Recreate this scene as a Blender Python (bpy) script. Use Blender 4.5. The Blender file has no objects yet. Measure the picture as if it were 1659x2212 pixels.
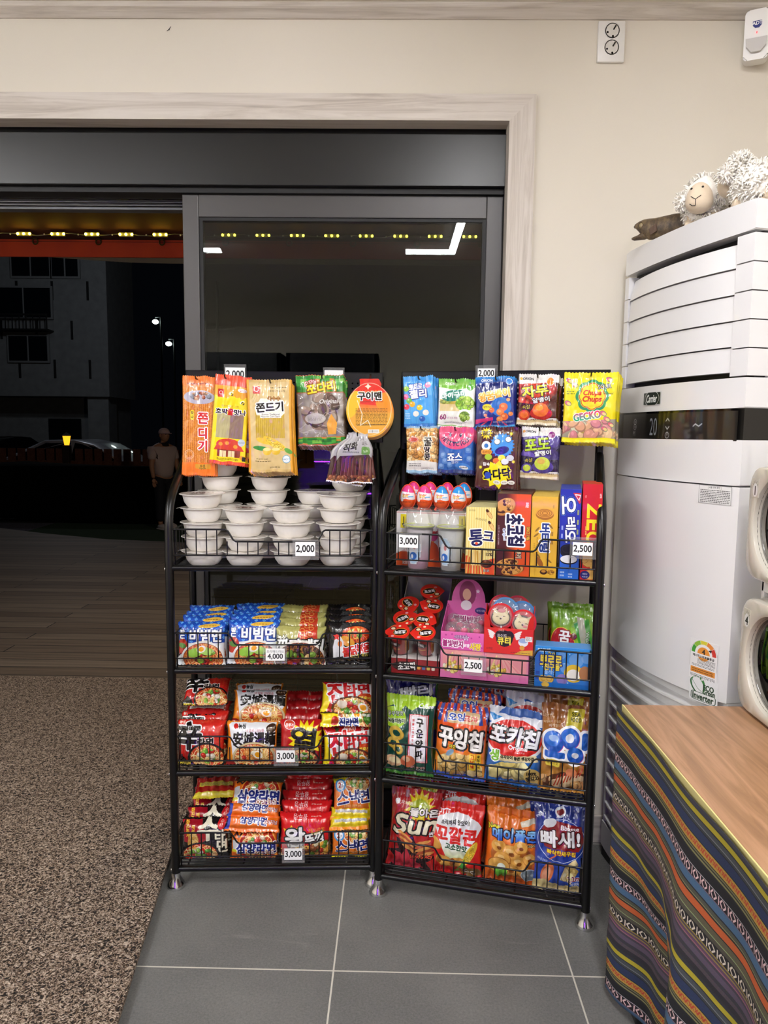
import bpy, bmesh, math, random
import numpy as np
from mathutils import Vector, Matrix, noise as mnoise
sc = bpy.context.scene
COL = sc.collection
PI = math.pi
RAD = math.radians

# ---------------------------------------------------------------- camera
CAM_H, F_PX = 1.36, 1573.0
YAW, PITCH, ROLL = -0.01377, 0.1068, -0.01052
_f = np.array([math.sin(YAW)*math.cos(PITCH), math.cos(YAW)*math.cos(PITCH), -math.sin(PITCH)])
_r = np.array([math.cos(YAW), -math.sin(YAW), 0.0])
_d = np.cross(_f, _r)
_c, _s = math.cos(ROLL), math.sin(ROLL)
_R, _D = _c*_r + _s*_d, -_s*_r + _c*_d
CM = np.array([_R, _D, _f])
cd = bpy.data.cameras.new('camera')
cd.sensor_fit = 'VERTICAL'; cd.sensor_height = 36.0; cd.lens = 36.0*F_PX/2212.0
cd.clip_start = 0.05; cd.clip_end = 200
cam = bpy.data.objects.new('camera', cd); COL.objects.link(cam)
cam.matrix_world = Matrix(((_R[0], -_D[0], -_f[0], 0), (_R[1], -_D[1], -_f[1], 0), (_R[2], -_D[2], -_f[2], CAM_H), (0, 0, 0, 1)))
sc.camera = cam
def ray(x, y):
    return CM.T @ np.array([(x-829.5)/F_PX, (y-1106)/F_PX, 1.0])
def at_y(x, y, Y):
    v = ray(x, y); return np.array([0, 0, CAM_H]) + v*(Y/v[1])
def at_z(x, y, Z):
    v = ray(x, y); return np.array([0, 0, CAM_H]) + v*((Z-CAM_H)/v[2])

# ---------------------------------------------------------------- view, world, exposure
vs = sc.view_settings
vs.view_transform = 'Standard'; vs.look = 'None'; vs.gamma = 1.0; vs.use_curve_mapping = False
vs.exposure = 0.0
w = bpy.data.worlds.new('night'); sc.world = w; w.use_nodes = True
bg = w.node_tree.nodes['Background']; bg.inputs[0].default_value = (0.35, 0.45, 0.7, 1); bg.inputs[1].default_value = 0.0025
LED = 156.0          # radiance of the ceiling light bars
sc.cycles.max_bounces = 8; sc.cycles.diffuse_bounces = 4; sc.cycles.glossy_bounces = 4
sc.cycles.transmission_bounces = 6; sc.cycles.transparent_max_bounces = 12
sc.cycles.caustics_reflective = False; sc.cycles.caustics_refractive = False
sc.cycles.sample_clamp_indirect = 4.0

# ---------------------------------------------------------------- colour and material helpers
def hx(h):
    h = h.lstrip('#')
    if len(h) == 3: h = ''.join(c*2 for c in h)
    return tuple(int(h[i:i+2], 16)/255 for i in (0, 2, 4))
def lin(c):
    if isinstance(c, str): c = hx(c)
    return tuple((x/12.92 if x <= 0.04045 else ((x+0.055)/1.055)**2.4) for x in c)
class NT:
    def __init__(s, name):
        s.m = bpy.data.materials.new(name); s.m.use_nodes = True
        s.t = s.m.node_tree; s.b = s.t.nodes['Principled BSDF']; s.out = s.t.nodes['Material Output']
    def n(s, typ, **kw):
        x = s.t.nodes.new('ShaderNode'+typ)
        for k, v in kw.items():
            if k.startswith('_'): setattr(x, k[1:], v)
            else: x.inputs[k.replace('_', ' ')].default_value = v
        return x
    def l(s, a, b): s.t.links.new(a, b)
    def coord(s, kind='Object', scale=(1, 1, 1), rot=(0, 0, 0), loc=(0, 0, 0)):
        tc = s.n('TexCoord'); mp = s.n('Mapping'); mp.inputs['Scale'].default_value = scale
        mp.inputs['Rotation'].default_value = rot; mp.inputs['Location'].default_value = loc
        s.l(tc.outputs[kind], mp.inputs['Vector']); return mp.outputs['Vector']
    def ramp(s, fac, stops, interp='LINEAR'):
        r = s.n('ValToRGB'); r.color_ramp.interpolation = interp
        e = r.color_ramp.elements
        while len(e) < len(stops): e.new(0.5)
        for i, (p, c) in enumerate(stops):
            e[i].position = p; e[i].color = (*lin(c), 1)
        s.l(fac, r.inputs['Fac']); return r.outputs['Color']
    def bump(s, h, strength=0.3, dist=0.01):
        b = s.n('Bump'); b.inputs['Strength'].default_value = strength; b.inputs['Distance'].default_value = dist
        s.l(h, b.inputs['Height']); s.l(b.outputs['Normal'], s.b.inputs['Normal'])
MATS = {}
def mat(name, col='#888', rough=0.5, metal=0.0, spec=0.5, coat=0.0, bump=None, emit=None, es=0.0, trans=0.0, alpha=1.0, var=0.0, sheen=0.0):
    if name in MATS: return MATS[name]
    k = NT(name); b = k.b
    b.inputs['Base Color'].default_value = (*lin(col), 1)
    b.inputs['Roughness'].default_value = rough; b.inputs['Metallic'].default_value = metal
    b.inputs['Specular IOR Level'].default_value = spec
    b.inputs['Coat Weight'].default_value = coat
    b.inputs['Transmission Weight'].default_value = trans; b.inputs['Alpha'].default_value = alpha
    b.inputs['Sheen Weight'].default_value = sheen
    if emit:
        b.inputs['Emission Color'].default_value = (*lin(emit), 1); b.inputs['Emission Strength'].default_value = es
    v = k.coord('Object')
    nz = k.n('TexNoise', Scale=(bump[0] if bump else 40.0), Detail=4.0); k.l(v, nz.inputs['Vector'])
    if bump: k.bump(nz.outputs['Fac'], bump[1], bump[2])
    if var:
        c = hx(col); k.l(k.ramp(nz.outputs['Fac'], [(0.3, tuple(max(0, x-var) for x in c)), (0.7, tuple(min(1, x+var) for x in c))]), b.inputs['Base Color'])
    MATS[name] = k.m; return k.m
def clear_mat(name, tint=(1, 1, 1), refl=1.0, rough=0.0, frost=0.0):
    if name in MATS: return MATS[name]
    k = NT(name); k.t.nodes.remove(k.b)
    tr = k.n('BsdfTransparent'); tr.inputs[0].default_value = (*tint, 1)
    gl = k.n('BsdfGlossy'); gl.inputs['Roughness'].default_value = rough
    fr = k.n('Fresnel', IOR=1.5); mul = k.n('Math', _operation='MULTIPLY'); mul.inputs[1].default_value = refl
    ge = k.n('NewGeometry'); inv = k.n('Math', _operation='SUBTRACT'); inv.inputs[0].default_value = 1.0; k.l(ge.outputs['Backfacing'], inv.inputs[1])
    m3 = k.n('Math', _operation='MULTIPLY'); k.l(fr.outputs[0], m3.inputs[0]); k.l(inv.outputs[0], m3.inputs[1]); k.l(m3.outputs[0], mul.inputs[0]); mx = k.n('MixShader'); k.l(mul.outputs[0], mx.inputs[0])
    k.l(tr.outputs[0], mx.inputs[1]); k.l(gl.outputs[0], mx.inputs[2]); o = mx.outputs[0]
    if frost:
        df = k.n('BsdfDiffuse'); m2 = k.n('MixShader'); m2.inputs[0].default_value = frost
        k.l(o, m2.inputs[1]); k.l(df.outputs[0], m2.inputs[2]); o = m2.outputs[0]
    k.l(o, k.out.inputs['Surface']); MATS[name] = k.m; return k.m

# ---------------------------------------------------------------- object helpers
def link(o, parent=None):
    COL.objects.link(o)
    if parent is not None: o.parent = parent
    return o
def tag(o, label=None, cat=None, group=None, kind=None):
    if label: o['label'] = label
    if cat: o['category'] = cat
    if group: o['group'] = group
    if kind: o['kind'] = kind
    return o
def empty(name, loc=(0, 0, 0), rz=0.0, label=None, cat=None, group=None):
    o = bpy.data.objects.new(name, None); o.empty_display_size = 0.05
    o.location = loc; o.rotation_euler = (0, 0, rz); link(o); return tag(o, label, cat, group)
def smooth(me, ang=None):
    for p in me.polygons: p.use_smooth = True
    if ang is not None and hasattr(me, 'set_sharp_from_angle'): me.set_sharp_from_angle(angle=RAD(ang))
def obj(name, bm, mats, parent=None, sm=None, loc=None):
    me = bpy.data.meshes.new(name); bmesh.ops.recalc_face_normals(bm, faces=bm.faces); bm.to_mesh(me); bm.free()
    for m in (mats if isinstance(mats, (list, tuple)) else [mats]): me.materials.append(m)
    if sm is not None: smooth(me, sm)
    o = bpy.data.objects.new(name, me); link(o, parent)
    if loc is not None: o.location = loc
    return o
def struct(name, bm, m, sm=None):
    return tag(obj(name, bm, m, None, sm), kind='structure')
def box(bm, x0, y0, z0, x1, y1, z1, bev=0.0, seg=2, mi=0):
    vs = [bm.verts.new(p) for p in ((x0,y0,z0),(x1,y0,z0),(x1,y1,z0),(x0,y1,z0),(x0,y0,z1),(x1,y0,z1),(x1,y1,z1),(x0,y1,z1))]
    fs = [bm.faces.new([vs[i] for i in q]) for q in ((3,2,1,0),(4,5,6,7),(0,1,5,4),(1,2,6,5),(2,3,7,6),(3,0,4,7))]
    for f in fs: f.material_index = mi
    if bev > 0:
        es = {e for f in fs for e in f.edges}
        bmesh.ops.bevel(bm, geom=list(es), offset=bev, segments=seg, affect='EDGES', profile=0.5)
    return bm
def bx(*a, **k): return box(bmesh.new(), *a, **k)
def tube(bm, pts, r, n=8, closed=False, cap=True, mi=0):
    pts = [Vector(p) for p in pts]; N = len(pts); rings = []
    rr = r if isinstance(r, (list, tuple)) else [r]*N
    up = None
    for i in range(N):
        if closed: t = (pts[(i+1) % N]-pts[i-1])
        else: t = pts[min(i+1, N-1)]-pts[max(i-1, 0)]
        t.normalize()
        if up is None:
            up = Vector((0, 0, 1)) if abs(t.z) < 0.9 else Vector((0, 1, 0))
        a = t.cross(up)
        if a.length < 1e-6: a = t.cross(Vector((1, 0, 0)))
        a.normalize(); b = a.cross(t); b.normalize(); up = b
        rings.append([bm.verts.new(pts[i]+(a*math.cos(2*PI*k/n)+b*math.sin(2*PI*k/n))*rr[i]) for k in range(n)])
    for i in range(N if closed else N-1):
        A, B = rings[i], rings[(i+1) % N]
        for k in range(n): bm.faces.new((A[k], A[(k+1) % n], B[(k+1) % n], B[k])).material_index = mi
    if cap and not closed:
        bm.faces.new(rings[0]).material_index = mi; bm.faces.new(rings[-1][::-1]).material_index = mi
    return bm
def lathe(bm, prof, n=32, mi=0, flute=0, fl=0.0, c=(0, 0, 0), ax='z', uvw=None):
    rings = []
    for (r, z) in prof:
        ring = []
        for k in range(n):
            a = 2*PI*k/n; q = r*(1+(fl*math.cos(flute*a) if flute else 0))
            p = (q*math.cos(a), q*math.sin(a), z)
            if ax == 'y': p = (p[0], p[2], p[1])
            ring.append(bm.verts.new((p[0]+c[0], p[1]+c[1], p[2]+c[2])))
        rings.append(ring)
    for i in range(len(rings)-1):
        for k in range(n):
            bm.faces.new((rings[i][k], rings[i][(k+1) % n], rings[i+1][(k+1) % n], rings[i+1][k])).material_index = mi
    for rg in (rings[0], rings[-1]):
        try: bm.faces.new(rg).material_index = mi
        except ValueError: pass
    return bm
def prism(bm, pts, y0, y1, mi=0, axis='y'):
    """extrude an outline (a, b) between two depths; axis is the extrusion axis"""
    def P(a, b, d): return {'y': (a, d, b), 'x': (d, a, b), 'z': (a, b, d)}[axis]
    A = [bm.verts.new(P(a, b, y0)) for a, b in pts]; B = [bm.verts.new(P(a, b, y1)) for a, b in pts]
    bm.faces.new(A).material_index = mi; bm.faces.new(B[::-1]).material_index = mi
    for i in range(len(pts)):
        j = (i+1) % len(pts); bm.faces.new((A[i], B[i], B[j], A[j])).material_index = mi
    return bm
def rrect(x0, z0, x1, z1, r, n=6):
    o = []
    for cx, cz, a in ((x1-r, z1-r, 0), (x0+r, z1-r, 90), (x0+r, z0+r, 180), (x1-r, z0+r, 270)):
        for k in range(n+1):
            t = RAD(a+90*k/n); o.append((cx+r*math.cos(t), cz+r*math.sin(t)))
    return o
def ellip(bm, c, r, seg=20, rings=12, mi=0, nz=0.0, nf=30.0):
    res = bmesh.ops.create_uvsphere(bm, u_segments=seg, v_segments=rings, radius=1.0)
    for v in res['verts']:
        d = v.co.normalized(); k = 1+(nz*mnoise.noise(Vector((d.x*r[0]+c[0], d.y*r[1]+c[1], d.z*r[2]+c[2]))*nf) if nz else 0)
        v.co = Vector((c[0]+d.x*r[0]*k, c[1]+d.y*r[1]*k, c[2]+d.z*r[2]*k))
    for f in {f for v in res['verts'] for f in v.link_faces}: f.material_index = mi
    return res['verts']
def copy_tree(o, parent=None):
    c = o.copy(); link(c, parent)
    for ch in list(o.children):
        copy_tree(ch, c)
    return c

# ---------------------------------------------------------------- printed artwork (drawn here, pixel by pixel, from shapes and lettering)
_glyph = {}
_fc = bpy.data.curves.new('lettering', 'FONT'); _fc.resolution_u = 3
_fo = bpy.data.objects.new('lettering', _fc)
def glyphs(s, shear=0.0, space=1.0):
    k = (s, shear, space)
    if k not in _glyph:
        _fc.body = s; _fc.shear = shear; _fc.space_character = space
        me = _fo.to_mesh(); me.calc_loop_triangles()
        v = np.array([q.co[:2] for q in me.vertices]) if len(me.vertices) else np.zeros((0, 2))
        t = np.array([q.vertices[:] for q in me.loop_triangles]) if len(me.loop_triangles) else np.zeros((0, 3), int)
        _fo.to_mesh_clear()
        _glyph[k] = (v, t)
    return _glyph[k]
def raster(v, t, W, H):
    m = np.zeros((H, W), bool)
    for a, b, c in v[t]:
        x0 = max(0, int(min(a[0], b[0], c[0]))); x1 = min(W, int(max(a[0], b[0], c[0]))+2)
        y0 = max(0, int(min(a[1], b[1], c[1]))); y1 = min(H, int(max(a[1], b[1], c[1]))+2)
        if x1 <= x0 or y1 <= y0: continue
        d = (b[0]-a[0])*(c[1]-a[1])-(b[1]-a[1])*(c[0]-a[0])
        if abs(d) < 1e-9: continue
        X = np.arange(x0, x1)[None, :]+0.5; Y = np.arange(y0, y1)[:, None]+0.5
        s = ((X-a[0])*(c[1]-a[1])-(Y-a[1])*(c[0]-a[0]))/d
        u = ((Y-a[1])*(b[0]-a[0])-(X-a[0])*(b[1]-a[1]))/d
        m[y0:y1, x0:x1] |= (s >= -1e-3) & (u >= -1e-3) & (s+u <= 1.001)
    return m
def dilate(m, r):
    r = int(round(r))
    if r < 1: return m
    o = m.copy(); H, W = m.shape
    for dy in range(-r, r+1):
        dx = int(math.sqrt(r*r-dy*dy)+0.3)
        acc = m.copy(); k = 1; n = dx          # horizontal run by doubling
        s = m
        run = m.copy()
        for q in range(1, dx+1):
            run[:, q:] |= m[:, :-q]; run[:, :-q] |= m[:, q:]
        if dy >= 0: o[dy:, :] |= run[:H-dy, :]
        else: o[:dy, :] |= run[-dy:, :]
    return o
class Art:
    def __init__(s, w, h, base='#fff', res=300):
        s.W = int(res); s.H = max(8, int(round(res*h/w))); s.a = np.empty((s.H, s.W, 3)); s.a[:] = hx(base)
        s.Y, s.X = np.mgrid[0:s.H, 0:s.W]+0.5
        s.mets = np.zeros((s.H, s.W)); s.clip = None
    def _put(s, m, c, al=1.0, sl=None):
        sl = sl or (slice(None), slice(None)); m = np.clip(m, 0, 1)*al
        if s.clip is not None: m = m*s.clip[sl]
        m = m[..., None]; c = hx(c) if isinstance(c, str) else c
        s.a[sl] += (np.array(c)-s.a[sl])*m; return s
    def _sl(s, x0, y0, x1, y1):
        X0, Y0 = min(max(0, int(x0)-2), s.W), min(max(0, int(y0)-2), s.H)
        return (slice(Y0, min(max(Y0, int(y1)+3), s.H)), slice(X0, min(max(X0, int(x1)+3), s.W)))
    def grad(s, c0, c1, v0=0.0, v1=1.0, m=None, horiz=False):
        t = np.clip(((s.X/s.W if horiz else s.Y/s.H)-v0)/(v1-v0), 0, 1)[..., None]
        g = np.array(hx(c0))*(1-t)+np.array(hx(c1))*t
        mm = (np.ones((s.H, s.W)) if m is None else np.clip(m, 0, 1))[..., None]
        if s.clip is not None: mm = mm*s.clip[..., None]
        s.a[:] = s.a*(1-mm)+g*mm; return s
    def m_ell(s, u, v, ru, rv, rot=0, sl=None):
        sl = sl or (slice(None), slice(None))
        x = (s.X[sl]-u*s.W); y = (s.Y[sl]-v*s.H); c, n = math.cos(RAD(rot)), math.sin(RAD(rot))
        X = (x*c+y*n)/(ru*s.W); Y = (-x*n+y*c)/(rv*s.W); d = np.sqrt(X*X+Y*Y)
        return np.clip((1-d)*min(ru, rv)*s.W+0.5, 0, 1)
    def ell(s, u, v, ru, rv, c, rot=0, ring=None, al=1.0):
        R_ = max(ru, rv)*s.W; sl = s._sl(u*s.W-R_, v*s.H-R_, u*s.W+R_, v*s.H+R_)
        m = s.m_ell(u, v, ru, rv, rot, sl)
        if ring: m = m*(1-s.m_ell(u, v, max(ru-ring, 1e-3), max(rv-ring, 1e-3), rot, sl))
        return s._put(m, c, al, sl)
    def m_poly(s, pts):
        m = np.zeros((s.H*2, s.W*2), bool); Y, X = np.mgrid[0:s.H*2, 0:s.W*2]; X = X/2.0+0.25; Y = Y/2.0+0.25
        n = len(pts)
        for i in range(n):
            x0, y0 = pts[i][0]*s.W, pts[i][1]*s.H; x1, y1 = pts[(i+1) % n][0]*s.W, pts[(i+1) % n][1]*s.H
            if y0 == y1: continue
            m ^= ((y0 > Y) != (y1 > Y)) & (X < (x1-x0)*(Y-y0)/(y1-y0)+x0)
        return m.reshape(s.H, 2, s.W, 2).mean((1, 3))
    def poly(s, pts, c, al=1.0): return s._put(s.m_poly(pts), c, al)
    def rect(s, u0, v0, u1, v1, c, al=1.0): 
        sl = s._sl(u0*s.W, v0*s.H, u1*s.W, v1*s.H); X, Y = s.X[sl], s.Y[sl]
        m = ((X > u0*s.W) & (X < u1*s.W) & (Y > v0*s.H) & (Y < v1*s.H)).astype(float); return s._put(m, c, al, sl)
    def rr(s, u0, v0, u1, v1, r, c, al=1.0):
        cx, cy, hw, hh = (u0+u1)/2*s.W, (v0+v1)/2*s.H, (u1-u0)/2*s.W, (v1-v0)/2*s.H; r = r*s.W
        qx = np.maximum(np.abs(s.X-cx)-hw+r, 0); qy = np.maximum(np.abs(s.Y-cy)-hh+r, 0)
        return s._put(np.clip(r-np.hypot(qx, qy)+0.5, 0, 1), c, al)
    def star(s, u, v, r, c, n=5, k=0.45, rot=0):
        return s.poly([(u+r*(1 if i % 2 == 0 else k)*math.sin(PI*i/n+RAD(rot)), v-r*s.W/s.H*(1 if i % 2 == 0 else k)*math.cos(PI*i/n+RAD(rot))) for i in range(2*n)], c)
    def line(s, pts, wd, c, al=1.0):
        us, vs_ = [p[0]*s.W for p in pts], [p[1]*s.H for p in pts]; sl = s._sl(min(us)-wd*s.W, min(vs_)-wd*s.W, max(us)+wd*s.W, max(vs_)+wd*s.W)
        SX, SY = s.X[sl], s.Y[sl]; m = np.zeros(SX.shape)
        for (u0, v0), (u1, v1) in zip(pts[:-1], pts[1:]):
            ax, ay, bx_, by = u0*s.W, v0*s.H, u1*s.W, v1*s.H; L = (bx_-ax)**2+(by-ay)**2+1e-9
            t = np.clip(((SX-ax)*(bx_-ax)+(SY-ay)*(by-ay))/L, 0, 1)
            m = np.maximum(m, np.clip(wd*s.W/2-np.hypot(SX-ax-t*(bx_-ax), SY-ay-t*(by-ay))+0.5, 0, 1))
        return s._put(m, c, al, sl)
    def text(s, t, u, v, h, c, o=(), rot=0, w=None, b=0.0, sh=0.0, sp=1.0, sx=1.0):
        """centred at (u, v); h = letter height and w = fitted width as fractions of the art's width; o = [(colour, extra width)], b = boldness"""
        vv, tt = glyphs(t, sh, sp)
        if not len(tt): return s
        lo, hi = vv.min(0), vv.max(0); q = (vv-(lo+hi)/2)/max(hi[1]-lo[1], 1e-6)
        b = min(b, 0.045*h); o = [(oc, min(ow, 0.10*h)) for oc, ow in o]
        S = 2; q = q*h*s.W*S
        if w: q[:, 0] *= (w*s.W*S)/max(np.ptp(q[:, 0]), 1e-6)
        q[:, 0] *= sx
        q[:, 1] *= -1; a = RAD(rot); q = q @ np.array([[math.cos(a), math.sin(a)], [-math.sin(a), math.cos(a)]])
        mx = max([b]+[x[1]+b for x in o])*s.W*S+4
        lo, hi = q.min(0)-mx, q.max(0)+mx
        cx, cy = u*s.W*S, v*s.H*S
        X0, Y0 = int(math.floor((cx+lo[0])/S))*S, int(math.floor((cy+lo[1])/S))*S
        Wd, Hd = int(math.ceil((hi[0]-lo[0])/S)+1)*S, int(math.ceil((hi[1]-lo[1])/S)+1)*S
        m = raster(q+[cx-X0, cy-Y0], tt, Wd, Hd)
        m = dilate(m, b*s.W*S)
        layers = [(oc, dilate(m, ow*s.W*S)) for oc, ow in sorted(o, key=lambda z: -z[1])]+[(c, m)]
        for col, mm in layers:
            g = mm.reshape(Hd//S, S, Wd//S, S).mean((1, 3)); full = np.zeros((s.H, s.W))
            x0, y0 = X0//S, Y0//S; ax, ay = max(0, -x0), max(0, -y0)
            ex, ey = min(g.shape[1], s.W-x0), min(g.shape[0], s.H-y0)
            if ex > ax and ey > ay: full[y0+ay:y0+ey, x0+ax:x0+ex] = g[ay:ey, ax:ex]
            if isinstance(col, tuple) and isinstance(col[0], str): s.grad(col[0], col[1], v-h*s.W/s.H/2, v+h*s.W/s.H/2, full)
            else: s._put(full, col)
        return s
    def vtext(s, t, u, v0, step, h, c, **k):
        for i, ch in enumerate(t): s.text(ch, u, v0+i*step, h, c, **k)
        return s
    def arc(s, t, u, v, r, a0, a1, h, c, **k):
        """letters along an arc about (u, v); angles in degrees clockwise from the top"""
        n = len(t)
        for i, ch in enumerate(t):
            if ch == ' ': continue
            a = a0+(a1-a0)*(i+0.5)/n; x = u+r*math.sin(RAD(a)); y = v-r*math.cos(RAD(a))*s.W/s.H
            s.text(ch, x, y, h, c, rot=(a if abs(a) < 90 else a-180), **k)
        return s
    def blobs(s, mask, cols, n, r, seed=1, el=1.6, rim=0.35, hi=0.25):
        """heaped pieces (chips, nuts, cookies, beans) printed inside a mask"""
        rd = random.Random(seed); ys, xs = np.where(mask > 0.5)
        if not len(ys): return s
        old = s.clip; s.clip = mask if old is None else mask*old
        for i in range(n):
            k = rd.randrange(len(ys)); u, v = xs[k]/s.W, ys[k]/s.H; q = r*rd.uniform(0.7, 1.25); e = rd.uniform(1/el, 1); a = rd.uniform(0, 180)
            c = np.array(hx(rd.choice(cols)))
            s.ell(u, v, q, q*e, c*(1-rim), a); s.ell(u-q*0.06, v-q*0.1, q*0.86, q*e*0.84, c, a)
            if hi: s.ell(u-q*0.25, v-q*0.3, q*0.35, q*e*0.3, np.minimum(c+hi, 1), a, al=0.7)
        s.clip = old; return s
    def noodles(s, mask, cols, n, r, seed=1, wd=0.012):
        rd = random.Random(seed); ys, xs = np.where(mask > 0.5); old = s.clip; s.clip = mask if old is None else mask*old
        for i in range(n):
            k = rd.randrange(len(ys)); q = r*rd.uniform(0.5, 1.4); s.ell(xs[k]/s.W, ys[k]/s.H, q, q*rd.uniform(0.4, 1), rd.choice(cols), rd.uniform(0, 180), ring=wd*rd.uniform(0.7, 1.3))
        s.clip = old; return s
    def bowl(s, u, v, ru, rv, rim='#eee', soup='#c8541c', noo=('#f0cf7c', '#e2b45a', '#f7e2a4'), tops=('#4f8f2a', '#c22a1a', '#f3ead2', '#8fbf3f'), egg=None, seed=1):
        """a bowl of noodles seen from above with toppings"""
        s.ell(u, v, ru, rv, rim); s.ell(u, v, ru*0.9, rv*0.88, '#7a2c12'); m = s.m_ell(u, v, ru*0.88, rv*0.85); s._put(m, soup)
        s.noodles(m, noo, 46, ru*0.3, seed, 0.013); m2 = s.m_ell(u+ru*0.05, v-rv*0.1, ru*0.62, rv*0.55)
        s.blobs(m2, tops, 22, ru*0.15, seed+3)
        if egg: s.ell(u+egg[0], v+egg[1], 0.1, 0.075, '#fff6e6', 20); s.ell(u+egg[0], v+egg[1], 0.06, 0.05, '#f2a516', 20)
        return s
    def fine(s, u0, v0, u1, v1, rows, c, seed=3):
        """lines of small print too small to read"""
        rd = random.Random(seed)
        for i in range(rows):
            v = v0+(v1-v0)*(i+0.5)/rows; hh = (v1-v0)/rows*0.26; x = u0
            while x < u1:
                l = rd.uniform(0.02, 0.07); s.rect(x, v-hh, min(x+l, u1), v+hh, c, 0.75); x += l+0.012
        return s
    def mottle(s, amp, cell=14, seed=5):
        rg = np.random.default_rng(seed); g = rg.normal(0, amp, (s.H//cell+2, s.W//cell+2))
        yi, xi = s.Y/cell, s.X/cell; y0, x0 = yi.astype(int), xi.astype(int); fy, fx = yi-y0, xi-x0
        z = g[y0, x0]*(1-fy)*(1-fx)+g[y0+1, x0]*fy*(1-fx)+g[y0, x0+1]*(1-fy)*fx+g[y0+1, x0+1]*fy*fx
        s.a[:] = np.clip(s.a+z[..., None], 0, 1); return s
    def image(s, name):
        im = bpy.data.images.new(name, s.W, s.H); px = np.ones((s.H, s.W, 4), np.float32); px[..., :3] = np.clip(s.a, 0, 1)[::-1]
        im.pixels.foreach_set(px.ravel()); im.update(); im.pack(); return im
    def mat(s, name, rough=0.26, foil=0.0, coat=0.9, crinkle=0.75, cs=30.0, metal=0.0):
        k = NT(name); tx = k.n('TexImage'); tx.image = s.image(name); tx.extension = 'EXTEND'
        uv = k.n('UVMap'); k.l(uv.outputs[0], tx.inputs[0]); k.l(tx.outputs['Color'], k.b.inputs['Base Color'])
        k.b.inputs['Roughness'].default_value = rough; k.b.inputs['Coat Weight'].default_value = coat
        k.b.inputs['Coat Roughness'].default_value = 0.05; k.b.inputs['Metallic'].default_value = metal
        if crinkle:
            v = k.coord('Object', (1, 1, 0.6)); nz = k.n('TexNoise', Scale=cs, Detail=2.5, Distortion=0.5); nz.noise_type = 'RIDGED_MULTIFRACTAL'; k.l(v, nz.inputs['Vector']); k.bump(nz.outputs['Fac'], crinkle, 0.0035)
            k.l(k.b.inputs['Normal'].links[0].from_socket, k.b.inputs['Coat Normal'])
        return k.m

# ================================================================ THE ROOM
WALL_Y, CEIL = 2.34, 2.635
# --- surfaces
def m_wall():
    k = NT('cream_wallpaper'); v = k.coord('Object', (1, 1, 1)); nz = k.n('TexNoise', Scale=260.0, Detail=5.0); k.l(v, nz.inputs['Vector'])
    n2 = k.n('TexNoise', Scale=1.2, Detail=2.0); k.l(v, n2.inputs['Vector'])
    k.l(k.ramp(n2.outputs['Fac'], [(0.3, '#dfd8c8'), (0.7, '#e7e0d1')]), k.b.inputs['Base Color']); k.b.inputs['Roughness'].default_value = 0.75
    k.bump(nz.outputs['Fac'], 0.08, 0.002); return k.m
def m_wood(name, c, rough=0.5, axis='x', fine=46.0, long=2.2, bumpy=0.15):
    k = NT(name); s = {'x': (long, fine, fine), 'y': (fine, long, fine), 'z': (fine, fine, long)}[axis]
    v = k.coord('Object', s); nz = k.n('TexNoise', Scale=1.0, Detail=5.0, Roughness=0.62, Distortion=1.1); k.l(v, nz.inputs['Vector'])
    k.l(k.ramp(nz.outputs['Fac'], [(0.28, c[0]), (0.45, c[1]), (0.55, c[2]), (0.72, c[3])]), k.b.inputs['Base Color'])
    k.b.inputs['Roughness'].default_value = rough; k.bump(nz.outputs['Fac'], bumpy, 0.003); return k.m
MW = m_wall()
M_ASHX = m_wood('white_ash_along', ('#aaa094', '#c6bdb1', '#d2cabf', '#dcd5cb'), 0.55, 'x')
M_ASHZ = m_wood('white_ash_upright', ('#aaa094', '#c6bdb1', '#d2cabf', '#dcd5cb'), 0.55, 'z')
M_CEIL = mat('ceiling_paper', '#e6e0d2', 0.8, bump=(220, 0.2, 0.002))
M_FRAME = mat('black_aluminium', '#232322', 0.34, 0.35, bump=(9, 0.04, 0.004))
M_FRAME2 = mat('charcoal_aluminium', '#474544', 0.42, 0.4)
M_RUB = mat('black_gasket', '#050506', 0.6)
M_RAIL = mat('silver_rail', '#aeb2ba', 0.3, 0.85)
M_GLASS = clear_mat('window_glass', (0.66, 0.69, 0.67), 1.7)
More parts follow.
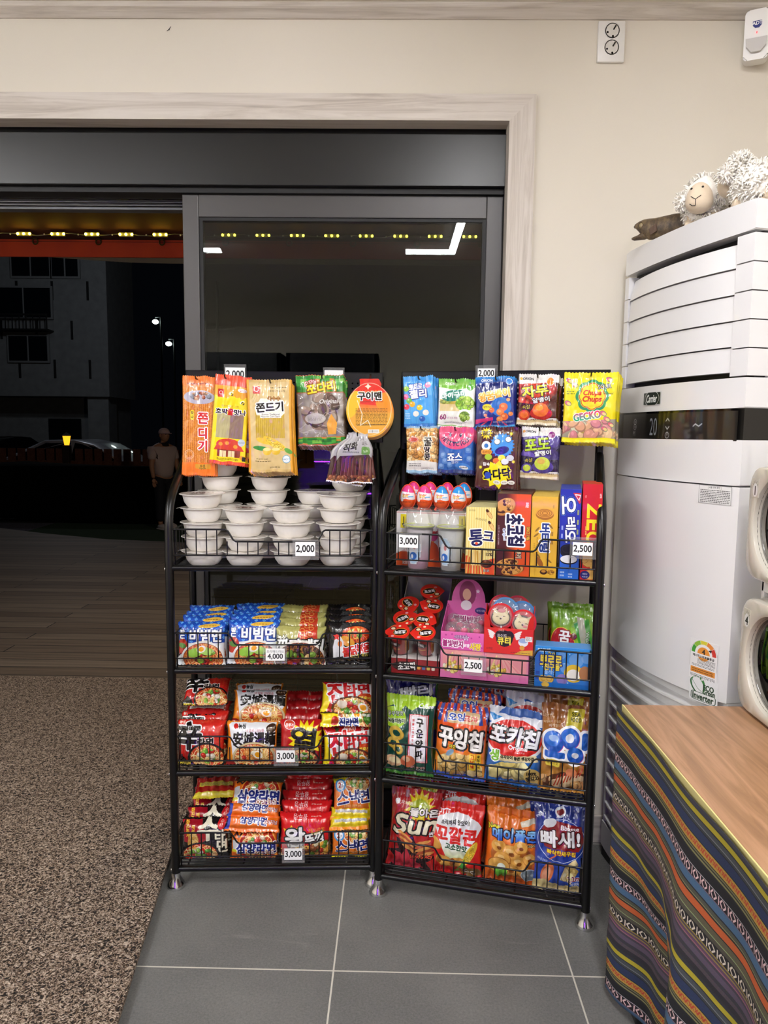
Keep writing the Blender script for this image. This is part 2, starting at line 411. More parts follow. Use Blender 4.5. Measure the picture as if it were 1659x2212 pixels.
def m_tile():
    k = NT('slate_tile'); v = k.coord('Object'); br = k.n('TexBrick', Scale=1.0); br.offset = 0.0; br.squash = 1.0
    for kk, vv in (('Mortar Size', 0.0022), ('Brick Width', 0.607), ('Row Height', 0.607), ('Mortar Smooth', 0.05), ('Bias', 0.0)): br.inputs[kk].default_value = vv
    mp = k.coord('Object', loc=(0.146+0.607*4, -1.716+0.607*8, 0), rot=(0, 0, RAD(0.2))); k.l(mp, br.inputs['Vector'])
    n1 = k.n('TexNoise', Scale=170.0, Detail=5.0, Roughness=0.85); n2 = k.n('TexNoise', Scale=3.5, Detail=6.0, Roughness=0.6); k.l(v, n1.inputs['Vector']); k.l(v, n2.inputs['Vector'])
    vs_ = k.coord('Object', (2.2, 16.0, 1), rot=(0, 0, RAD(8))); n3 = k.n('TexNoise', Scale=1.0, Detail=7.0, Roughness=0.68, Distortion=1.2); k.l(vs_, n3.inputs['Vector'])
    c1 = k.ramp(n1.outputs['Fac'], [(0.30, '#3a3a38'), (0.70, '#8b8a86')]); c2 = k.ramp(n2.outputs['Fac'], [(0.35, '#5f605e'), (0.7, '#7b7b77')])
    mx = k.n('MixRGB'); mx.inputs[0].default_value = 0.5; k.l(c1, mx.inputs[1]); k.l(c2, mx.inputs[2])
    f3 = k.ramp(n3.outputs['Fac'], [(0.60, '#000'), (0.72, '#999')]); m3 = k.n('MixRGB'); k.l(f3, m3.inputs[0]); k.l(mx.outputs[0], m3.inputs[1]); m3.inputs[2].default_value = (*lin('#a09e98'), 1)
    m4 = k.n('MixRGB'); k.l(br.outputs['Fac'], m4.inputs[0]); k.l(m3.outputs[0], m4.inputs[1]); m4.inputs[2].default_value = (*lin('#c9c5b8'), 1)
    k.l(m4.outputs[0], k.b.inputs['Base Color']); k.b.inputs['Roughness'].default_value = 0.5; k.bump(n1.outputs['Fac'], 0.25, 0.002); return k.m
def m_coil():
    k = NT('coil_mat'); v = k.coord('Object', (1, 1, 1)); n0 = k.n('TexNoise', Scale=70.0, Detail=1.0); k.l(v, n0.inputs['Vector'])
    mx = k.n('MixRGB'); mx.inputs[0].default_value = 0.03; k.l(v, mx.inputs[1]); k.l(n0.outputs['Color'], mx.inputs[2])
    vo = k.n('TexVoronoi', Scale=80.0, _feature='DISTANCE_TO_EDGE'); k.l(mx.outputs[0], vo.inputs['Vector'])
    nz = k.n('TexNoise', Scale=105.0, Detail=2.0, Distortion=1.8); k.l(v, nz.inputs['Vector'])
    ad = k.n('Math', _operation='SUBTRACT'); k.l(nz.outputs['Fac'], ad.inputs[0]); k.l(vo.outputs['Distance'], ad.inputs[1])
    c = k.ramp(ad.outputs[0], [(0.14, '#140d09'), (0.31, '#584534'), (0.42, '#9c8672'), (0.56, '#d4c2ae')]); k.l(c, k.b.inputs['Base Color'])
    k.b.inputs['Roughness'].default_value = 0.7; k.bump(ad.outputs[0], 1.0, 0.012); return k.m

struct('floor', bx(-3.4, -4.2, -0.12, 1.75, 2.56, 0.0), m_tile())
struct('ceiling', bx(-3.4, -4.2, CEIL, 1.75, WALL_Y+0.2, CEIL+0.1), M_CEIL)
b = bmesh.new(); box(b, 0.365, WALL_Y, 0, 1.75, WALL_Y+0.2, CEIL); box(b, -2.6, WALL_Y, 2.36, 0.365, WALL_Y+0.2, CEIL); box(b, -3.4, WALL_Y, 0, -2.6, WALL_Y+0.2, CEIL)
struct('wall_back', b, MW)
struct('wall_right', bx(1.65, -4.2, 0, 1.75, WALL_Y, CEIL), MW)
struct('wall_left', bx(-3.4, -4.2, 0, -3.3, WALL_Y, CEIL), MW)
struct('wall_front', bx(-3.3, -4.2, 0, 1.65, -4.1, CEIL), MW)
b = bmesh.new(); prism(b, [(WALL_Y, CEIL), (WALL_Y-0.032, CEIL), (WALL_Y-0.032, CEIL-0.014), (WALL_Y-0.022, CEIL-0.02), (WALL_Y-0.006, CEIL-0.034), (WALL_Y, CEIL-0.034)], -3.3, 1.65, axis='x')
struct('trim_1', b, M_ASHX)                                     # ceiling moulding
# door casing: boards mitred at the corner, with a lining set back into the opening
def casing(name, pts, m):
    b = bmesh.new(); prism(b, pts, WALL_Y-0.014, WALL_Y+0.05); struct(name, b, m)
casing('trim_2', [(-2.68, 2.385), (0.415, 2.385), (0.336, 2.308), (-2.68, 2.308)], M_ASHX)
casing('trim_3', [(0.415, 2.385), (0.415, 0), (0.336, 0), (0.336, 2.308)], M_ASHZ)
struct('baseboard_back', bx(0.417, WALL_Y-0.012, 0, 1.65, WALL_Y, 0.095, 0.002), M_ASHX)
# the black sliding-door frame
b = bmesh.new(); box(b, -2.6, 2.385, 2.135, 0.34, 2.44, 2.292, 0.002); box(b, -2.6, 2.405, 2.292, 0.336, 2.47, 2.33)
struct('trim_4', b, M_FRAME)                                    # header panel over the door
b = bmesh.new(); box(b, 0.336, 2.39, 0, 0.364, 2.54, 2.33); box(b, -2.6, 2.405, 2.118, 0.336, 2.47, 2.134); box(b, 0.348, 2.385, 0, 0.364, 2.395, 2.33)
struct('trim_5', b, M_RUB)
b = bmesh.new()
for i in range(4): box(b, -2.6, 2.52-0.004*(i % 2), 2.098+i*0.0115, 0.336, 2.56, 2.098+i*0.0115+0.009, 0.002)
struct('trim_6', b, M_RAIL)                                     # ridged silver track above the open half
struct('trim_7', bx(-2.6, 2.40, 0.0, 0.336, 2.56, 0.012, 0.003), M_FRAME)
# the door leaf standing across the right half
d = empty('door_1', (-0.692, 2.44, 0.0)); tag(d, kind='structure')
b = bmesh.new(); LW, LH = 1.032, 2.118
box(b, 0, -0.02, 0.014, 0.052, 0.022, LH, 0.003); box(b, LW-0.055, -0.02, 0.014, LW, 0.022, LH, 0.003)
box(b, 0.052, -0.019, LH-0.07, LW-0.055, 0.021, LH, 0.002); box(b, 0.052, -0.019, 0.014, LW-0.055, 0.021, 0.12, 0.002)
obj('door_frame', b, M_FRAME2, d)
b = bmesh.new()
for x0, z0, x1, z1 in ((0.052, 0.12, 0.064, LH-0.07), (LW-0.067, 0.12, LW-0.055, LH-0.07), (0.064, 0.12, LW-0.067, 0.13), (0.064, LH-0.08, LW-0.067, LH-0.07)): box(b, x0, -0.014, z0, x1, 0.014, z1)
obj('gasket', b, M_RUB, d)
b = bmesh.new(); box(b, 0.06, -0.011, 0.125, LW-0.06, -0.006, LH-0.075); box(b, 0.06, 0.006, 0.125, LW-0.06, 0.011, LH-0.075)
obj('glass_pane', b, M_GLASS, d)
# the brown coil mat that runs out through the door
MATZ = 0.013
b = bmesh.new(); prism(b, [(-2.55, 0.1), (-0.44, 0.1), (-0.700, 2.2), (-0.716, 2.36), (-0.716, 3.826), (-2.55, 3.826)], 0.013, 0.026, axis='z')
tag(obj('coil_mat', b, m_coil()), 'brown looped coil mat running out through the open doorway', 'mat')

# --- ceiling lights: white bars in L shapes
M_LED = mat('led_bar', '#ffffff', 0.5, emit='#f8f8fc', es=LED); M_LEDB = mat('led_housing', '#e9e9e6', 0.5)
def light_fixture(bars, label):
    x, y = bars[0][0], bars[0][1]
    t = empty('ceiling_light', (x, y, CEIL), 0, label, 'ceiling light', 'linear ceiling lights'); bh, bl = bmesh.new(), bmesh.new()
    for x0, y0, x1, y1 in bars:
        if x1 is None: x1 = x0+0.045
        else: y1 = y0+0.045
        box(bh, x0-x-0.004, y0-y-0.004, -0.018, x1-x+0.004, y1-y+0.004, 0); box(bl, x0-x, y0-y, -0.034, x1-x, y1-y, -0.018)
    obj('housing', bh, M_LEDB, t); obj('light_bar', bl, M_LED, t)
light_fixture([(0.355, -0.33, None, 1.25), (0.06, -0.33, 0.355, 0)], 'white L shaped light bar on the ceiling before the shelves')
light_fixture([(-2.3, -0.33, -1.22, 0), (-2.3, -0.33, None, 1.05)], 'white L shaped light bar on the ceiling by the doorway')
light_fixture([(1.25, -3.2, None, -1.2)], 'straight white light bar on the rear ceiling, right side')
light_fixture([(-2.6, -3.2, None, -1.2)], 'straight white light bar on the rear ceiling, left side')

# --- wall things
t = empty('wall_socket', (0.6345, WALL_Y, 2.537), 0, 'white double wall socket under the ceiling moulding', 'socket')
M_WHP = mat('white_plastic', '#efede8', 0.35); M_HOLE = mat('dark_hole', '#0a0807', 0.7)
obj('cover_plate', bx(-0.0405, -0.012, -0.059, 0.0405, 0, 0.058, 0.004), M_WHP, t, 40)
for z in (0.029, -0.018):
    b = bmesh.new(); lathe(b, [(0.0215, -0.0135), (0.019, -0.0135), (0.0185, -0.0125), (0.0, -0.0122)], 28, ax='y', c=(0.001, 0, z)); o = obj('socket_face', b, mat('socket_white', '#dedbd3', 0.4), t, 40)
    b = bmesh.new()
    for px_, pz_ in ((-0.013, -0.005), (0.003, -0.016)): lathe(b, [(0.003, -0.0139), (0.0, -0.0139)], 12, ax='y', c=(px_, 0, z+pz_))
    tube(b, [(0.004, -0.0136, z+0.002), (0.011, -0.0136, z+0.014)], 0.0024, 6); obj('pin_hole', b, M_HOLE, o)
b = bmesh.new(); box(b, -0.012, -0.0131, 0.037, 0.002, -0.0126, 0.043); obj('soot_mark', b, M_HOLE, t)
t = empty('motion_sensor', (1.045, WALL_Y-0.055, 2.528), RAD(-24), 'white motion sensor under the moulding above the air conditioner', 'sensor')
b = bmesh.new(); lathe(b, [(0.046, 0.058), (0.046, 0.05), (0.042, 0.044), (0.0, 0.043)], 32, ax='y', c=(0.012, 0, 0.024)); obj('mount_disc', b, M_WHP, t, 40)
b = bmesh.new(); prism(b, rrect(-0.033, -0.064, 0.033, 0.066, 0.012), -0.02, 0.045); bmesh.ops.bevel(b, geom=[e for e in b.edges], offset=0.004, segments=2, affect='EDGES'); o = obj('casing', b, M_WHP, t, 50); o.rotation_euler = (RAD(10), 0, 0)
b = bmesh.new(); prism(b, [(-0.028, -0.012), (0.028, -0.012), (0.026, -0.034), (0.012, -0.05), (-0.012, -0.05), (-0.026, -0.034)], -0.0235, -0.019); obj('lens', b, mat('sensor_lens', '#d5d3d0', 0.25), t)
b = bmesh.new(); prism(b, [(0.013*math.cos(RAD(22.5+45*i)), 0.026+0.013*math.sin(RAD(22.5+45*i))) for i in range(8)], -0.026, -0.018)
a = Art(1, 1, '#1c2f7e', 96).text('ADT', 0.5, 0.5, 0.34, '#fff', b=0.03)
def uvf(o, sx, sz, ox=0.5, oz=0.5):
    me = o.data; uv = me.uv_layers.new(name='UVMap')
    for p in me.polygons:
        for li in p.loop_indices:
            c = me.vertices[me.loops[li].vertex_index].co; uv.data[li].uv = (ox+c.x/sx, oz+c.z/sz)
    return o
uvf(obj('badge', b, a.mat('blue_badge', 0.3, crinkle=0), t), 0.026, 0.026, 0.5, 0.5-1.0)
b = bmesh.new(); box(b, -0.001, -0.0225, 0.0, 0.001, -0.02, 0.005); obj('indicator', b, mat('red_led', '#ff2020', 0.3, emit='#ff1010', es=3.0), t)
# a dark moth resting high on the wall
b = bmesh.new(); p = at_y(365, 64, WALL_Y-0.004)
tube(b, [(p[0], p[1], p[2]), (p[0]-0.007, p[1], p[2]-0.004)], 0.0008, 5); tube(b, [(p[0], p[1], p[2]), (p[0]+0.006, p[1], p[2]+0.009)], [0.0014, 0.0007], 5); ellip(b, (p[0], p[1], p[2]), (0.002, 0.0015, 0.002), 8, 6)
tag(obj('insect', b, M_HOLE), 'tiny dark insect on the wall over the doorway', 'insect')

# ================================================================ OUTSIDE THE DOOR (night)
def m_deck():
    k = NT('deck_boards'); v = k.coord('Object'); br = k.n('TexBrick', Scale=1.0); br.offset = 0.37
    for kk, vv in (('Mortar Size', 0.004), ('Brick Width', 2.4), ('Row Height', 0.14), ('Mortar Smooth', 0.1), ('Bias', 0.0)): br.inputs[kk].default_value = vv
    br.inputs['Color1'].default_value = (*lin('#6b5a48'), 1); br.inputs['Color2'].default_value = (*lin('#857664'), 1); br.inputs['Mortar'].default_value = (*lin('#15110d'), 1); k.l(v, br.inputs['Vector'])
    v2 = k.coord('Object', (1.5, 40, 1)); nz = k.n('TexNoise', Scale=1.0, Detail=5.0); k.l(v2, nz.inputs['Vector'])
    mx = k.n('MixRGB', _blend_type='MULTIPLY'); mx.inputs[0].default_value = 0.6; k.l(br.outputs['Color'], mx.inputs[1]); k.l(k.ramp(nz.outputs['Fac'], [(0.3, '#8a8a8a'), (0.7, '#ffffff')]), mx.inputs[2]); k.l(mx.outputs[0], k.b.inputs['Base Color'])
    k.b.inputs['Roughness'].default_value = 0.6; k.bump(br.outputs['Fac'], 0.4, -0.01); return k.m
M_STONE = mat('dark_stone', '#3a3a3c', 0.7)
b = bmesh.new(); prism(b, [(-9, 2.562), (3, 2.562), (3, 8.2), (-2.0, 8.75), (-2.822, 8.93), (-3.6, 9.06), (-4.6, 9.5), (-5.5, 10.0), (-9, 11.5)], -0.14, 0.0, axis='z')
struct('exterior_deck', b, m_deck())
G = -0.3
struct('ground', bx(-45, 8.0, G-0.2, 20, 70, G-0.05), mat('asphalt', '#3b3a39', 0.85, bump=(80, 0.4, 0.01), var=0.05))
b = bmesh.new(); prism(b, [(-6.06, 11.87), (-6.3, 9.0), (3, 8.1), (3, 12.95), (-6.11, 12.95)], G-0.045, G, axis='z')
tag(obj('turf', b, mat('artificial_turf', '#2c4a22', 0.9, bump=(320, 1.0, 0.02), var=0.06)), 'dark green artificial turf beyond the deck', 'turf', kind='stuff')
b = bmesh.new(); prism(b, [(-12, 10.2), (-6.3, 9.0), (-6.06, 11.87), (-6.11, 12.95), (-12, 12.95)], G-0.046, G-0.004, axis='z')
tag(obj('gravel', b, mat('grey_gravel', '#5a5560', 0.9, bump=(90, 1.0, 0.05), var=0.2)), 'grey gravel bed beyond the deck', 'gravel', kind='stuff')
b = bmesh.new(); box(b, -12, 13.2, G-0.03, 3, 13.9, 0.70, 0.1, 3); bmesh.ops.subdivide_edges(b, edges=b.edges, cuts=5, use_grid_fill=True)
for v in b.verts: v.co += Vector((0, 0.25, 0.16))*mnoise.noise(v.co*1.6)
tag(obj('tarpaulin', b, mat('black_tarp', '#0a0a0b', 0.9, spec=.05), None, 180), 'long black covered bank in front of the picket fence', 'tarpaulin')
# picket fence with lantern post
M_PICK = mat('stained_pickets', '#6b3f28', 0.6, var=0.05, bump=(30, 0.2, 0.01))
t = empty('picket_fence', (-12, 15, G), 0, 'brown wooden picket fence behind the black bank', 'fence')
b = bmesh.new(); x = -0.2
while x < 11.5:
    if abs(x-5.22) > 0.16: box(b, x, -0.012, 0.12, x+0.155, 0.012, 1.29)
    x += 0.2
obj('picket_panel', b, M_PICK, t)
b = bmesh.new(); box(b, -0.2, 0.013, 0.35, 11.5, 0.05, 0.44); box(b, -0.2, 0.013, 0.95, 11.5, 0.05, 1.04); obj('rail', b, M_PICK, t)
obj('fence_post', bx(5.15, -0.05, 0, 5.29, 0.09, 1.36, 0.01), mat('dark_post', '#2a1c14', 0.7), t)
t = empty('post_lantern', (-6.78, 15.02, G+1.36), 0, 'small glowing yellow lantern on the fence post', 'lantern')
b = bmesh.new(); lathe(b, [(0.05, 0.0), (0.085, 0.19), (0.0, 0.19)], 6); obj('lamp_glass', b, mat('lantern_glow', '#ffb53a', 0.4, emit='#ff9f1e', es=2.2), t)
b = bmesh.new(); lathe(b, [(0.12, 0.19), (0.0, 0.27)], 6); obj('lamp_cap', b, M_HOLE, t)
# a pale saloon car behind the fence
def car(name, loc, rz, paint, label, lights=False):
    t = empty(name, loc, rz, label, 'car'); n = 18
    def sec(y, ins): return [(-2.35, 0.35), (-2.3, 0.72), (-1.55+ins, 0.92), (-0.75+ins, 1.36), (-0.2, 1.46), (0.5, 1.44), (1.15-ins, 1.16), (1.5-ins*0.5, 0.98), (2.2, 0.92), (2.32, 0.7), (2.3, 0.35)]
    b = bmesh.new(); rings = []
    for y, ins, dz in ((-0.88, 0.12, 0.02), (-0.8, 0.03, 0.0), (-0.5, 0, 0), (0.5, 0, 0), (0.8, 0.03, 0.0), (0.88, 0.12, 0.02)):
        rings.append([b.verts.new((x, y if z < 1.0 else y*0.82, z-(dz if z > 1 else 0))) for x, z in sec(y, ins)])
    for A, B in zip(rings[:-1], rings[1:]):
        for i in range(len(A)): b.faces.new((A[i], A[(i+1) % len(A)], B[(i+1) % len(A)], B[i]))
    b.faces.new(rings[0]); b.faces.new(rings[-1][::-1]); obj('car_body', b, paint, t, 35)
    b = bmesh.new()
    for s in (-1, 1):
        for pts in ([(-1.25, 0.97), (-0.68, 1.3), (-0.22, 1.385), (-0.15, 0.97)], [(-0.08, 0.97), (-0.12, 1.385), (0.45, 1.37), (1.0, 1.13), (1.28, 0.98)]):
            vs_ = [b.verts.new((x, s*(0.885 if z < 1 else 0.885*0.82+0.01+(1.4-z)*0.16), z)) for x, z in pts]; b.faces.new(vs_)
    obj('side_glazing', b, mat('car_glass', '#050507', 0.08), t)
    for wx in (-1.4, 1.38):
        for s in (-1, 1):
            b = bmesh.new(); lathe(b, [(0.0, -0.11), (0.2, -0.11), (0.31, -0.09), (0.32, 0.09), (0.2, 0.11), (0.0, 0.11)], 20, ax='y', c=(wx, s*0.8, 0.32)); obj('wheel', b, M_RUB, t, 40)
    if lights:
        for s in (-0.6, 0.6): obj('headlight', bx(-2.36, s-0.15, 0.62, -2.28, s+0.15, 0.76, 0.02), mat('lamp_lens', '#cdd2d8', 0.1), t)
        obj('number_plate', bx(-2.37, -0.25, 0.42, -2.34, 0.25, 0.53), M_WHP, t)
    return t
car('car', (-7.55, 17.4, G), PI, mat('silver_paint', '#c9ccd4', 0.25, 0.3, coat=0.6), 'pale saloon car parked just behind the picket fence')
car('car', (-13.0, 24.0, G), RAD(75), mat('black_paint', '#08080a', 0.2, 0.2, coat=0.6), 'dark car parked under the grey building', True)
# unseen fill lights added for deck and building front; road lamp behind the car
def lamp(name, typ, loc, e, col, size=0.3, rot=None):
    l = bpy.data.lights.new(name, typ); l.energy = e; l.color = lin(col); o = bpy.data.objects.new(name, l); o.location = loc; link(o)
    if typ == 'AREA': l.size = size
    else: l.shadow_soft_size = size
    if rot: o.rotation_euler = rot
    return o
lamp('deck_fill_light', 'AREA', (0.8, 4.7, 2.7), 60, '#ffe9cf', 0.4, (RAD(38), 0, RAD(55)))
lamp('facade_fill_light', 'POINT', (-12.0, 12.0, 9.5), 75, '#e8f0ff', 0.2)
lamp('road_street_lamp', 'POINT', (-8.5, 19.6, 6.5), 110, '#eef4ff', 0.2)
# traffic posts
for i, (px, Y) in enumerate(((246, 19.5), (270, 19), (290, 19.5), (25, 21))):
    p = at_z(px, 960, 0.4); X = (px-829.5)/F_PX*Y
    t = empty('traffic_post', (X, Y, G-0.05), 0, 'striped red and white traffic post on the road, ' + ('first of three beside the person', 'middle of three beside the person', 'last of three beside the person', 'standing alone at the far left')[i], 'bollard', 'traffic posts')
    for j in range(4):
        b = bmesh.new(); lathe(b, [(0.04, 0.2*j), (0.04, 0.2*j+0.2), (0.0, 0.2*j+0.2)], 10); obj('band', b, (mat('post_red', '#b5482a', 0.5), M_WHP)[j % 2], t)
# apartment building across the road
M_FAC = mat('grey_facade', '#8d9090', 0.8, bump=(4, 0.1, 0.02), var=0.03); M_DKW = mat('dark_window', '#10161c', 0.12); M_WF = mat('window_frame_grey', '#8a8d8d', 0.5)
t = empty('apartment_building', (-10.15, 26, G), 0, 'dim grey apartment building across the road', 'building')
b = bmesh.new(); box(b, -12, 0, 2.87, 0, 2.6, 15); box(b, -12, 1.2, 0, -0.2, 2.6, 2.87); box(b, -0.85, 0.15, 0, -0.1, 0.9, 2.87); rd = random.Random(4)
for r in range(6):
    for c in range(9): box(b, -0.7-c*1.25-(r % 2)*0.6, -0.02, 3.5+r*1.35, -0.62-c*1.25-(r % 2)*0.6, 0.03, 4.15+r*1.35, mi=1)
obj('wall', b, [M_FAC, mat('slot_dark', '#1a1b1c', 0.8)], t)
for wx, wz, ww, wh in ((-2.9, 5.6, 1.9, 1.0), (-5.4, 5.6, 1.3, 0.9), (-2.8, 4.1, 1.35, 0.85), (-5.6, 4.05, 2.1, 0.85), (-2.6, 7.0, 1.3, 0.9), (-5.4, 7.0, 1.3, 0.9), (-1.4, 7.0, 0.9, 0.9)):
    f = obj('window', bx(wx-ww/2-0.07, -0.08, wz-0.07, wx+ww/2+0.07, 0.02, wz+wh+0.07), M_WF, t)
    b = bmesh.new(); box(b, wx-ww/2, -0.1, wz, wx-0.03, -0.07, wz+wh); box(b, wx+0.03, -0.1, wz, wx+ww/2, -0.07, wz+wh); obj('pane', b, M_DKW, f)
b = bmesh.new()
for q in range(9): box(b, -3.85+q*0.24, -0.5, 5.15, -3.82+q*0.24, -0.47, 5.6)
box(b, -3.9, -0.52, 5.6, -1.9, -0.45, 5.66); box(b, -3.9, -0.52, 5.1, -1.9, 0, 5.15); obj('balcony', b, mat('balcony_black', '#151515', 0.5), t)
f = obj('entrance', bx(-2.75, 1.12, 0, -1.55, 1.19, 2.1), M_DKW, t); obj('door_handle', bx(-2.2, 1.05, 0.8, -2.1, 1.11, 1.5), M_RAIL, f)
obj('sign_board', bx(-1.05, 1.1, 1.0, -0.55, 1.18, 1.3), M_WHP, t)
# street lamps and utility pole far off
for i, (x, z, tz) in enumerate(((-13.0, 7.25, 'higher'), (-12.46, 6.15, 'lower'))):
    t = empty('street_lamp', (x, 40+i*0.5, G), 0, f'distant white street lamp beside the grey building, the {tz} one', 'street lamp', 'distant street lamps')
    b = bmesh.new(); tube(b, [(0.3, 0, 0), (0.3, 0, z-G+0.25), (0, 0, z-G+0.25)], 0.06, 8); obj('lamp_pole', b, mat('pole_grey', '#2b2d30', 0.6), t)
    b = bmesh.new(); ellip(b, (0, 0, z-G), (0.17, 0.17, 0.12), 12, 8); obj('lamp_head', b, mat('lamp_white', '#ffffff', 0.5, emit='#e9fff6', es=14.0), t)
t = empty('utility_pole', (-8.2, 34, G), 0, 'thin grey utility pole between building and street lamps', 'pole')
b = bmesh.new(); tube(b, [(0, 0, 0), (0, 0, 8.5)], 0.07, 8); obj('mast', b, mat('pole_pale', '#6a6c6c', 0.6), t)
b = bmesh.new(); tube(b, [(-0.8, 0, 6.3), (0.8, 0, 6.4)], 0.05, 6); obj('cross_arm', b, mat('pole_grey'), t)
# awning: fabric, valance, eyelets, and the string of light modules in front of it
M_AWN = mat('orange_awning', '#c03e20', 0.75, bump=(60, 0.15, 0.004))
t = empty('awning', (-3.2, 3.42, 2.15), 0, 'orange fabric awning hem above the doorway outside', 'awning')
b = bmesh.new(); prism(b, [(0.0, 0.0), (0.004, 0.0), (0.004, 0.09), (-0.6, 0.34), (-0.61, 0.335), (0.0, 0.085)], 0, 4.6, axis='x'); obj('canopy', b, mat('awning_under', '#3a1209', 0.85), t)
b = bmesh.new(); box(b, 0, -0.008, 0.0, 4.6, 0.0, 0.076); obj('valance', b, M_AWN, t)
b = bmesh.new(); box(b, 0, -0.0095, 0.066, 4.6, -0.008, 0.0675); obj('stitching', b, M_HOLE, t)
for i in range(16):
    b = bmesh.new(); ring = [(0.1+i*0.29+0.012*math.cos(a*PI/6), -0.012, 0.066+0.012*math.sin(a*PI/6)) for a in range(12)]; tube(b, ring, 0.0035, 6, True); obj('eyelet', b, mat('brass', '#6a5a34', 0.35, 0.8), t)
b = bmesh.new(); n = 24
top = [(0.2*i, -0.05+0.0*i) for i in range(n)]
prism(b, [(0, 0.15)]+[(4.8*i/n, 0.128-0.02*(1-math.cos(min(1, max(0, (i-5)/5))*PI))) for i in range(n+1)]+[(4.8, 0.15)], 0.5, 0.506); obj('inner_edge', b, mat('pale_fabric', '#9a917c', 0.8), t)
t = empty('light_string', (-3.09, 3.36, 2.235), 0, 'string of yellow light modules along the orange awning', 'string lights')
b = bmesh.new(); tube(b, [(i*0.0775, 0, 0.006*math.sin(i*1.9)) for i in range(52)], 0.0022, 5); obj('cable', b, mat('clear_cable', '#6f6a55', 0.4), t)
M_YEL = mat('led_yellow', '#fff2a0', 0.4, emit='#ffe23a', es=42.0)
for i in range(26):
    x = 0.035+i*0.1535
    o = obj('led_module', bx(x-0.032, -0.008, -0.009, x+0.032, 0.004, 0.009, 0.002), mat('module_white', '#8a8568', 0.5), t)
    for q in (-0.027, 0, 0.027):
        b = bmesh.new(); ellip(b, (x+q, -0.009, 0), (0.0055, 0.005, 0.0055), 10, 6); obj('led', b, M_YEL, o)
    b = bmesh.new(); ellip(b, (x-0.065, 0, 0.0), (0.004, 0.004, 0.004), 8, 6); obj('clip', b, M_WHP, o)
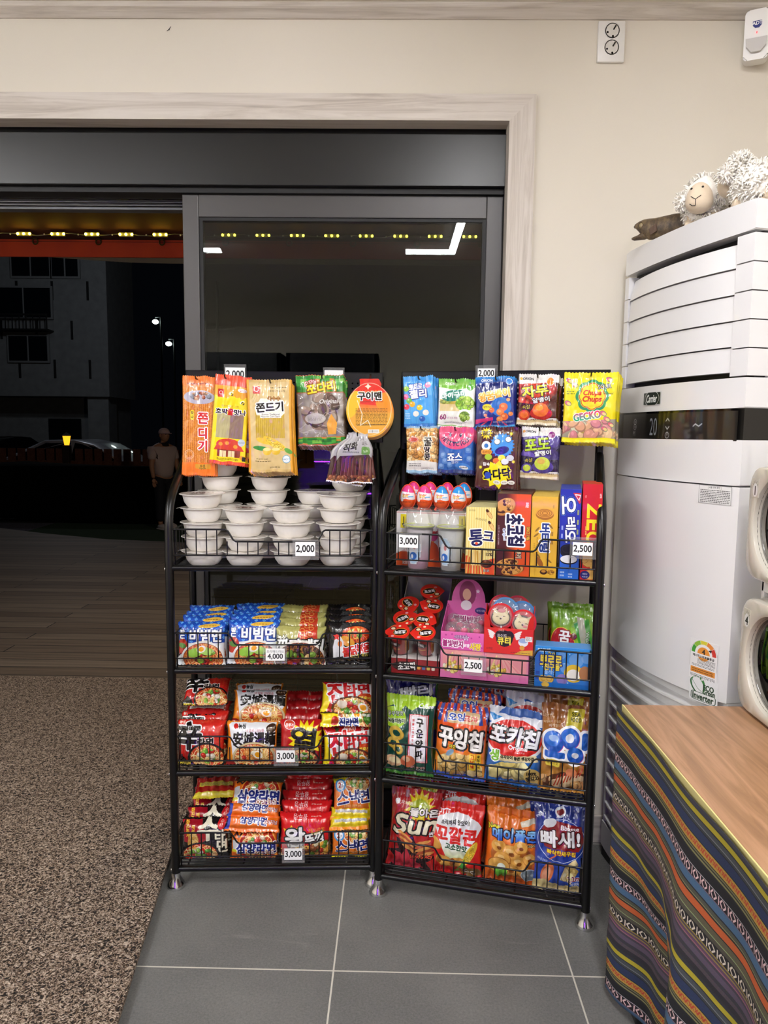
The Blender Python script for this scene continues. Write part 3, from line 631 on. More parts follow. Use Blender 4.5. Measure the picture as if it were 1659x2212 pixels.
# the man walking outside
def person():
    t = empty('person', (-3.93, 12.35, G), RAD(-38), 'person in pale polo shirt and cap standing outside on the turf', 'person')
    def skin(name, V, E, Rr, m, parent, lv=2):
        me = bpy.data.meshes.new(name); me.from_pydata(V, E, []); me.materials.append(m); o = bpy.data.objects.new(name, me); link(o, parent)
        md = o.modifiers.new('skin', 'SKIN'); md.use_smooth_shade = True
        for i, q in enumerate(Rr):
            q = q if isinstance(q, tuple) else (q, q); me.skin_vertices[0].data[i].radius = q
        me.skin_vertices[0].data[0].use_root = True
        sb = o.modifiers.new('sub', 'SUBSURF'); sb.levels = lv; sb.render_levels = lv; return o
    SK = mat('skin', '#b98768', 0.55); SH = mat('polo_shirt', '#d3bdb8', 0.8); TR = mat('dark_trousers', '#1b1d25', 0.8); WH = mat('white_shoe', '#d9cfc9', 0.6)
    V = [(0, 0, .93), (0, 0, 1.15), (0, 0.01, 1.38), (0.015, 0, 1.47), (0.03, 0, 1.56), (0, .19, 1.37), (0.02, .25, 1.1), (0.08, .26, .88), (0, -.19, 1.37), (0.02, -.25, 1.1), (0.09, -.26, .88),
         (0, .09, .88), (0.01, .1, .5), (-0.01, .1, .09), (0, -.09, .88), (0.03, -.1, .5), (0.02, -.1, .09), (0.1, .1, .05), (0.13, -.1, .05)]
    E_ = [(0, 1), (1, 2), (2, 3), (3, 4), (2, 5), (5, 6), (6, 7), (2, 8), (8, 9), (9, 10), (0, 11), (11, 12), (12, 13), (0, 14), (14, 15), (15, 16), (13, 17), (16, 18)]
    body = skin('body', V, E_, [(.09, .11), (.10, .12), (.10, .155), .055, .055, .06, .045, .032, .06, .045, .032, .095, .065, .04, .095, .065, .04, .035, .035], SK, t)
    b = bmesh.new(); ellip(b, (0.045, 0, 1.6), (.092, .076, .118), 20, 14); ellip(b, (0.137, 0, 1.585), (.02, .014, .02), 8, 6)
    for s in (-1, 1): ellip(b, (0.03, s*.077, 1.595), (.02, .01, .03), 8, 6)
    ellip(b, (0.125, 0, 1.545), (.012, .024, .006), 8, 5); obj('head', b, SK, body, 180)
    b = bmesh.new()
    for s in (-1, 1): ellip(b, (0.128, s*.032, 1.615), (.008, .013, .006), 8, 5)
    obj('eye', b, M_HOLE, body)
    for s in (-1, 1):        # hands: palm, four fingers and a thumb, loosely curled
        y = s*.26; b = bmesh.new(); ellip(b, (0.1, y, .835), (.024, .038, .045), 10, 8)
        for q, L in zip((-1.5, -.5, .5, 1.5), (.06, .07, .066, .052)):
            tube(b, [(0.1, y+q*.017, .80), (0.108, y+q*.017, .80-L*.6), (0.122, y+q*.016, .80-L)], [.009, .0085, .006], 6)
        tube(b, [(0.115, y-s*.02, .845), (0.138, y-s*.028, .82), (0.145, y-s*.024, .79)], [.011, .01, .007], 6); obj('hand', b, SK, body, 180)
    skin('shirt', [(0, 0, .83), (0, 0, 1.12), (0, 0.01, 1.37), (0.01, 0, 1.43), (0, .2, 1.36), (0.01, .245, 1.17), (0, -.2, 1.36), (0.01, -.245, 1.17)], [(0, 1), (1, 2), (2, 3), (2, 4), (4, 5), (2, 6), (6, 7)], [(.165, .2), (.155, .18), (.135, .19), .075, .075, .07, .075, .07], SH, t)
    skin('trousers', [(0, 0, .98), (0, .095, .85), (0.01, .1, .5), (-0.01, .1, .12), (0, -.095, .85), (0.03, -.1, .5), (0.02, -.1, .12)], [(0, 1), (1, 2), (2, 3), (0, 4), (4, 5), (5, 6)], [(.13, .16), .115, .085, .075, .115, .085, .075], TR, t)
    for y, x in ((.1, .02), (-.1, .05)):
        b = bmesh.new(); ellip(b, (x+.04, y, .05), (.14, .052, .05), 14, 8); box(b, x-.09, y-.05, 0, x+.17, y+.05, .028, .012); obj('shoe', b, WH, t, 60)
    b = bmesh.new(); ellip(b, (0.035, 0, 1.64), (.105, .09, .085), 20, 12)
    bmesh.ops.bisect_plane(b, geom=b.verts[:]+b.edges[:]+b.faces[:], plane_co=(0, 0, 1.628), plane_no=(0, 0, -1), clear_outer=True)
    prism(b, [(0.1+.11*math.cos(RAD(a)), .075*math.sin(RAD(a))) for a in range(-90, 91, 15)], 1.628, 1.638, axis='z'); obj('cap', b, mat('pale_cap', '#cdb0ae', 0.8), t, 60)
    b = bmesh.new(); lathe(b, [(.075, 1.41), (.1, 1.42), (.085, 1.47), (.07, 1.475)], 20); obj('collar', b, mat('black_collar', '#16161a', 0.8), t, 60)
person()

# ================================================================ THE TWO DISPLAY RACKS
M_BLK = mat('black_powder_coat', '#060607', 0.3, 0.0, 0.4, bump=(400, 0.06, 0.001)); M_CHR = mat('chrome', '#d8d8d6', 0.14, 1.0)
RW, RD = 0.594, 0.29
SHELF = (0.972, 0.668, 0.356, 0.056)        # top of the wires, from the upper shelf down
class Rack:
    def __init__(s, x, y, deg):
        s.o = Vector((x, y, 0)); s.a = RAD(deg); s.M = Matrix.Translation(s.o) @ Matrix.Rotation(s.a, 4, 'Z')
        s.u = np.array([math.cos(s.a), math.sin(s.a), 0]); s.d = np.array([-math.sin(s.a), math.cos(s.a), 0]); s.A = np.array([x, y, 0.0])
    def px(s, x, y, dep):
        """photo pixel -> (u, z) on the plane standing dep metres behind the front posts"""
        v = ray(x, y); o = np.array([0, 0, CAM_H]); P = s.A+dep*s.d; t = np.dot(P-o, s.d)/np.dot(v, s.d); q = o+t*v-s.A
        return float(q @ s.u), float(q[2])
    def box(s, x0, y0, x1, y1, dep):
        a, b_ = s.px(x0, (y0+y1)/2, dep), s.px(x1, (y0+y1)/2, dep); c, e = s.px((x0+x1)/2, y0, dep), s.px((x0+x1)/2, y1, dep)
        return (a[0]+b_[0])/2, e[1], b_[0]-a[0], c[1]-e[1]           # centre u, bottom z, width, height
    def put(s, o, u, d, z, yaw=0, tilt=0, roll=0):
        o.matrix_world = s.M @ Matrix.Translation((u, d, z)) @ Matrix.Rotation(RAD(yaw), 4, 'Z') @ Matrix.Rotation(RAD(-tilt), 4, 'X') @ Matrix.Rotation(RAD(roll), 4, 'Y'); return o
LR = Rack(-0.642, 2.051, 2.87); RR = Rack(-0.033, 2.038, -12.67)
PEG_D = 0.262
def build_rack(R, label, deck_fill):
    t = empty('display_rack', R.o, R.a, label, 'display rack', 'black wire display racks')
    for x in (0.0, RW):
        b = bmesh.new()
        prof = [(0.0, 0.045)]+[(0.0, 0.25), (0.0, 0.8), (0.0, 1.09), (0.006, 1.125), (0.022, 1.16), (0.05, 1.185), (0.10, 1.212), (0.255, 1.305)]
        w_ = 0.0125                                             # flat-oval steel tube
        pr = [(0, 0.04), (0, 0.7), (0, 1.085), (0.004, 1.115), (0.016, 1.148), (0.040, 1.175), (0.075, 1.197), (0.13, 1.228), (0.262, 1.303)]
        tube(b, [(x, p[0], p[1]) for p in pr], w_, 12); tube(b, [(x, 0.288, 0.04), (x, 0.288, 1.552)], 0.0115, 10)
        for z in SHELF: tube(b, [(x, 0, z), (x, 0.288, z)], 0.007, 8)
        tube(b, [(x, 0, 0.03), (x, 0, 0.045)], 0.009, 8); obj('side_frame', b, M_BLK, t, 50)
        for y in (0, 0.288):
            b = bmesh.new(); lathe(b, [(0.027, 0.0), (0.0275, 0.004), (0.024, 0.012), (0.014, 0.03), (0.013, 0.045), (0.0, 0.045)], 24, c=(x, y, 0)); obj('foot', b, M_CHR, t, 40)
    b = bmesh.new()
    for x in (-0.0125, RW+0.0125):
        for z in SHELF: ellip(b, (x, 0, z-0.004), (0.003, 0.005, 0.006), 8, 6)
    obj('bolt', b, M_CHR, t, 180)
    for k, z in enumerate(SHELF):
        b = bmesh.new()
        n = 17
        for i in range(n): tube(b, [(0.008, 0.02+0.265*i/(n-1), z-0.0022), (RW-0.008, 0.02+0.265*i/(n-1), z-0.0022)], 0.0019, 6)
        for x in (0.03, RW/2-0.1, RW/2+0.1, RW-0.03): tube(b, [(x, 0.005, z-0.006), (x, 0.285, z-0.006)], 0.0026, 6)
        tube(b, [(0.008, 0.285, z-0.004), (RW-0.008, 0.285, z-0.004)], 0.005, 8)
        sh = obj('wire_shelf', b, M_BLK, t, 50)
        b = bmesh.new(); tube(b, [(0.008, 0, z-0.001), (RW-0.008, 0, z-0.001)], 0.0085, 10); obj('front_bar', b, M_BLK, sh, 50)
        b = bmesh.new(); hi, lo, bt = z+0.111, z+0.0765, z+0.036
        rail = [(0.012, 0.002, hi), (0.160, 0.002, hi), (0.167, 0.002, hi-0.004), (0.182, 0.002, lo+0.005), (0.189, 0.002, lo), (RW-0.175, 0.002, lo), (RW-0.168, 0.002, lo+0.005), (RW-0.155, 0.002, hi-0.004), (RW-0.148, 0.002, hi), (RW-0.012, 0.002, hi)]
        tube(b, rail, 0.0027, 8); tube(b, [(0.012, 0.002, bt), (RW-0.012, 0.002, bt)], 0.0022, 8)
        for i in range(20):
            x = 0.0175+i*0.0294; top = hi if x < 0.163 or x > RW-0.151 else lo
            if i: tube(b, [(x, 0.0035, bt-0.002), (x, 0.0035, top)], 0.0017, 6)
        for x in (0.014, RW-0.014):
            for zz in (hi, bt): tube(b, [(x, 0.002, zz), (x, 0.28, zz)], 0.0022, 6)
            for i in range(8): tube(b, [(x, 0.03+0.034*i, bt), (x, 0.03+0.034*i, hi)], 0.0015, 5)
            tube(b, [(x, 0.012, z), (x, 0.012, hi)], 0.002, 6)
        tube(b, [(0.014, 0.28, hi), (RW-0.014, 0.28, hi)], 0.0022, 6)
        for i in range(1, 14): tube(b, [(0.014+0.0436*i, 0.28, z), (0.014+0.0436*i, 0.28, hi)], 0.0015, 5)
        obj('basket_guard', b, M_BLK, sh, 50)
    # perforated board with real holes: strips between the holes, joined
    b = bmesh.new(); X0, X1, Z0, Z1 = -0.004, RW+0.022, 1.332, 1.553; y0, y1 = PEG_D, PEG_D+0.0016; st, r = 0.0168, 0.0029
    nx = int((X1-X0-0.02)/st); nz = 11; gx = [X0+0.011+st*i for i in range(nx+1)]; gz = [Z1-0.026-st*j for j in range(nz+1)]
    def cell(xa, xb, za, zb):
        cx, cz = (xa+xb)/2, (za+zb)/2; n = 8
        ci = [b.verts.new((cx+r*math.cos(2*PI*(k+.5)/n), y0, cz+r*math.sin(2*PI*(k+.5)/n))) for k in range(n)]
        co = {k: b.verts.new((x, y0, z)) for k, (x, z) in enumerate(((xb, zb), (xa, zb), (xa, za), (xb, za)))}
        for k in range(4):
            i0 = 2*k; b.faces.new((co[k], ci[(i0+1) % n], ci[i0])); b.faces.new((co[k], co[(k+1) % 4], ci[(i0+2) % n], ci[(i0+1) % n]))
    for i in range(nx):
        for j in range(nz): cell(gx[i], gx[i+1], gz[j+1], gz[j])
    bmesh.ops.remove_doubles(b, verts=b.verts, dist=1e-5)
    for q in ((X0, gz[0], X1, Z1), (X0, Z0, X1, gz[-1]), (X0, gz[-1], gx[0], gz[0]), (gx[-1], gz[-1], X1, gz[0])):
        vv = [b.verts.new((x, y0, z)) for x, z in ((q[0], q[1]), (q[2], q[1]), (q[2], q[3]), (q[0], q[3]))]; b.faces.new(vv)
    box(b, X0, y0, Z1-0.003, X1, y0+0.02, Z1); box(b, X0, y0, Z0, X1, y0+0.02, Z0+0.003); box(b, X0, y0, Z0, X0+0.003, y0+0.02, Z1); box(b, X1-0.003, y0, Z0, X1, y0+0.02, Z1)
    pb = obj('peg_board', b, M_BLK, t)
    return t
RACK_L = build_rack(LR, 'black wire snack rack in front of the open doorway side', 0)
RACK_R = build_rack(RR, 'black wire snack rack beside the white air conditioner', 0)
def hook(R, rack, u, z, d0):
    b = bmesh.new(); tube(b, [(u, PEG_D+0.004, z), (u, d0-0.012, z), (u, d0-0.02, z+0.008)], 0.0022, 6); tube(b, [(u, PEG_D-0.002, z-0.012), (u, PEG_D-0.002, z+0.006)], 0.003, 6)
    obj('hook', b, M_BLK, rack, 50)
# price cards in clear holders
M_CLR = clear_mat('clear_plastic', (0.97, 0.97, 0.97), 1.0, 0.05, 0.08)
def price_tag(R, px, txt, label, dep=-0.006, hold=(6, 4, 8, 7), sub=None, z_hi=None, vis=True):
    """px = the card's box in the photo"""
    x0, y0, x1, y1 = px; u, z, w_, h_ = R.box(x0, y0, x1, y1, dep); U, Z, W_, H_ = R.box(x0-hold[0], y0-hold[1], x1+hold[2], y1+hold[3], dep)
    t = empty('price_tag', (0, 0, 0), 0, label, 'price tag', 'price tags'); R.put(t, u, dep, z)
    b = bmesh.new(); box(b, U-u-W_/2, 0.0009, Z-z, U-u+W_/2, 0.0016, Z-z+H_)
    for zz in (0, H_): box(b, U-u-W_/2, -0.003, Z-z+zz-0.0016, U-u+W_/2, 0.003, Z-z+zz+0.0016)
    obj('holder', b, M_CLR, t)
    a = Art(w_, h_, '#fbfbf9', 260)
    if txt:
        if sub: a.text(sub, 0.5, 0.24, 0.15, '#333', w=0.9); a.text(txt, 0.5, 0.66, 0.32, '#111', w=0.8, b=0.008)
        else: a.text(txt, 0.5, 0.5, 0.4, '#141414', w=0.9, b=0.01)
    o = obj('card', bx(-w_/2, -0.0012, 0, w_/2, 0.0006, h_), a.mat('price_card', 0.5, crinkle=0, coat=0), t); uvf(o, w_, h_, 0.5, 0)
price_tag(LR, (638, 1171, 681, 1201), '2,000', 'price tag reading 2,000 on the shelf of white bowls')
price_tag(LR, (574, 1401, 615, 1427), '4,000', 'price tag reading 4,000 under a line of small writing', sub='조리해드려요', hold=(6, 7, 5, 5))
price_tag(LR, (597, 1621, 637, 1646), '3,000', 'price tag reading 3,000 below the flame noodle packs')
price_tag(LR, (614, 1833, 653, 1857), '3,000', 'price tag reading 3,000 on the bottom shelf of the left rack', hold=(5, 9, 5, 5))
price_tag(RR, (862, 1156, 903, 1183), '3,000', 'price tag reading 3,000 in front of the domed cups')
price_tag(RR, (1237, 1172, 1280, 1200), '2,500', 'price tag reading 2,500 in front of the cracker boxes', hold=(6, 10, 8, 6))
price_tag(RR, (1002, 1425, 1042, 1452), '2,500', 'price tag reading 2,500 in front of the pink toy boxes', hold=(6, 10, 8, 6))
price_tag(LR, (487, 794, 529, 824), '2,000', 'price tag reading 2,000 above the yellow and orange pouch', dep=PEG_D-0.012, hold=(3, 6, 3, 8))
price_tag(LR, (701, 800, 741, 830), '', 'blank white price tag behind the green and clear bag', dep=PEG_D-0.012, hold=(3, 5, 3, 8))
price_tag(RR, (1032, 796, 1069, 818), '2,000', 'price tag reading 2,000 above the dark blue candy bag', dep=PEG_D-0.012, hold=(5, 6, 6, 8))

# ---------------------------------------------------------------- packet shapes
def bag_mesh(name, w, h, t, art, back, seed=1, seal=0.014, tseal=None, ev=2.6, eu=2.4, nar=0.05, wr=0.0032, nu=32, nv=44, fold=0.0, pin=0.0, zig=0.0012, dent=0.0):
    """sealed film packet: printed front sheet and plain back sheet blown apart, crimped top and bottom, creases running from the seals"""
    rd = random.Random(seed); so = rd.uniform(0, 50); tseal = seal if tseal is None else tseal
    ph = [rd.uniform(0, 6) for _ in range(6)]; me = bpy.data.meshes.new(name); V = []; UV = []
    def pt(i, j, side):
        u = -1+2*i/nu; v = j/nv; z = v*h; a, e = seal/h, 1-tseal/h
        if v <= a or v >= e: pr = 0.0
        else: q = 2*(v-a)/(e-a)-1; pr = (1-abs(q)**ev)**0.6
        T = t/2*pr*(max(0, 1-abs(u)**eu))**0.55+0.0004
        dz = min(abs(z-seal), abs(h-tseal-z)); k = math.exp(-dz/0.035)*(1 if 0 < j < nv else 0.4)
        wv = wr*k*(math.sin(u*17+ph[0]+v*2)+0.7*math.sin(u*31+ph[1])+0.5*math.sin(u*7+ph[2]))
        nzv = wr*1.3*mnoise.noise(Vector((u*2.6*w/0.1+so, z*26, side*9)))*(0.3+pr)+wr*0.8*mnoise.noise(Vector((u*7+so, z*70, side*5)))*(0.2+pr)
        x = u*w/2*(1-nar*pr-pin*max(0, v-0.75)); sgn = -1 if side == 0 else 1; ed = (1-abs(u)**6)
        y = sgn*T+wv*(0.4+0.6*ed)+sgn*nzv*ed*min(1, pr*3)
        if dent: y += -sgn*dent*math.exp(-((v-0.8)/0.13)**2-((u-0.15)/0.5)**2)
        if fold and v > e-0.04: f = (v-(e-0.04))/(1-e+0.04); y += fold*f*f; z -= abs(fold)*0.35*f*f
        if j in (0, nv): z += zig*(1 if i % 2 else -1)
        z += 0.004*mnoise.noise(Vector((u*2+so, v*2, 0)))*(1-pr)
        return (x, y, z), (0.5+u/2, v)
    idx = {}
    for side in (0, 1):
        for j in range(nv+1):
            for i in range(nu+1):
                if side == 1 and i in (0, nu): idx[side, i, j] = idx[0, i, j]; continue
                p, q = pt(i, j, side); idx[side, i, j] = len(V); V.append(p); UV.append(q)
    F = []; MI = []
    for side in (0, 1):
        for j in range(nv):
            for i in range(nu):
                q = (idx[side, i, j], idx[side, i+1, j], idx[side, i+1, j+1], idx[side, i, j+1]); F.append(q if side == 0 else q[::-1]); MI.append(side)
    me.from_pydata(V, [], F); uv = me.uv_layers.new(name='UVMap')
    li = np.zeros(len(me.loops), int); me.loops.foreach_get('vertex_index', li); uv.data.foreach_set('uv', np.array(UV, np.float32)[li].ravel())
    me.polygons.foreach_set('material_index', MI); me.materials.append(art); me.materials.append(back); smooth(me); return me
def carton_mesh(name, w, h, d, art, side, top=None, bev=0.0008):
    b = bx(-w/2, 0, 0, w/2, d, h, bev, 1); me = bpy.data.meshes.new(name); bmesh.ops.recalc_face_normals(b, faces=b.faces); b.to_mesh(me); b.free()
    for m in (art, side, top or side): me.materials.append(m)
    uv = me.uv_layers.new(name='UVMap')
    for p in me.polygons:
        p.material_index = 0 if p.normal.y < -0.9 else (2 if p.normal.z > 0.9 else 1)
        for l in p.loop_indices:
            c = me.vertices[me.loops[l].vertex_index].co; uv.data[l].uv = (0.5+c.x/w, c.z/h) if p.normal.z < 0.9 else (0.5+c.x/w, c.y/d)
    return me
def thing(name, me, label, cat, group=None):
    o = bpy.data.objects.new(name, me); link(o); return tag(o, label, cat, group)
def film(name, c, rough=0.3): return mat(name, c, rough, coat=0.3, bump=(55, 0.3, 0.004))
ORD = ('front', 'second', 'third', 'fourth', 'fifth', 'sixth', 'seventh')

# ================================================================ PRINTED DESIGNS
def d_orange(w, h):
    a = Art(w, h, '#d9822a')
    for i in range(16): a.rect(i/16, 0.2, i/16+0.02, 0.9, '#a85a14', 0.55); a.rect(i/16+0.03, 0.2, i/16+0.045, 0.9, '#f0a650', 0.6)
    a.mottle(0.05, 6); a.rect(0, 0, 1, 0.1, '#f07a22'); a.ell(0.5, 0.21, 0.46, 0.2, '#b9b4c6'); a.blobs(a.m_ell(0.55, 0.2, 0.32, 0.13), ['#a4543a', '#8d8f9c', '#c99a7a'], 20, 0.07); a.fine(0.15, 0.06, 0.8, 0.09, 1, '#7a2a10')
    a.rr(0.24, 0.34, 0.36, 0.44, 0.06, '#f6d636'); a.text('맛', 0.3, 0.368, 0.085, '#3a1c08', b=.005); a.text('나', 0.3, 0.41, 0.085, '#3a1c08', b=.005)
    for c, v in (('쫀', 0.42), ('디', 0.57), ('기', 0.70)): a.text(c, 0.62, v, 0.3, '#d02a22', o=[('#fff', .025)], b=.02)
    a.ell(0.22, 0.79, 0.14, 0.14, '#f3cdb0', ring=0.012); a.ell(0.22, 0.79, 0.1, 0.1, '#f3cdb0', ring=0.008); a.rect(0, 0.87, 1, 1, '#f07a22'); a.rr(0.4, 0.885, 0.85, 0.935, 0.04, '#e0a030'); a.text('푸름', 0.62, 0.905, 0.08, '#222'); a.text('Purum', 0.62, 0.926, 0.05, '#222'); return a
def d_yellow(w, h):
    a = Art(w, h, '#f8df12'); a.rect(0, 0, 1, 0.12, '#e5502c'); a.rect(0, 0.12, 1, 0.21, '#f3a62c')
    for i in range(7): a.ell(0.07+i*0.145, 0.21, 0.09, 0.06+0.03*(i % 3), '#f3a62c')
    a.rr(0.1, 0.16, 0.27, 0.25, 0.02, '#c92a24'); a.ell(0.185, 0.2, 0.05, 0.05, '#fff', ring=.012); a.ell(0.78, 0.16, 0.13, 0.055, '#fff'); a.fine(0.7, 0.15, 0.88, 0.175, 2, '#a33')
    for x, v in ((0.47, 0.2), (0.8, 0.29)): a.ell(x, v, 0.07, 0.045, '#fff3c0', -30); a.ell(x+0.02, v+0.01, 0.045, 0.04, '#3a2a10', 30); a.ell(x+0.02, v+0.01, 0.015, 0.04, '#f8df12', 30)
    a.text('추억의 옛날 그맛!', 0.47, 0.345, 0.06, '#8a4a12', w=0.5); a.rect(0.12, 0.43, 0.88, 0.7, '#b3a878'); a.rect(0.5, 0.43, 0.88, 0.7, '#8a7060')
    for i in range(26): a.rect(0.12+i*0.0292, 0.43, 0.126+i*0.0292, 0.7, '#d8cfa4' if i < 13 else '#a99080', 0.7)
    a.text('호박꿀맛나', 0.5, 0.405, 0.14, '#2a1408', o=[('#fff', .02)], w=0.84, b=.012); a.text('꿀', 0.49, 0.405, 0.17, '#d83020', b=.012)
    a.poly([(0.1, 0.84), (0.22, 0.74), (0.5, 0.7), (0.8, 0.75), (0.95, 0.84)], '#d8442c'); a.ell(0.5, 0.77, 0.34, 0.16, '#d8442c'); a.rect(0.2, 0.83, 0.85, 0.91, '#8a3420')
    for x in (0.36, 0.6): a.rect(x-0.09, 0.84, x+0.09, 0.91, '#f3e2b0'); a.line([(x, 0.84), (x, 0.91)], .01, '#a33')
    for x, v in ((0.28, 0.77), (0.46, 0.755), (0.7, 0.79)): a.ell(x, v, 0.06, 0.05, '#f0a030')
    a.ell(0.86, 0.74, 0.1, 0.1, '#cfd9e0'); a.text('HACCP', 0.86, 0.74, 0.04, '#5a7a9a'); a.ell(0.9, 0.91, 0.07, 0.06, '#f0a030'); a.rr(0.9, 0.9, 1.0, 0.95, 0.02, '#222')
    a.fine(0.2, 0.925, 0.8, 0.95, 2, '#5a4a10'); a.rect(0, 0.962, 1, 1, '#e5502c'); return a
def d_corn(w, h):
    a = Art(w, h, '#d5b471'); a.mottle(0.03, 30); a.rr(0.06, 0.03, 0.93, 0.97, 0.02, '#dcc086'); a.mottle(0.02, 20); a.rect(0.94, 0, 1, 1, '#f0a62a'); a.rect(0, 0, 0.05, 1, '#f0a62a')
    for p in ([(0.1, 0.2), (0.3, 0.02)], [(0.12, 0.24), (0.28, 0.1)]): a.line(p, .012, '#a99a4a', .6)
    a.rr(0.13, 0.07, 0.3, 0.15, 0.02, '#c92f2a'); a.ell(0.215, 0.1, 0.06, 0.06, '#fff', ring=.014); a.fine(0.5, 0.08, 0.88, 0.1, 1, '#5a4a20'); a.text('추억의 옛날 그 맛', 0.68, 0.125, 0.045, '#3a2a10', w=0.34)
    a.rect(0.17, 0.27, 0.83, 0.63, '#c9a838')
    for i in range(30): a.rect(0.17+i*0.022, 0.27, 0.177+i*0.022, 0.63, '#a8861c' if i % 2 else '#e4ca62', .7)
    a.poly([(0.16, 0.3), (0.3, 0.2), (0.8, 0.22), (0.84, 0.36), (0.75, 0.4), (0.2, 0.38)], '#fff8e4'); a.text('쫀드기', 0.5, 0.295, 0.2, '#1a1410', o=[('#fff', .03)], w=0.6, b=.018, rot=-3)
    a.text('옥수수', 0.6, 0.205, 0.09, '#e0962a', o=[('#5a3408', .012)], w=0.28); a.rect(0.28, 0.36, 0.76, 0.41, '#fffaf0'); a.text('Korean Traditional', 0.52, 0.373, 0.04, '#333', w=0.4); a.text('Macaroni Corn Snack', 0.52, 0.395, 0.04, '#333', w=0.44)
    a.ell(0.3, 0.74, 0.2, 0.05, '#3d8f3c', 8); a.ell(0.35, 0.66, 0.18, 0.06, '#eec43c', 18); a.ell(0.6, 0.69, 0.3, 0.085, '#f2cc42', 30); a.blobs(a.m_ell(0.6, 0.69, 0.28, 0.07, 30), ['#f7da5e', '#eec030'], 60, .022, hi=.1); a.ell(0.9, 0.77, 0.1, 0.05, '#5aa03c', 30)
    for x in (0.42, 0.62): a.ell(x, 0.77, 0.1, 0.085, '#e8bf38'); a.ell(x, 0.75, 0.09, 0.035, '#f6e496')
    a.ell(0.85, 0.86, 0.09, 0.09, '#eef4f6'); a.ell(0.85, 0.86, 0.09, 0.09, '#58a0c0', ring=.012); a.text('HACCP', 0.85, 0.86, 0.035, '#4a7a9a'); a.text('54 g(203 kcal)', 0.3, 0.855, 0.04, '#4a3a18', w=.26); a.fine(0.15, 0.87, 0.5, 0.885, 1, '#4a3a18'); a.text('2024.08.24', 0.58, 0.95, .035, '#3a3018', w=.22); return a
def d_squid(w, h):
    a = Art(w, h, '#9a918a'); a.mottle(0.1, 24, 3); rd = random.Random(2)
    a.blobs(a.m_ell(0.5, 0.5, 0.42, 0.4), ['#6f5548', '#8d7464', '#5c463c', '#a08a7a'], 22, 0.16, hi=.15)
    for k in range(34): x, v = rd.random(), rd.uniform(.28, .88); a.line([(x, v), (x+rd.uniform(-.15, .15), v+rd.uniform(-.08, .08)), (x+rd.uniform(-.2, .2), v+rd.uniform(-.1, .1))], .007, '#e6e2de', .75)
    for v0, v1 in ((0, .25), (.87, .99)):
        for i in range(10):
            for j in range(5): vv = v0+(v1-v0)*j/5; a.rect(i/10, vv, i/10+.1, vv+(v1-v0)/5, rd.choice(['#2f8a2e', '#4fa83a', '#7cc04a', '#1f6f2a', '#c98a3a', '#2f8a2e', '#3b9a36']))
        a.rect(0, v0, 1, v0+.008, '#d06a3a'); a.rect(0, v1-.01, 1, v1, '#d0503a')
    a.text('오징어', .3, .11, .11, '#fff', o=[('#a5281c', .02)], w=.24, rot=-8); a.text('쪼다리', .52, .18, .2, '#f8e22a', o=[('#8a5a10', .02)], w=.58, b=.018, rot=-8); a.text('Original', .68, .38, .11, '#f4f2ee', sh=.3, w=.4, o=[('#8a8078', .01)])
    a.ell(.38, .61, .22, .11, '#c9c4c2', al=.8); a.fine(.22, .58, .52, .65, 4, '#8a8480'); a.poly([(.72, .55), (.84, .68), (.8, .84), (.64, .84), (.62, .68)], '#eba63c'); a.text('한일식품', .45, .92, .05, '#1a2a10', w=.2); return a
def d_jelly_blue(w, h):
    a = Art(w, h, '#3f9be6'); a.grad('#3f9be6', '#56aef0'); a.text('뽀로로', .42, .2, .16, '#fff', o=[('#2a3f9a', .03)], w=.44, b=.012, rot=-4); a.text('젤리', .5, .35, .26, '#fff', o=[('#2a3f9a', .035)], w=.56, b=.02, rot=-5)
    for u, v, c in ((.1, .24, '#8fc63c'), (.08, .4, '#e85a9a'), (.2, .48, '#6fb83a'), (.1, .6, '#e63a5a'), (.3, .55, '#f4b22a'), (.55, .62, '#f2cf2e'), (.75, .72, '#f6f2ea'), (.42, .74, '#f6f2ea'), (.62, .84, '#2a62c0'), (.82, .18, '#f08ab0')): a.ell(u, v, .1, .09, c); a.ell(u-.03, v-.02, .03, .025, '#ffffff', al=.6)
    a.fine(.05, .72, .22, .84, 4, '#e8f4ff'); a.rect(0, .93, 1, 1, '#2f78c4'); return a
def d_grape_green(w, h):
    a = Art(w, h, '#f0f1ea'); a.grad('#62b03a', '#9acb62', 0, .14, (a.Y < .13*a.H).astype(float)); a.poly([(0, .12), (1, .12), (1, .16), (.5, .22), (0, .17)], '#7cbc48'); a.text('ORION', .32, .09, .06, '#f4faee', b=.006, w=.26)
    a.rect(.05, .42, .55, .62, '#c9b14a'); a.rect(.05, .52, .6, .66, '#dcc68c'); a.blobs(a.m_ell(.2, .47, .16, .06), ['#7a8a2a', '#98a83a'], 14, .05)
    a.ell(.42, .34, .34, .15, '#157a62', -8); a.text('마이구미', .42, .33, .15, '#fff', w=.66, b=.014, rot=-8); a.blobs(a.m_ell(.74, .5, .26, .2), ['#9acb3a', '#7ab52a', '#b4da5a'], 34, .085); a.ell(.86, .16, .09, .09, '#58a838')
    a.ell(.74, .77, .21, .2, '#fbfbf6'); a.blobs(a.m_ell(.74, .77, .15, .14), ['#86a83a', '#9cba4a', '#6f9430'], 26, .055); a.text('60', .15, .78, .13, '#8e2a6a', b=.012, w=.17); a.text('%청포도과즙', .4, .8, .055, '#8e2a6a', w=.3); a.fine(.2, .88, .8, .91, 2, '#667'); a.rect(0, .95, 1, 1, '#e8ece2'); a.line([(0, .94), (1, .99)], .02, '#6aa83c'); return a
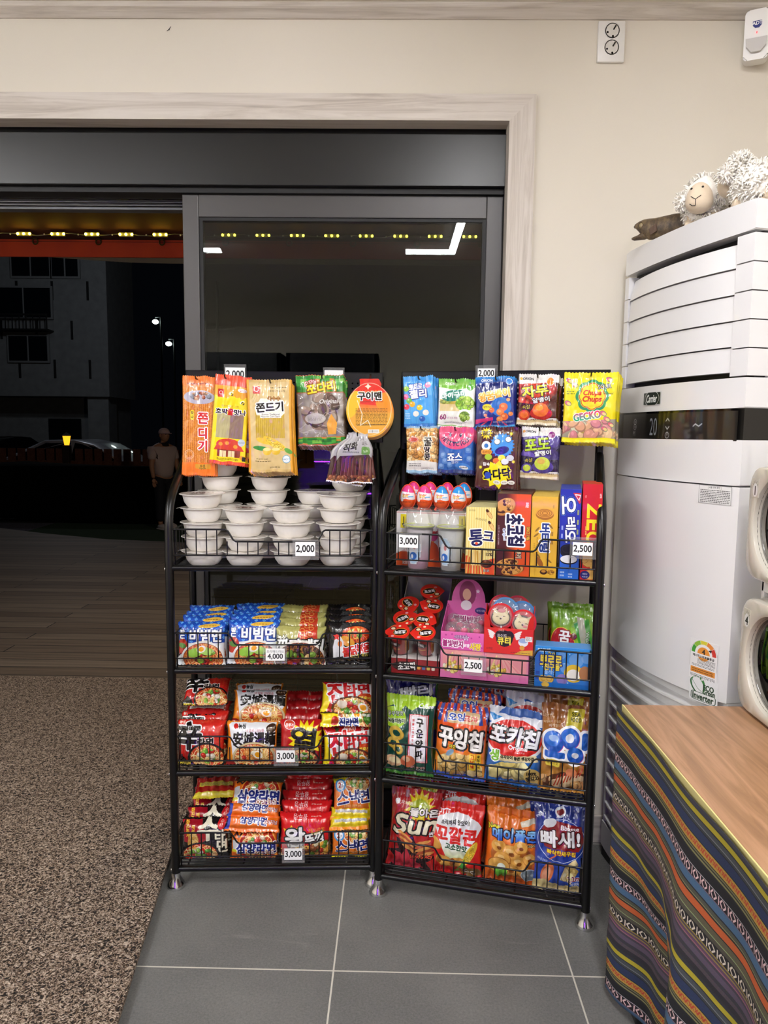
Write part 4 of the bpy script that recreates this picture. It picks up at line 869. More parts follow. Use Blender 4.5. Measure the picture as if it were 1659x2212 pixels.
def d_worm_navy(w, h):
    a = Art(w, h, '#1b2f86'); a.grad('#2a8fd8', '#1b2f86', 0, .16); a.ell(.5, .2, .48, .12, '#14246c'); a.text('ORION', .3, .07, .06, '#e8f2ff', w=.28, b=.005); a.ell(.85, .1, .085, .08, '#3a8ae0'); a.ell(.85, .1, .085, .08, '#fff', ring=.012)
    a.text('왕꿈틀이', .48, .36, .22, ('#ffe27a', '#f09a2a'), o=[('#0e1a50', .045), ('#fff6d0', .016)], w=.78, b=.02, rot=-10); a.ell(.66, .6, .26, .24, '#2f74c8'); a.ell(.3, .6, .12, .08, '#f6e03a'); a.fine(.21, .58, .39, .62, 2, '#333')
    for u, v, r, c in ((.72, .6, .11, '#e8703a'), (.64, .7, .1, '#f08a4a'), (.74, .79, .1, '#e06a34'), (.62, .84, .08, '#f0944a'), (.9, .74, .06, '#e8823c'), (.26, .76, .045, '#f0907a'), (.3, .82, .045, '#f0907a'), (.84, .46, .05, '#f0b07a'), (.42, .66, .07, '#e8703a')): a.ell(u, v, r, r*.9, c); a.ell(u-.02, v-.015, r*.4, r*.3, '#f8b878', al=.7)
    a.poly([(0, .84), (.45, .8), (.45, .86), (0, .93)], '#d83a7a'); a.poly([(0, .93), (1, .85), (1, 1), (0, 1)], '#26357e')
    for x in (.1, .35, .6, .85): a.line([(x, 1), (.5+(x-.5)*.5, .88)], .03, '#c8405a')
    a.text('새콤달콤 왕지렁이젤리', .7, .9, .05, '#e8ecff', w=.5); a.rect(0, .965, 1, 1, '#3f9ad8'); return a
def d_fruit(w, h, fruit, dark, txt, tc, inner):
    a = Art(w, h, '#eceae6'); a.text('ORION', .24, .09, .06, '#444', w=.26, b=.005); a.ell(.07, .09, .035, .035, inner[1])
    m = a.m_poly([(0, .2), (1, .14), (1, .86), (0, .86)]); a._put(m, dark); a.blobs(m*(a.Y < .62*a.H), fruit, 18, .26, 4, 1.15, .3, .12)
    a.poly([(0, .56), (.5, .6), (.6, .86), (0, .86)], dark); a.ell(.78, .14, .1, .1, inner[2]); a.ell(.78, .14, .1, .1, '#fff', ring=.014)
    a.text(txt, .42, .33, .27, tc, o=[('#00000', .02) if 0 else ('#2a1a10', .02)], w=.64, b=.03, rot=-8); a.text('알맹이', .58, .5, .12, '#fff', o=[('#1a1010', .02)], w=.42, b=.008, rot=-10)
    a.text('속살', .22, .65, .1, '#f2e24a', o=[('#1a1010', .015)], rot=-8); a.ell(.6, .77, .28, .16, fruit[0]); a.ell(.58, .7, .2, .17, inner[0]); a.ell(.55, .66, .1, .07, inner[1], al=.7); a.ell(.18, .81, .14, .13, fruit[1]); a.ell(.18, .8, .1, .085, inner[0])
    a.rect(0, .9, 1, 1, '#d8c090'); a.mottle(.02, 9); a.fine(.35, .88, .9, .91, 1, '#754'); a.rect(0, .955, 1, 1, '#e8dcc0'); return a
def d_gecko(w, h):
    a = Art(w, h, '#f2e015'); a.grad('#f6e516', '#ecd80e'); m = a.m_poly([(0, .7), (1, .66), (1, .93), (0, .93)]); a._put(m, '#a39a86')
    a.blobs(m, ['#e2b08a', '#d99a86', '#e8c79a', '#cfd0b0', '#d88a90', '#ecd06a', '#e0a884'], 46, .1, 3, 3.0, .25, .1)
    for r, c in ((.285, '#2f8f5a'), (.235, '#f4c430'), (.225, '#b8451e'), (.212, '#f6dc2a')):
        for k in range(8): a.ell(.53+r*.62*math.cos(k*PI/4), .34+r*.62*math.sin(k*PI/4)*a.W/a.H, r*.48, r*.48, c)
        a.ell(.53, .34, r*.8, r*.8, c)
    a.text('Chupa', .53, .3, .12, '#c8321e', w=.33, b=.01, sh=.2); a.text('Chups', .53, .39, .13, '#c8321e', w=.35, b=.01, sh=.2)
    a.text('GECKO', .45, .62, .13, ('#e04a6a', '#3aa878'), o=[('#222', .035), ('#f6f2ea', .014)], w=.5, b=.02, rot=-10); a.text('SOUR', .75, .2, .08, '#fff', o=[('#222', .016)], w=.24, rot=-8); a.text('crazy taste!', .82, .3, .05, '#3a3a1a', w=.2)
    for u, v in ((.1, .12), (.83, .1), (.2, .18), (.08, .44), (.75, .58), (.82, .66), (.9, .74), (.78, .8)): a.ell(u, v, .07, .045, '#d8607a', 30); a.ell(u+.02, v+.01, .045, .025, '#e8d28a', 30); a.ell(u, v, .07, .045, '#4a8a5a', 30, ring=.008)
    a.rect(0, .94, 1, 1, '#f6ea22'); a.fine(.05, .26, .2, .32, 2, '#6a7a1a'); return a
def d_nuts(w, h):
    a = Art(w, h, '#d9a35c'); a.blobs(np.ones((a.H, a.W)), ['#e0a85c', '#cf8f40', '#ecc07c', '#b97a34', '#f0cf98'], 150, .1, 7, 1.9); a.poly([(0, .74), (.5, .72), (1, .77), (1, 1), (0, 1)], '#ece9e4')
    a.ell(.24, .28, .17, .09, '#b8281e'); a.ell(.24, .28, .15, .075, '#e8d8c0', ring=.012); a.ell(.7, .3, .16, .12, '#f0e6d2', al=.7); a.vtext('꿀땅콩', .7, .33, .16, .2, '#1a120c', o=[('#f4e8d2', .02)], b=.014); a.text('꿀', .72, .33, .26, '#1a120c', o=[('#f4e8d2', .02)], b=.014)
    a.fine(.08, .78, .5, .86, 2, '#444'); a.fine(.5, .88, .9, .92, 2, '#888'); a.rect(0, .94, 1, 1, '#8fb4d0'); a.rect(0, 0, 1, .04, '#8fb4d0'); return a
def d_jellycious(w, h):
    a = Art(w, h, '#2a62b4'); rd = random.Random(1)
    for u, v in ((.14, .62), (.2, .74), (.34, .82), (.86, .5), (.1, .86), (.9, .68)): a.rr(u-.08, v-.06, u+.08, v+.06, .05, '#5a86c4'); a.rr(u-.06, v-.05, u+.04, v+.02, .04, '#7ea4d8')
    a.ell(.5, .16, .52, .42, '#e0507c'); 
    for u in (.33, .62): a.ell(u, .17, .035, .055, '#2a2450'); a.ell(u+.008, .155, .012, .018, '#fff')
    m = a.m_ell(.48, .22, .24, .16)*(1-a.m_ell(.48, .2, .24, .155)); a._put(m*(a.Y > .24*a.H), '#2a2450'); a.arc('JELLYCIOUS', .5, .13, -.4, 68, -68, .105, '#2a2450', b=.012) if 0 else None
    n = 'JELLYCIOUS'
    for i, ch in enumerate(n): t = RAD(-62+124*i/(len(n)-1)); a.text(ch, .5+.42*math.sin(t), .12+.33*math.cos(t)*a.W/a.H, .1, '#2a2450', rot=-math.degrees(t), b=.012)
    a.text('죠스', .48, .65, .19, '#fff', o=[('#1a3f86', .03)], w=.42, b=.02, rot=-3); a.text('젤리', .48, .77, .09, '#e8f0ff', o=[('#1a3f86', .016)], w=.2); a.ell(.72, .86, .22, .1, '#3f7fd0', 8); a.ell(.74, .88, .13, .05, '#f4f6fa', 8)
    for k in range(5): a.star(.66+k*.04, .875, .022, '#1a1a2a', 3)
    a.rect(0, .93, 1, 1, '#22366e'); return a
def d_brown(w, h):
    a = Art(w, h, '#4b2018'); a.star(.24, .11, .15, '#f2d62a', 12, .62); a.text('BIG', .24, .11, .1, '#3a2a08', b=.012, w=.15); a.text('톡톡캔디젤리', .56, .1, .055, '#f0d8b0', w=.3)
    a.star(.62, .3, .3, '#3a86d8', 22, .84); a.ell(.62, .3, .25, .25, '#4a9ae6'); a.ell(.62, .38, .17, .09, '#2a2a7a', -15)
    for u, v in ((.5, .24), (.76, .2)): a.ell(u, v, .075, .07, '#fff'); a.ell(u, v, .075, .07, '#223', ring=.01)
    a.ell(.24, .31, .11, .11, '#f2f4f8'); a.ell(.24, .31, .05, .05, '#3a7ac8'); a.rr(.12, .37, .38, .45, .05, '#f0a43a'); a.text('콜라향', .25, .41, .07, '#7a2a10', w=.2)
    for u, v, c in ((.3, .49, '#a8c83a'), (.5, .55, '#e07030'), (.62, .5, '#f2e84a'), (.82, .5, '#d8dce4'), (.7, .56, '#e8ecf0')): a.ell(u, v, .09, .07, c)
    for u, v in ((.82, .11), (.9, .56), (.12, .66)): a.star(u, v, .05, '#f2e22a', 9, .5)
    a.text('입속에서', .34, .61, .08, '#fff', w=.32, rot=4, b=.008); a.star(.52, .77, .34, '#f6e81e', 9, .72, 10); a.text('와다닥', .52, .77, .24, '#141210', o=[('#f6e81e', .025)], w=.64, b=.03, rot=-8); a.ell(.3, .79, .08, .08, '#2a4ab0')
    for u in (.52, .7, .86): a.ell(u, .9, .085, .05, '#f2efe6'); a.fine(u-.05, .885, u+.05, .915, 2, '#876')
    return a
# --- noodles
def d_bibim(w, h):
    a = Art(w, h, '#1c4fb8'); 
    for i in range(7):
        for j in range(6):
            u, v = .08+i*.15+(j % 2)*.07, .04+j*.085
            for k in range(4): a.ell(u+.02*math.cos(k*PI/2), v+.02*math.sin(k*PI/2), .014, .014, '#62a8ea')
    a.poly([(0, .52), (.3, .5), (.6, .46), (1, .5), (1, 1), (0, 1)], '#e9eef2'); a.ell(.66, .12, .22, .04, '#e4b848', -4); a.fine(.5, .11, .82, .14, 1, '#7a4a10')
    a.text('비빔면', .6, .34, .24, '#fff', o=[('#12307c', .02)], w=.66, b=.035); a.vtext('팔도', .1, .27, .12, .11, '#fff', o=[('#12307c', .015)], b=.012)
    a.ell(.1, .58, .12, .15, '#b8301e', 15); a.ell(.1, .56, .09, .05, '#5a8a3a', 15); a.bowl(.55, .84, .46, .34, '#f6f4ee', '#c4522a', ('#f0a85a', '#e08a3c', '#f6c47e'), ('#8fbf3f', '#c02a1a', '#a8d060', '#7a1c14'), None, 2); a.ell(.38, .72, .16, .09, '#9ccf4a', -10); a.ell(.6, .68, .14, .08, '#b4dc6c', 15); a.ell(.52, .64, .1, .07, '#fbf4e2', -20); a.ell(.52, .64, .055, .045, '#f2a616', -20); return a
def d_chapa(w, h):
    a = Art(w, h, '#a8a45c'); a.grad('#b4b068', '#98944c'); a.poly([(.5, 0), (.82, 0), (.86, .46), (.42, .46)], '#c03a22'); 
    for k in range(9): a.ell(.62+.1*math.sin(k*2.1), .05+k*.045, .05, .035, '#e0a050', ring=.012)
    a.text('농심', .12, .32, .1, '#f4f2e0', o=[('#4a4a1a', .012)], b=.008); a.text('짜파게티', .5, .5, .22, '#f2f2ee', o=[('#1a1a14', .035)], w=.96, b=.03, sh=.12)
    a.rect(0, .66, 1, 1, '#5f2a1a'); a.bowl(.5, .86, .54, .36, '#ece8dc', '#3a1a0e', ('#7a4a22', '#94602e', '#5a3216', '#b07a3c'), ('#6a8f2a', '#b0301e', '#d8b070', '#3a2010'), None, 5); return a
def d_buldak(w, h):
    a = Art(w, h, '#141215'); a.ell(.62, .26, .4, .24, '#3a3a3c'); a.bowl(.62, .3, .36, .2, '#2a2a2c', '#b02a16', ('#e8622a', '#f08a3c', '#d84a1e'), ('#e84a24', '#f4c05a', '#6a9a3a'), None, 9); a.ell(.42, .46, .18, .1, '#e8a02a', 20)
    a.poly([(.14, .4), (.26, .34), (.34, .46), (.36, .8), (.12, .84), (.1, .6)], '#e9e9ea'); a.star(.18, .36, .09, '#d8261e', 5, .5); a.ell(.26, .52, .05, .06, '#e8823c')
    for k, (c, u, v) in enumerate((('불', .42, .7), ('닭', .58, .66), ('볶', .73, .62), ('음', .88, .59))): a.text(c, u, v, .19, '#d02418', o=[('#fff', .016)], b=.018, rot=-8)
    a.text('화끈한 볶음면', .74, .77, .08, '#f2d84a', w=.46, rot=-8); a.fine(.1, .88, .4, .94, 2, '#aaa'); a.ell(.78, .9, .2, .06, '#999', ring=.01); return a
def d_shin(w, h):
    a = Art(w, h, '#c8201c'); a.grad('#d22a20', '#b81614'); a.mottle(.02, 9)
    for i in range(8):
        for j in range(5): a.text('辛', .46+i*.07, .2+j*.07, .05, '#d8541e')
    a.text('辛', .26, .36, .5, '#0e0a0a', o=[('#fff', .025)], w=.52, b=.035); a.text('라면', .62, .47, .13, '#0e0a0a', o=[('#f6e8e0', .014)], w=.34, b=.01); a.text('농심', .1, .06, .06, '#f4dcd0', b=.006)
    a.poly([(0, .86), (.08, .74), (.2, .86), (.3, 1), (0, 1)], '#141012'); a.bowl(.64, .82, .4, .3, '#1c1818', '#c23a1c', tops=('#4f8f2a', '#c22a1a', '#e9dcc2', '#8fbf3f', '#6a3a1c')); a.text('RAMYUN', .16, .95, .06, '#f2d84a', w=.24, b=.006); return a
def d_ansung(w, h):
    a = Art(w, h, '#e88a1e'); a.poly([(.04, .1), (.1, .03), (.96, .03), (.98, .5), (.9, .7), (.5, .72), (.12, .76)], '#e8e9ec'); a.ell(.18, .12, .045, .045, '#c02420'); a.text('농심', .3, .12, .075, '#2a2a2a', b=.008); a.text('내 입에 안성맞춤', .56, .2, .06, '#b03a4a', w=.36)
    a.ell(.88, .16, .1, .08, '#3a2416'); a.text('쇠고기', .88, .16, .05, '#e8d8b8', w=.13); a.text('安城湯麵', .55, .39, .24, '#14100e', w=.84, b=.016); a.text('안성탕면', .7, .54, .07, '#2a1a10', o=[('#fff', .012)], w=.34)
    a.bowl(.55, .8, .43, .28, '#cdb98c', '#c85a24', tops=('#e07a2a', '#c22a1a', '#f0e0b8', '#e89a4a'), egg=(.08, -.05), seed=3); a.poly([(0, .86), (.14, .9), (.2, 1), (0, 1)], '#8e2018'); a.poly([(1, .9), (.9, .94), (.86, 1), (1, 1)], '#8e2018'); return a
def d_yeul(w, h):
    a = Art(w, h, '#b0141a'); a.grad('#c01c20', '#94101a'); a.star(.62, .44, .44, '#f0d81c', 17, .7); a.ell(.22, .12, .13, .1, '#d8503c'); a.ell(.22, .12, .13, .1, '#fff', ring=.014); a.text('오뚜기', .22, .13, .06, '#fff', w=.18, b=.006)
    a.text('열', .56, .45, .52, '#14100e', w=.6, b=.04, rot=6); a.bowl(.5, .88, .44, .24, '#2a0c0c', '#a82a16', seed=6); return a
def d_jin(w, h, mild=False):
    a = Art(w, h, '#b8181e'); a.poly([(0, .1), (.2, .5), (.12, 1), (0, 1)], '#f2da1e'); a.poly([(.9, .0), (1, .2), (1, .4)], '#f2da1e'); a.ell(.54, .09, .12, .08, '#d8503c'); a.ell(.54, .09, .12, .08, '#fff', ring=.014); a.text('오뚜기', .54, .095, .05, '#fff', w=.16, b=.005)
    a.star(.28, .1, .07, '#3a4a2a'); a.star(.8, .08, .05, '#e8d0c0'); a.poly([(.06, .22), (.96, .1), (1, .5), (.5, .66), (.14, .72)], '#f2efec'); a.text('진', .3, .44, .42, '#1f2f7a' if mild else '#cc1c20', o=[('#fff', .02)], w=.38, b=.04, rot=-6); a.text('라면', .68, .36, .26, '#1f2f7a' if mild else '#cc1c20', w=.48, b=.025, rot=-8)
    a.ell(.86, .6, .17, .11, '#d84a1e'); a.text('매운맛', .86, .6, .08, '#f6e84a', w=.26, b=.006); a.rect(.22, .7, 1, 1, '#6a3420'); a.bowl(.6, .88, .4, .24, '#5a3020', '#b04a22', egg=(.2, -.03), seed=8); a.ell(.4, .78, .1, .07, '#e9dcc8'); return a
def d_jin_side(w, h, mild):
    a = Art(w, h, '#b4161c' if not mild else '#e9ddc4'); a.poly([(0, 0), (.3, 0), (.36, 1), (0, 1)], '#f2da1e'); a.poly([(.3, .0), (1, 0), (1, 1), (.36, 1)], '#c9a878' if mild else '#9c4a2a'); a.bowl(.68, .45, .34, .3, '#8a5030', '#b8582a', egg=(.02, -.06), seed=4); a.blobs(a.m_ell(.88, .5, .12, .2), ['#4f8f2a', '#dfe8d0', '#7fb04a'], 14, .06)
    a.ell(.27, .7, .07, .07, '#c0301e'); a.text('진라면', .54, .78, .13, '#1f2f7a' if mild else '#c81c20', o=[('#fff', .016)], w=.36, b=.016); return a
def d_suta(w, h):
    a = Art(w, h, '#151214'); a.poly([(0, .04), (.42, .04), (.56, .5), (.4, .6), (0, .56)], '#9c1224'); a.vtext('화끈하게', .12, .1, .1, .085, '#f2c83a', b=.006); a.vtext('때려라', .24, .2, .1, .075, '#f2c83a', b=.005); a.ell(.86, .13, .09, .13, '#c01a20'); a.vtext('수타', .86, .09, .08, .08, '#f6e0d0')
    a.text('수', .57, .27, .42, '#f0ead0', w=.44, b=.025); a.text('타', .84, .43, .24, '#f0ead0', b=.02); a.text('면', .88, .68, .25, '#f0ead0', b=.02); a.ell(.24, .58, .12, .24, '#e0b060'); a.noodles(a.m_ell(.24, .58, .12, .24), ('#f0cf86', '#c9943e'), 40, .08, 3); a.bowl(.4, .86, .42, .24, '#222', '#c02a20', tops=('#5a9a3a', '#d02a20', '#e8e0d0', '#8fbf4f'), seed=7); return a
def d_samyang(w, h):
    a = Art(w, h, '#e8701c'); a.ell(.58, .6, .43, .4, '#f2a43a'); a.bowl(.58, .56, .4, .36, '#b02018', '#b8381c', tops=('#4f7f2a', '#c23a2a', '#d8c0a0', '#e8d8b8', '#6a9a4a'), seed=11); a.line([(.08, .2), (.14, .12), (.18, .24), (.24, .14)], .03, '#3a1c1c'); a.fine(.26, .06, .5, .1, 1, '#8a3a10')
    a.poly([(.03, .36), (.14, .3), (.17, .7), (.05, .76)], '#d8dade'); a.rect(.02, .66, .16, .76, '#d8d23a'); a.text('삼양라면', .55, .62, .21, '#1c2a7c', o=[('#fff', .018)], w=.84, b=.026); a.text('오리지널', .72, .81, .09, '#fff', o=[('#7a1c10', .014)], w=.42, b=.006); return a
def d_samyang_side(w, h):
    a = Art(w, h, '#e8701c'); a.mottle(.03, 22); a.text('삼양라면', .52, .45, .13, '#1c2a7c', o=[('#fff', .014)], w=.5, b=.016, rot=3); a.text('오리지널', .85, .52, .07, '#fff', o=[('#7a1c10', .01)], w=.24); a.rect(0, .2, .08, .9, '#2c3ea8'); return a
def d_wang(w, h):
    a = Art(w, h, '#cc161c'); a.grad('#d81e22', '#b81018'); a.text('왕뚜껑', .4, .1, .09, '#fff', w=.26, rot=180); a.fine(.6, .08, .8, .11, 1, '#f4d0c0'); a.poly([(.1, .46), (.06, .34), (.16, .38), (.22, .26), (.28, .37), (.38, .28), (.4, .44)], '#f2c42a'); a.text('왕', .3, .55, .34, '#eceae8', o=[('#2a2a2a', .025)], w=.38, b=.035, rot=-4); a.text('뚜껑', .68, .56, .2, '#eceae8', o=[('#2a2a2a', .02)], w=.36, b=.02, rot=-12)
    a.text('푸짐하니깐 왕!', .72, .36, .055, '#f2c42a', w=.32, rot=-8); a.text('맛있다! 왕!', .76, .42, .055, '#f2c42a', w=.28, rot=-8); m = a.m_poly([(0, .82), (.5, .72), (1, .58), (1, 1), (0, 1)]); a._put(m, '#7a2a14'); a.noodles(m, ('#e8b84a', '#d8923a', '#f0d070'), 40, .1, 3); a.blobs(m, ['#5a8a2a', '#c0301e', '#e8a83a', '#8a4a24', '#d8c8a0'], 40, .06, 5); return a
def d_snack(w, h):
    a = Art(w, h, '#e0741c'); a.poly([(0, 0), (1, 0), (1, .14), (.5, .06), (0, .2)], '#e8d818'); a.rect(.93, 0, 1, 1, '#e8d818'); a.bowl(.64, .24, .36, .22, '#f2ece0', '#c85e24', tops=('#6a9a3a', '#d88a3a', '#f0e0b8', '#9ac05a'), seed=12); a.ell(.18, .26, .14, .14, '#4a9ad8'); a.ell(.18, .26, .1, .1, '#f2f4f8'); a.text('2', .16, .26, .1, '#c02a20', b=.01); a.text('분', .24, .27, .05, '#555')
    a.text('스', .24, .6, .24, '#141c64', o=[('#fff', .014)], w=.3, b=.025, rot=-8); a.text('낵', .55, .58, .24, '#141c64', o=[('#fff', .014)], w=.26, b=.025, rot=-4); a.text('면', .82, .57, .24, '#141c64', o=[('#fff', .014)], w=.26, b=.022, rot=-6); a.text('쫄깃해서 간편한 라면', .5, .82, .05, '#f6e8c0', w=.46); a.rect(0, .94, 1, 1, '#e8d818'); return a
def d_back(c, c2, c3):
    def f(w, h):
        a = Art(w, h, c); a.mottle(.05, 26, 4); a.rect(.1, .42, .9, .6, c2); a.fine(.14, .44, .86, .58, 5, '#555'); a.rect(0, .8, 1, 1, c3); a.rect(0, 0, 1, .1, c3); return a
    return f
# --- crisps and snacks
def d_onion(w, h):
    a = Art(w, h, '#14463a'); a.poly([(0, 0), (1, 0), (1, .1), (.85, .15), (.7, .12), (.55, .18), (.4, .13), (.3, .2), (.15, .13), (0, .17)], '#a8d028'); a.ell(.16, .28, .27, .2, '#9fcb24'); a.text('풍부한맛', .2, .23, .08, '#f2f8e0', o=[('#1a3a1a', .01)], w=.34, rot=-4); a.text('육즙의풍미', .22, .32, .08, '#14281c', o=[('#e8f4c8', .012)], w=.38, rot=-4, b=.006)
    a.text('Calbee', .82, .12, .075, '#fff', w=.28, b=.014, sh=.15); a.rect(.5, .22, .9, .82, '#c02a30'); a.rect(.515, .228, .885, .812, '#f2f0f2'); a.rect(.53, .235, .87, .805, '#c02a30'); a.rect(.54, .24, .86, .8, '#f2f0f2'); a.vtext('구운양파', .73, .32, .13, .15, '#15110f', b=.012); a.vtext('원물그대로구운', .59, .29, .05, .045, '#c02a30', b=.003)
    for u, v, r in ((.24, .47, .17), (.18, .6, .14), (.28, .67, .12)): a.ell(u, v, r, r*.8, '#b98a2a', 20); a.ell(u-.005, v-.005, r*.95, r*.75, '#dcb648', 20); a.ell(u, v, r*.5, r*.36, '#14463a', 20)
    a.ell(.18, .83, .2, .11, '#e0b48a'); a.ell(.5, .81, .15, .13, '#d8704a'); a.ell(.47, .78, .08, .06, '#f0b890'); a.ell(.22, .82, .13, .06, '#e8d8a8'); a.text('국내산 양파', .7, .89, .05, '#fff', o=[('#8a2a1a', .008)], w=.3); a.text('100%', .72, .93, .05, '#fff', w=.2, b=.005); a.rect(0, .965, 1, 1, '#3f7a2a'); return a
def d_ring_green(w, h):
    a = Art(w, h, '#24642a'); a.grad('#3d8f34', '#1c5226'); a.ell(.12, .1, .07, .07, '#b8201c'); a.text('농심', .3, .1, .09, '#123018', b=.01); a.ell(.3, .22, .16, .14, '#b08a3a'); a.ell(.3, .22, .09, .07, '#3d8f34'); a.ell(.72, .14, .2, .08, '#173a1a'); a.text('식이섬유', .72, .15, .09, '#a8cc5a', w=.32, b=.008); a.poly([(0, .4), (1, .26), (1, .6), (0, .7)], '#23246e'); a.text('감자링', .55, .44, .2, '#d8dade', w=.7, b=.02, rot=-8); a.poly([(0, .7), (1, .6), (1, 1), (0, 1)], '#5a7a2a'); return a
def d_navy_ri(w, h):
    a = Art(w, h, '#1f2168'); a.mottle(.03, 26); a.text('빠리', .62, .16, .2, '#c9ccd4', o=[('#12143c', .02)], w=.6, b=.03, rot=-6); a.rect(0, 0, 1, .03, '#c9ccd8'); a.poly([(0, .4), (1, .3), (1, 1), (0, 1)], '#6a8f2a'); a.rect(0, .6, 1, .8, '#1f2168'); return a
def d_kkuing(w, h):
    a = Art(w, h, '#e0501c'); a.grad('#e4561e', '#f09a32', .3, .85); a.rect(0, 0, 1, .24, '#d8481e')
    for i in range(9): a.poly([(i/9, 0), (i/9+.06, 0), (.5+(i/9-.44)*1.25, .24), (.5+(i/9-.5)*1.25, .24)], '#33479c')
    for i in range(20): a.ell((i*.37) % 1, .03+(i*.61 % 1)*.14, .014, .014, '#f2e8f0')
    a.rr(.22, .1, .84, .24, .02, '#d8b98a'); a.text('오잉', .4, .165, .12, '#2a4aa8', o=[('#fff', .012)], w=.3, b=.02); a.text('포차', .68, .175, .1, '#b8282a', w=.26, b=.01)
    a.text('꾸잉칩', .5, .44, .34, '#f4f0ea', o=[('#1a1210', .04)], w=.84, b=.045, rot=3); a.text('이오', .36, .545, .07, '#f6e03a', o=[('#1a1210', .014)], w=.13, b=.006); m = a.m_poly([(.06, .72), (.3, .62), (.75, .64), (.95, .8), (.95, .95), (.1, .95)]); a.blobs(m, ['#e2c07a', '#d8ae5e', '#ecd294', '#c89a48'], 60, .1, 3, 1.6, .4, .1)
    a.ell(.32, .63, .09, .05, '#8aa8c0', -40); a.rect(.7, .62, .82, .84, '#f0c83a'); a.vtext('고단백', .76, .66, .065, .07, '#c8401e', b=.006); a.rect(.84, .62, .92, .82, '#f0c83a'); a.vtext('황도스낵', .88, .65, .048, .05, '#3a2a1a', b=.003); a.rect(0, .94, 1, 1, '#3a5cc0'); return a
def d_poka(w, h):
    a = Art(w, h, '#2563ae'); a.grad('#e9ebf0', '#dfe3ea', 0, .2, (a.Y < .2*a.H).astype(float)); a.poly([(0, .08), (.3, .14), (.1, .2)], '#2a86cc'); a.poly([(.35, .04), (.6, .1), (.4, .12)], '#1f5aa6'); a.ell(.48, .38, .56, .36, '#e8eaf0'); a.ell(.48, .38, .5, .31, '#d2241e'); a.rect(.3, .6, .7, .66, '#e8eaf0', 0)
    a.text('오리온', .4, .06, .07, '#8a2a2a', w=.26); a.text('포카칩', .48, .35, .28, '#f4f4f6', o=[('#1a1416', .03)], w=.88, b=.045, rot=2, sh=.08); a.text('Original', .56, .49, .09, '#fff', w=.34, b=.008); a.text('오리지널', .62, .54, .035, '#fff', w=.14)
    a.poly([(.1, .62), (.9, .56), (.95, .64), (.1, .7)], '#e8d8a8'); a.text('생', .15, .62, .18, '#7cba3a', o=[('#fff', .016)], b=.02); a.text('감자맛이 좋은 생감자칩', .56, .615, .06, '#2a2a1a', w=.6, rot=-2, b=.003)
    m = a.m_poly([(.06, .78), (.3, .7), (.7, .66), (.84, .74), (.8, .9), (.1, .95)]); a.blobs(m, ['#d8c270', '#e4d48c', '#c9b258', '#ece0a8'], 34, .17, 6, 1.4, .25, .1); a.ell(.85, .84, .15, .14, '#d8b86a'); a.text('100%', .84, .8, .06, '#2a2016', w=.17, b=.006); a.text('햇감자', .86, .87, .09, '#1a1410', w=.24, b=.01, rot=-12); return a
def d_oing(w, h):
    a = Art(w, h, '#9a5a1e'); a.grad('#8a4e1a', '#c08838'); a.mottle(.06, 18, 9); a.text('LOTTE', .12, .14, .05, '#e8d0a8', w=.2); a.text('바다에서 갓 잡은', .2, .2, .05, '#f6ead0', w=.34, rot=-8); a.text('바삭함!', .24, .24, .06, '#f6ead0', w=.2, rot=-8); a.poly([(.5, .04), (.82, .04), (.78, .26), (.46, .26)], '#c8b82a'); a.text('SEA', .66, .1, .07, '#4a4a10', w=.16, b=.005); a.text('FOOD', .66, .155, .07, '#4a4a10', w=.2, b=.005)
    for ow, c in ((.05, '#fff'), (.0, None)):
        for u, v, r in ((.24, .42, .2), (.56, .36, .19), (.68, .55, .16)):
            if c: a.ell(u, v, r+ow, r+ow, c)
            else: a.ell(u+.01, v+.006, r, r, '#b03a7a'); a.ell(u, v, r, r, '#1f56b8'); a.ell(u-.03, v-.03, r*.75, r*.7, '#2f74d8')
        if c: a.rr(.04, .5, .52, .64, .06, c); a.rr(.76, .26, .98, .52, .08, c)
        else: a.rr(.07, .53, .48, .6, .03, '#2060c0'); a.rr(.8, .29, .93, .49, .06, '#2060c0')
    a.ell(.56, .36, .085, .085, '#f4f6fa'); a.ell(.68, .55, .07, .06, '#f4f6fa'); a.ell(.24, .38, .1, .06, '#cfe0f4', al=.7)
    a.rr(.1, .62, .38, .7, .04, '#f0d84a'); a.text('매콤한맛', .24, .66, .06, '#6a3a10', w=.22); m = a.m_poly([(.06, .86), (.4, .76), (.9, .74), (.98, .96), (.1, .97)]); a._put(m, '#5a2c12'); a.ell(.55, .86, .36, .12, '#e6c79a', -18)
    for k in range(9): a.line([(.3+k*.06, .94-k*.02), (.36+k*.06, .8-k*.014)], .022, '#b83a22')
    a.ell(.62, .75, .11, .08, '#e88a5a'); a.blobs(a.m_ell(.8, .9, .2, .1), ['#e0a868', '#d8945a'], 10, .1, 3, 2); a.blobs(a.m_ell(.12, .86, .12, .08), ['#e8b47a'], 6, .08); return a
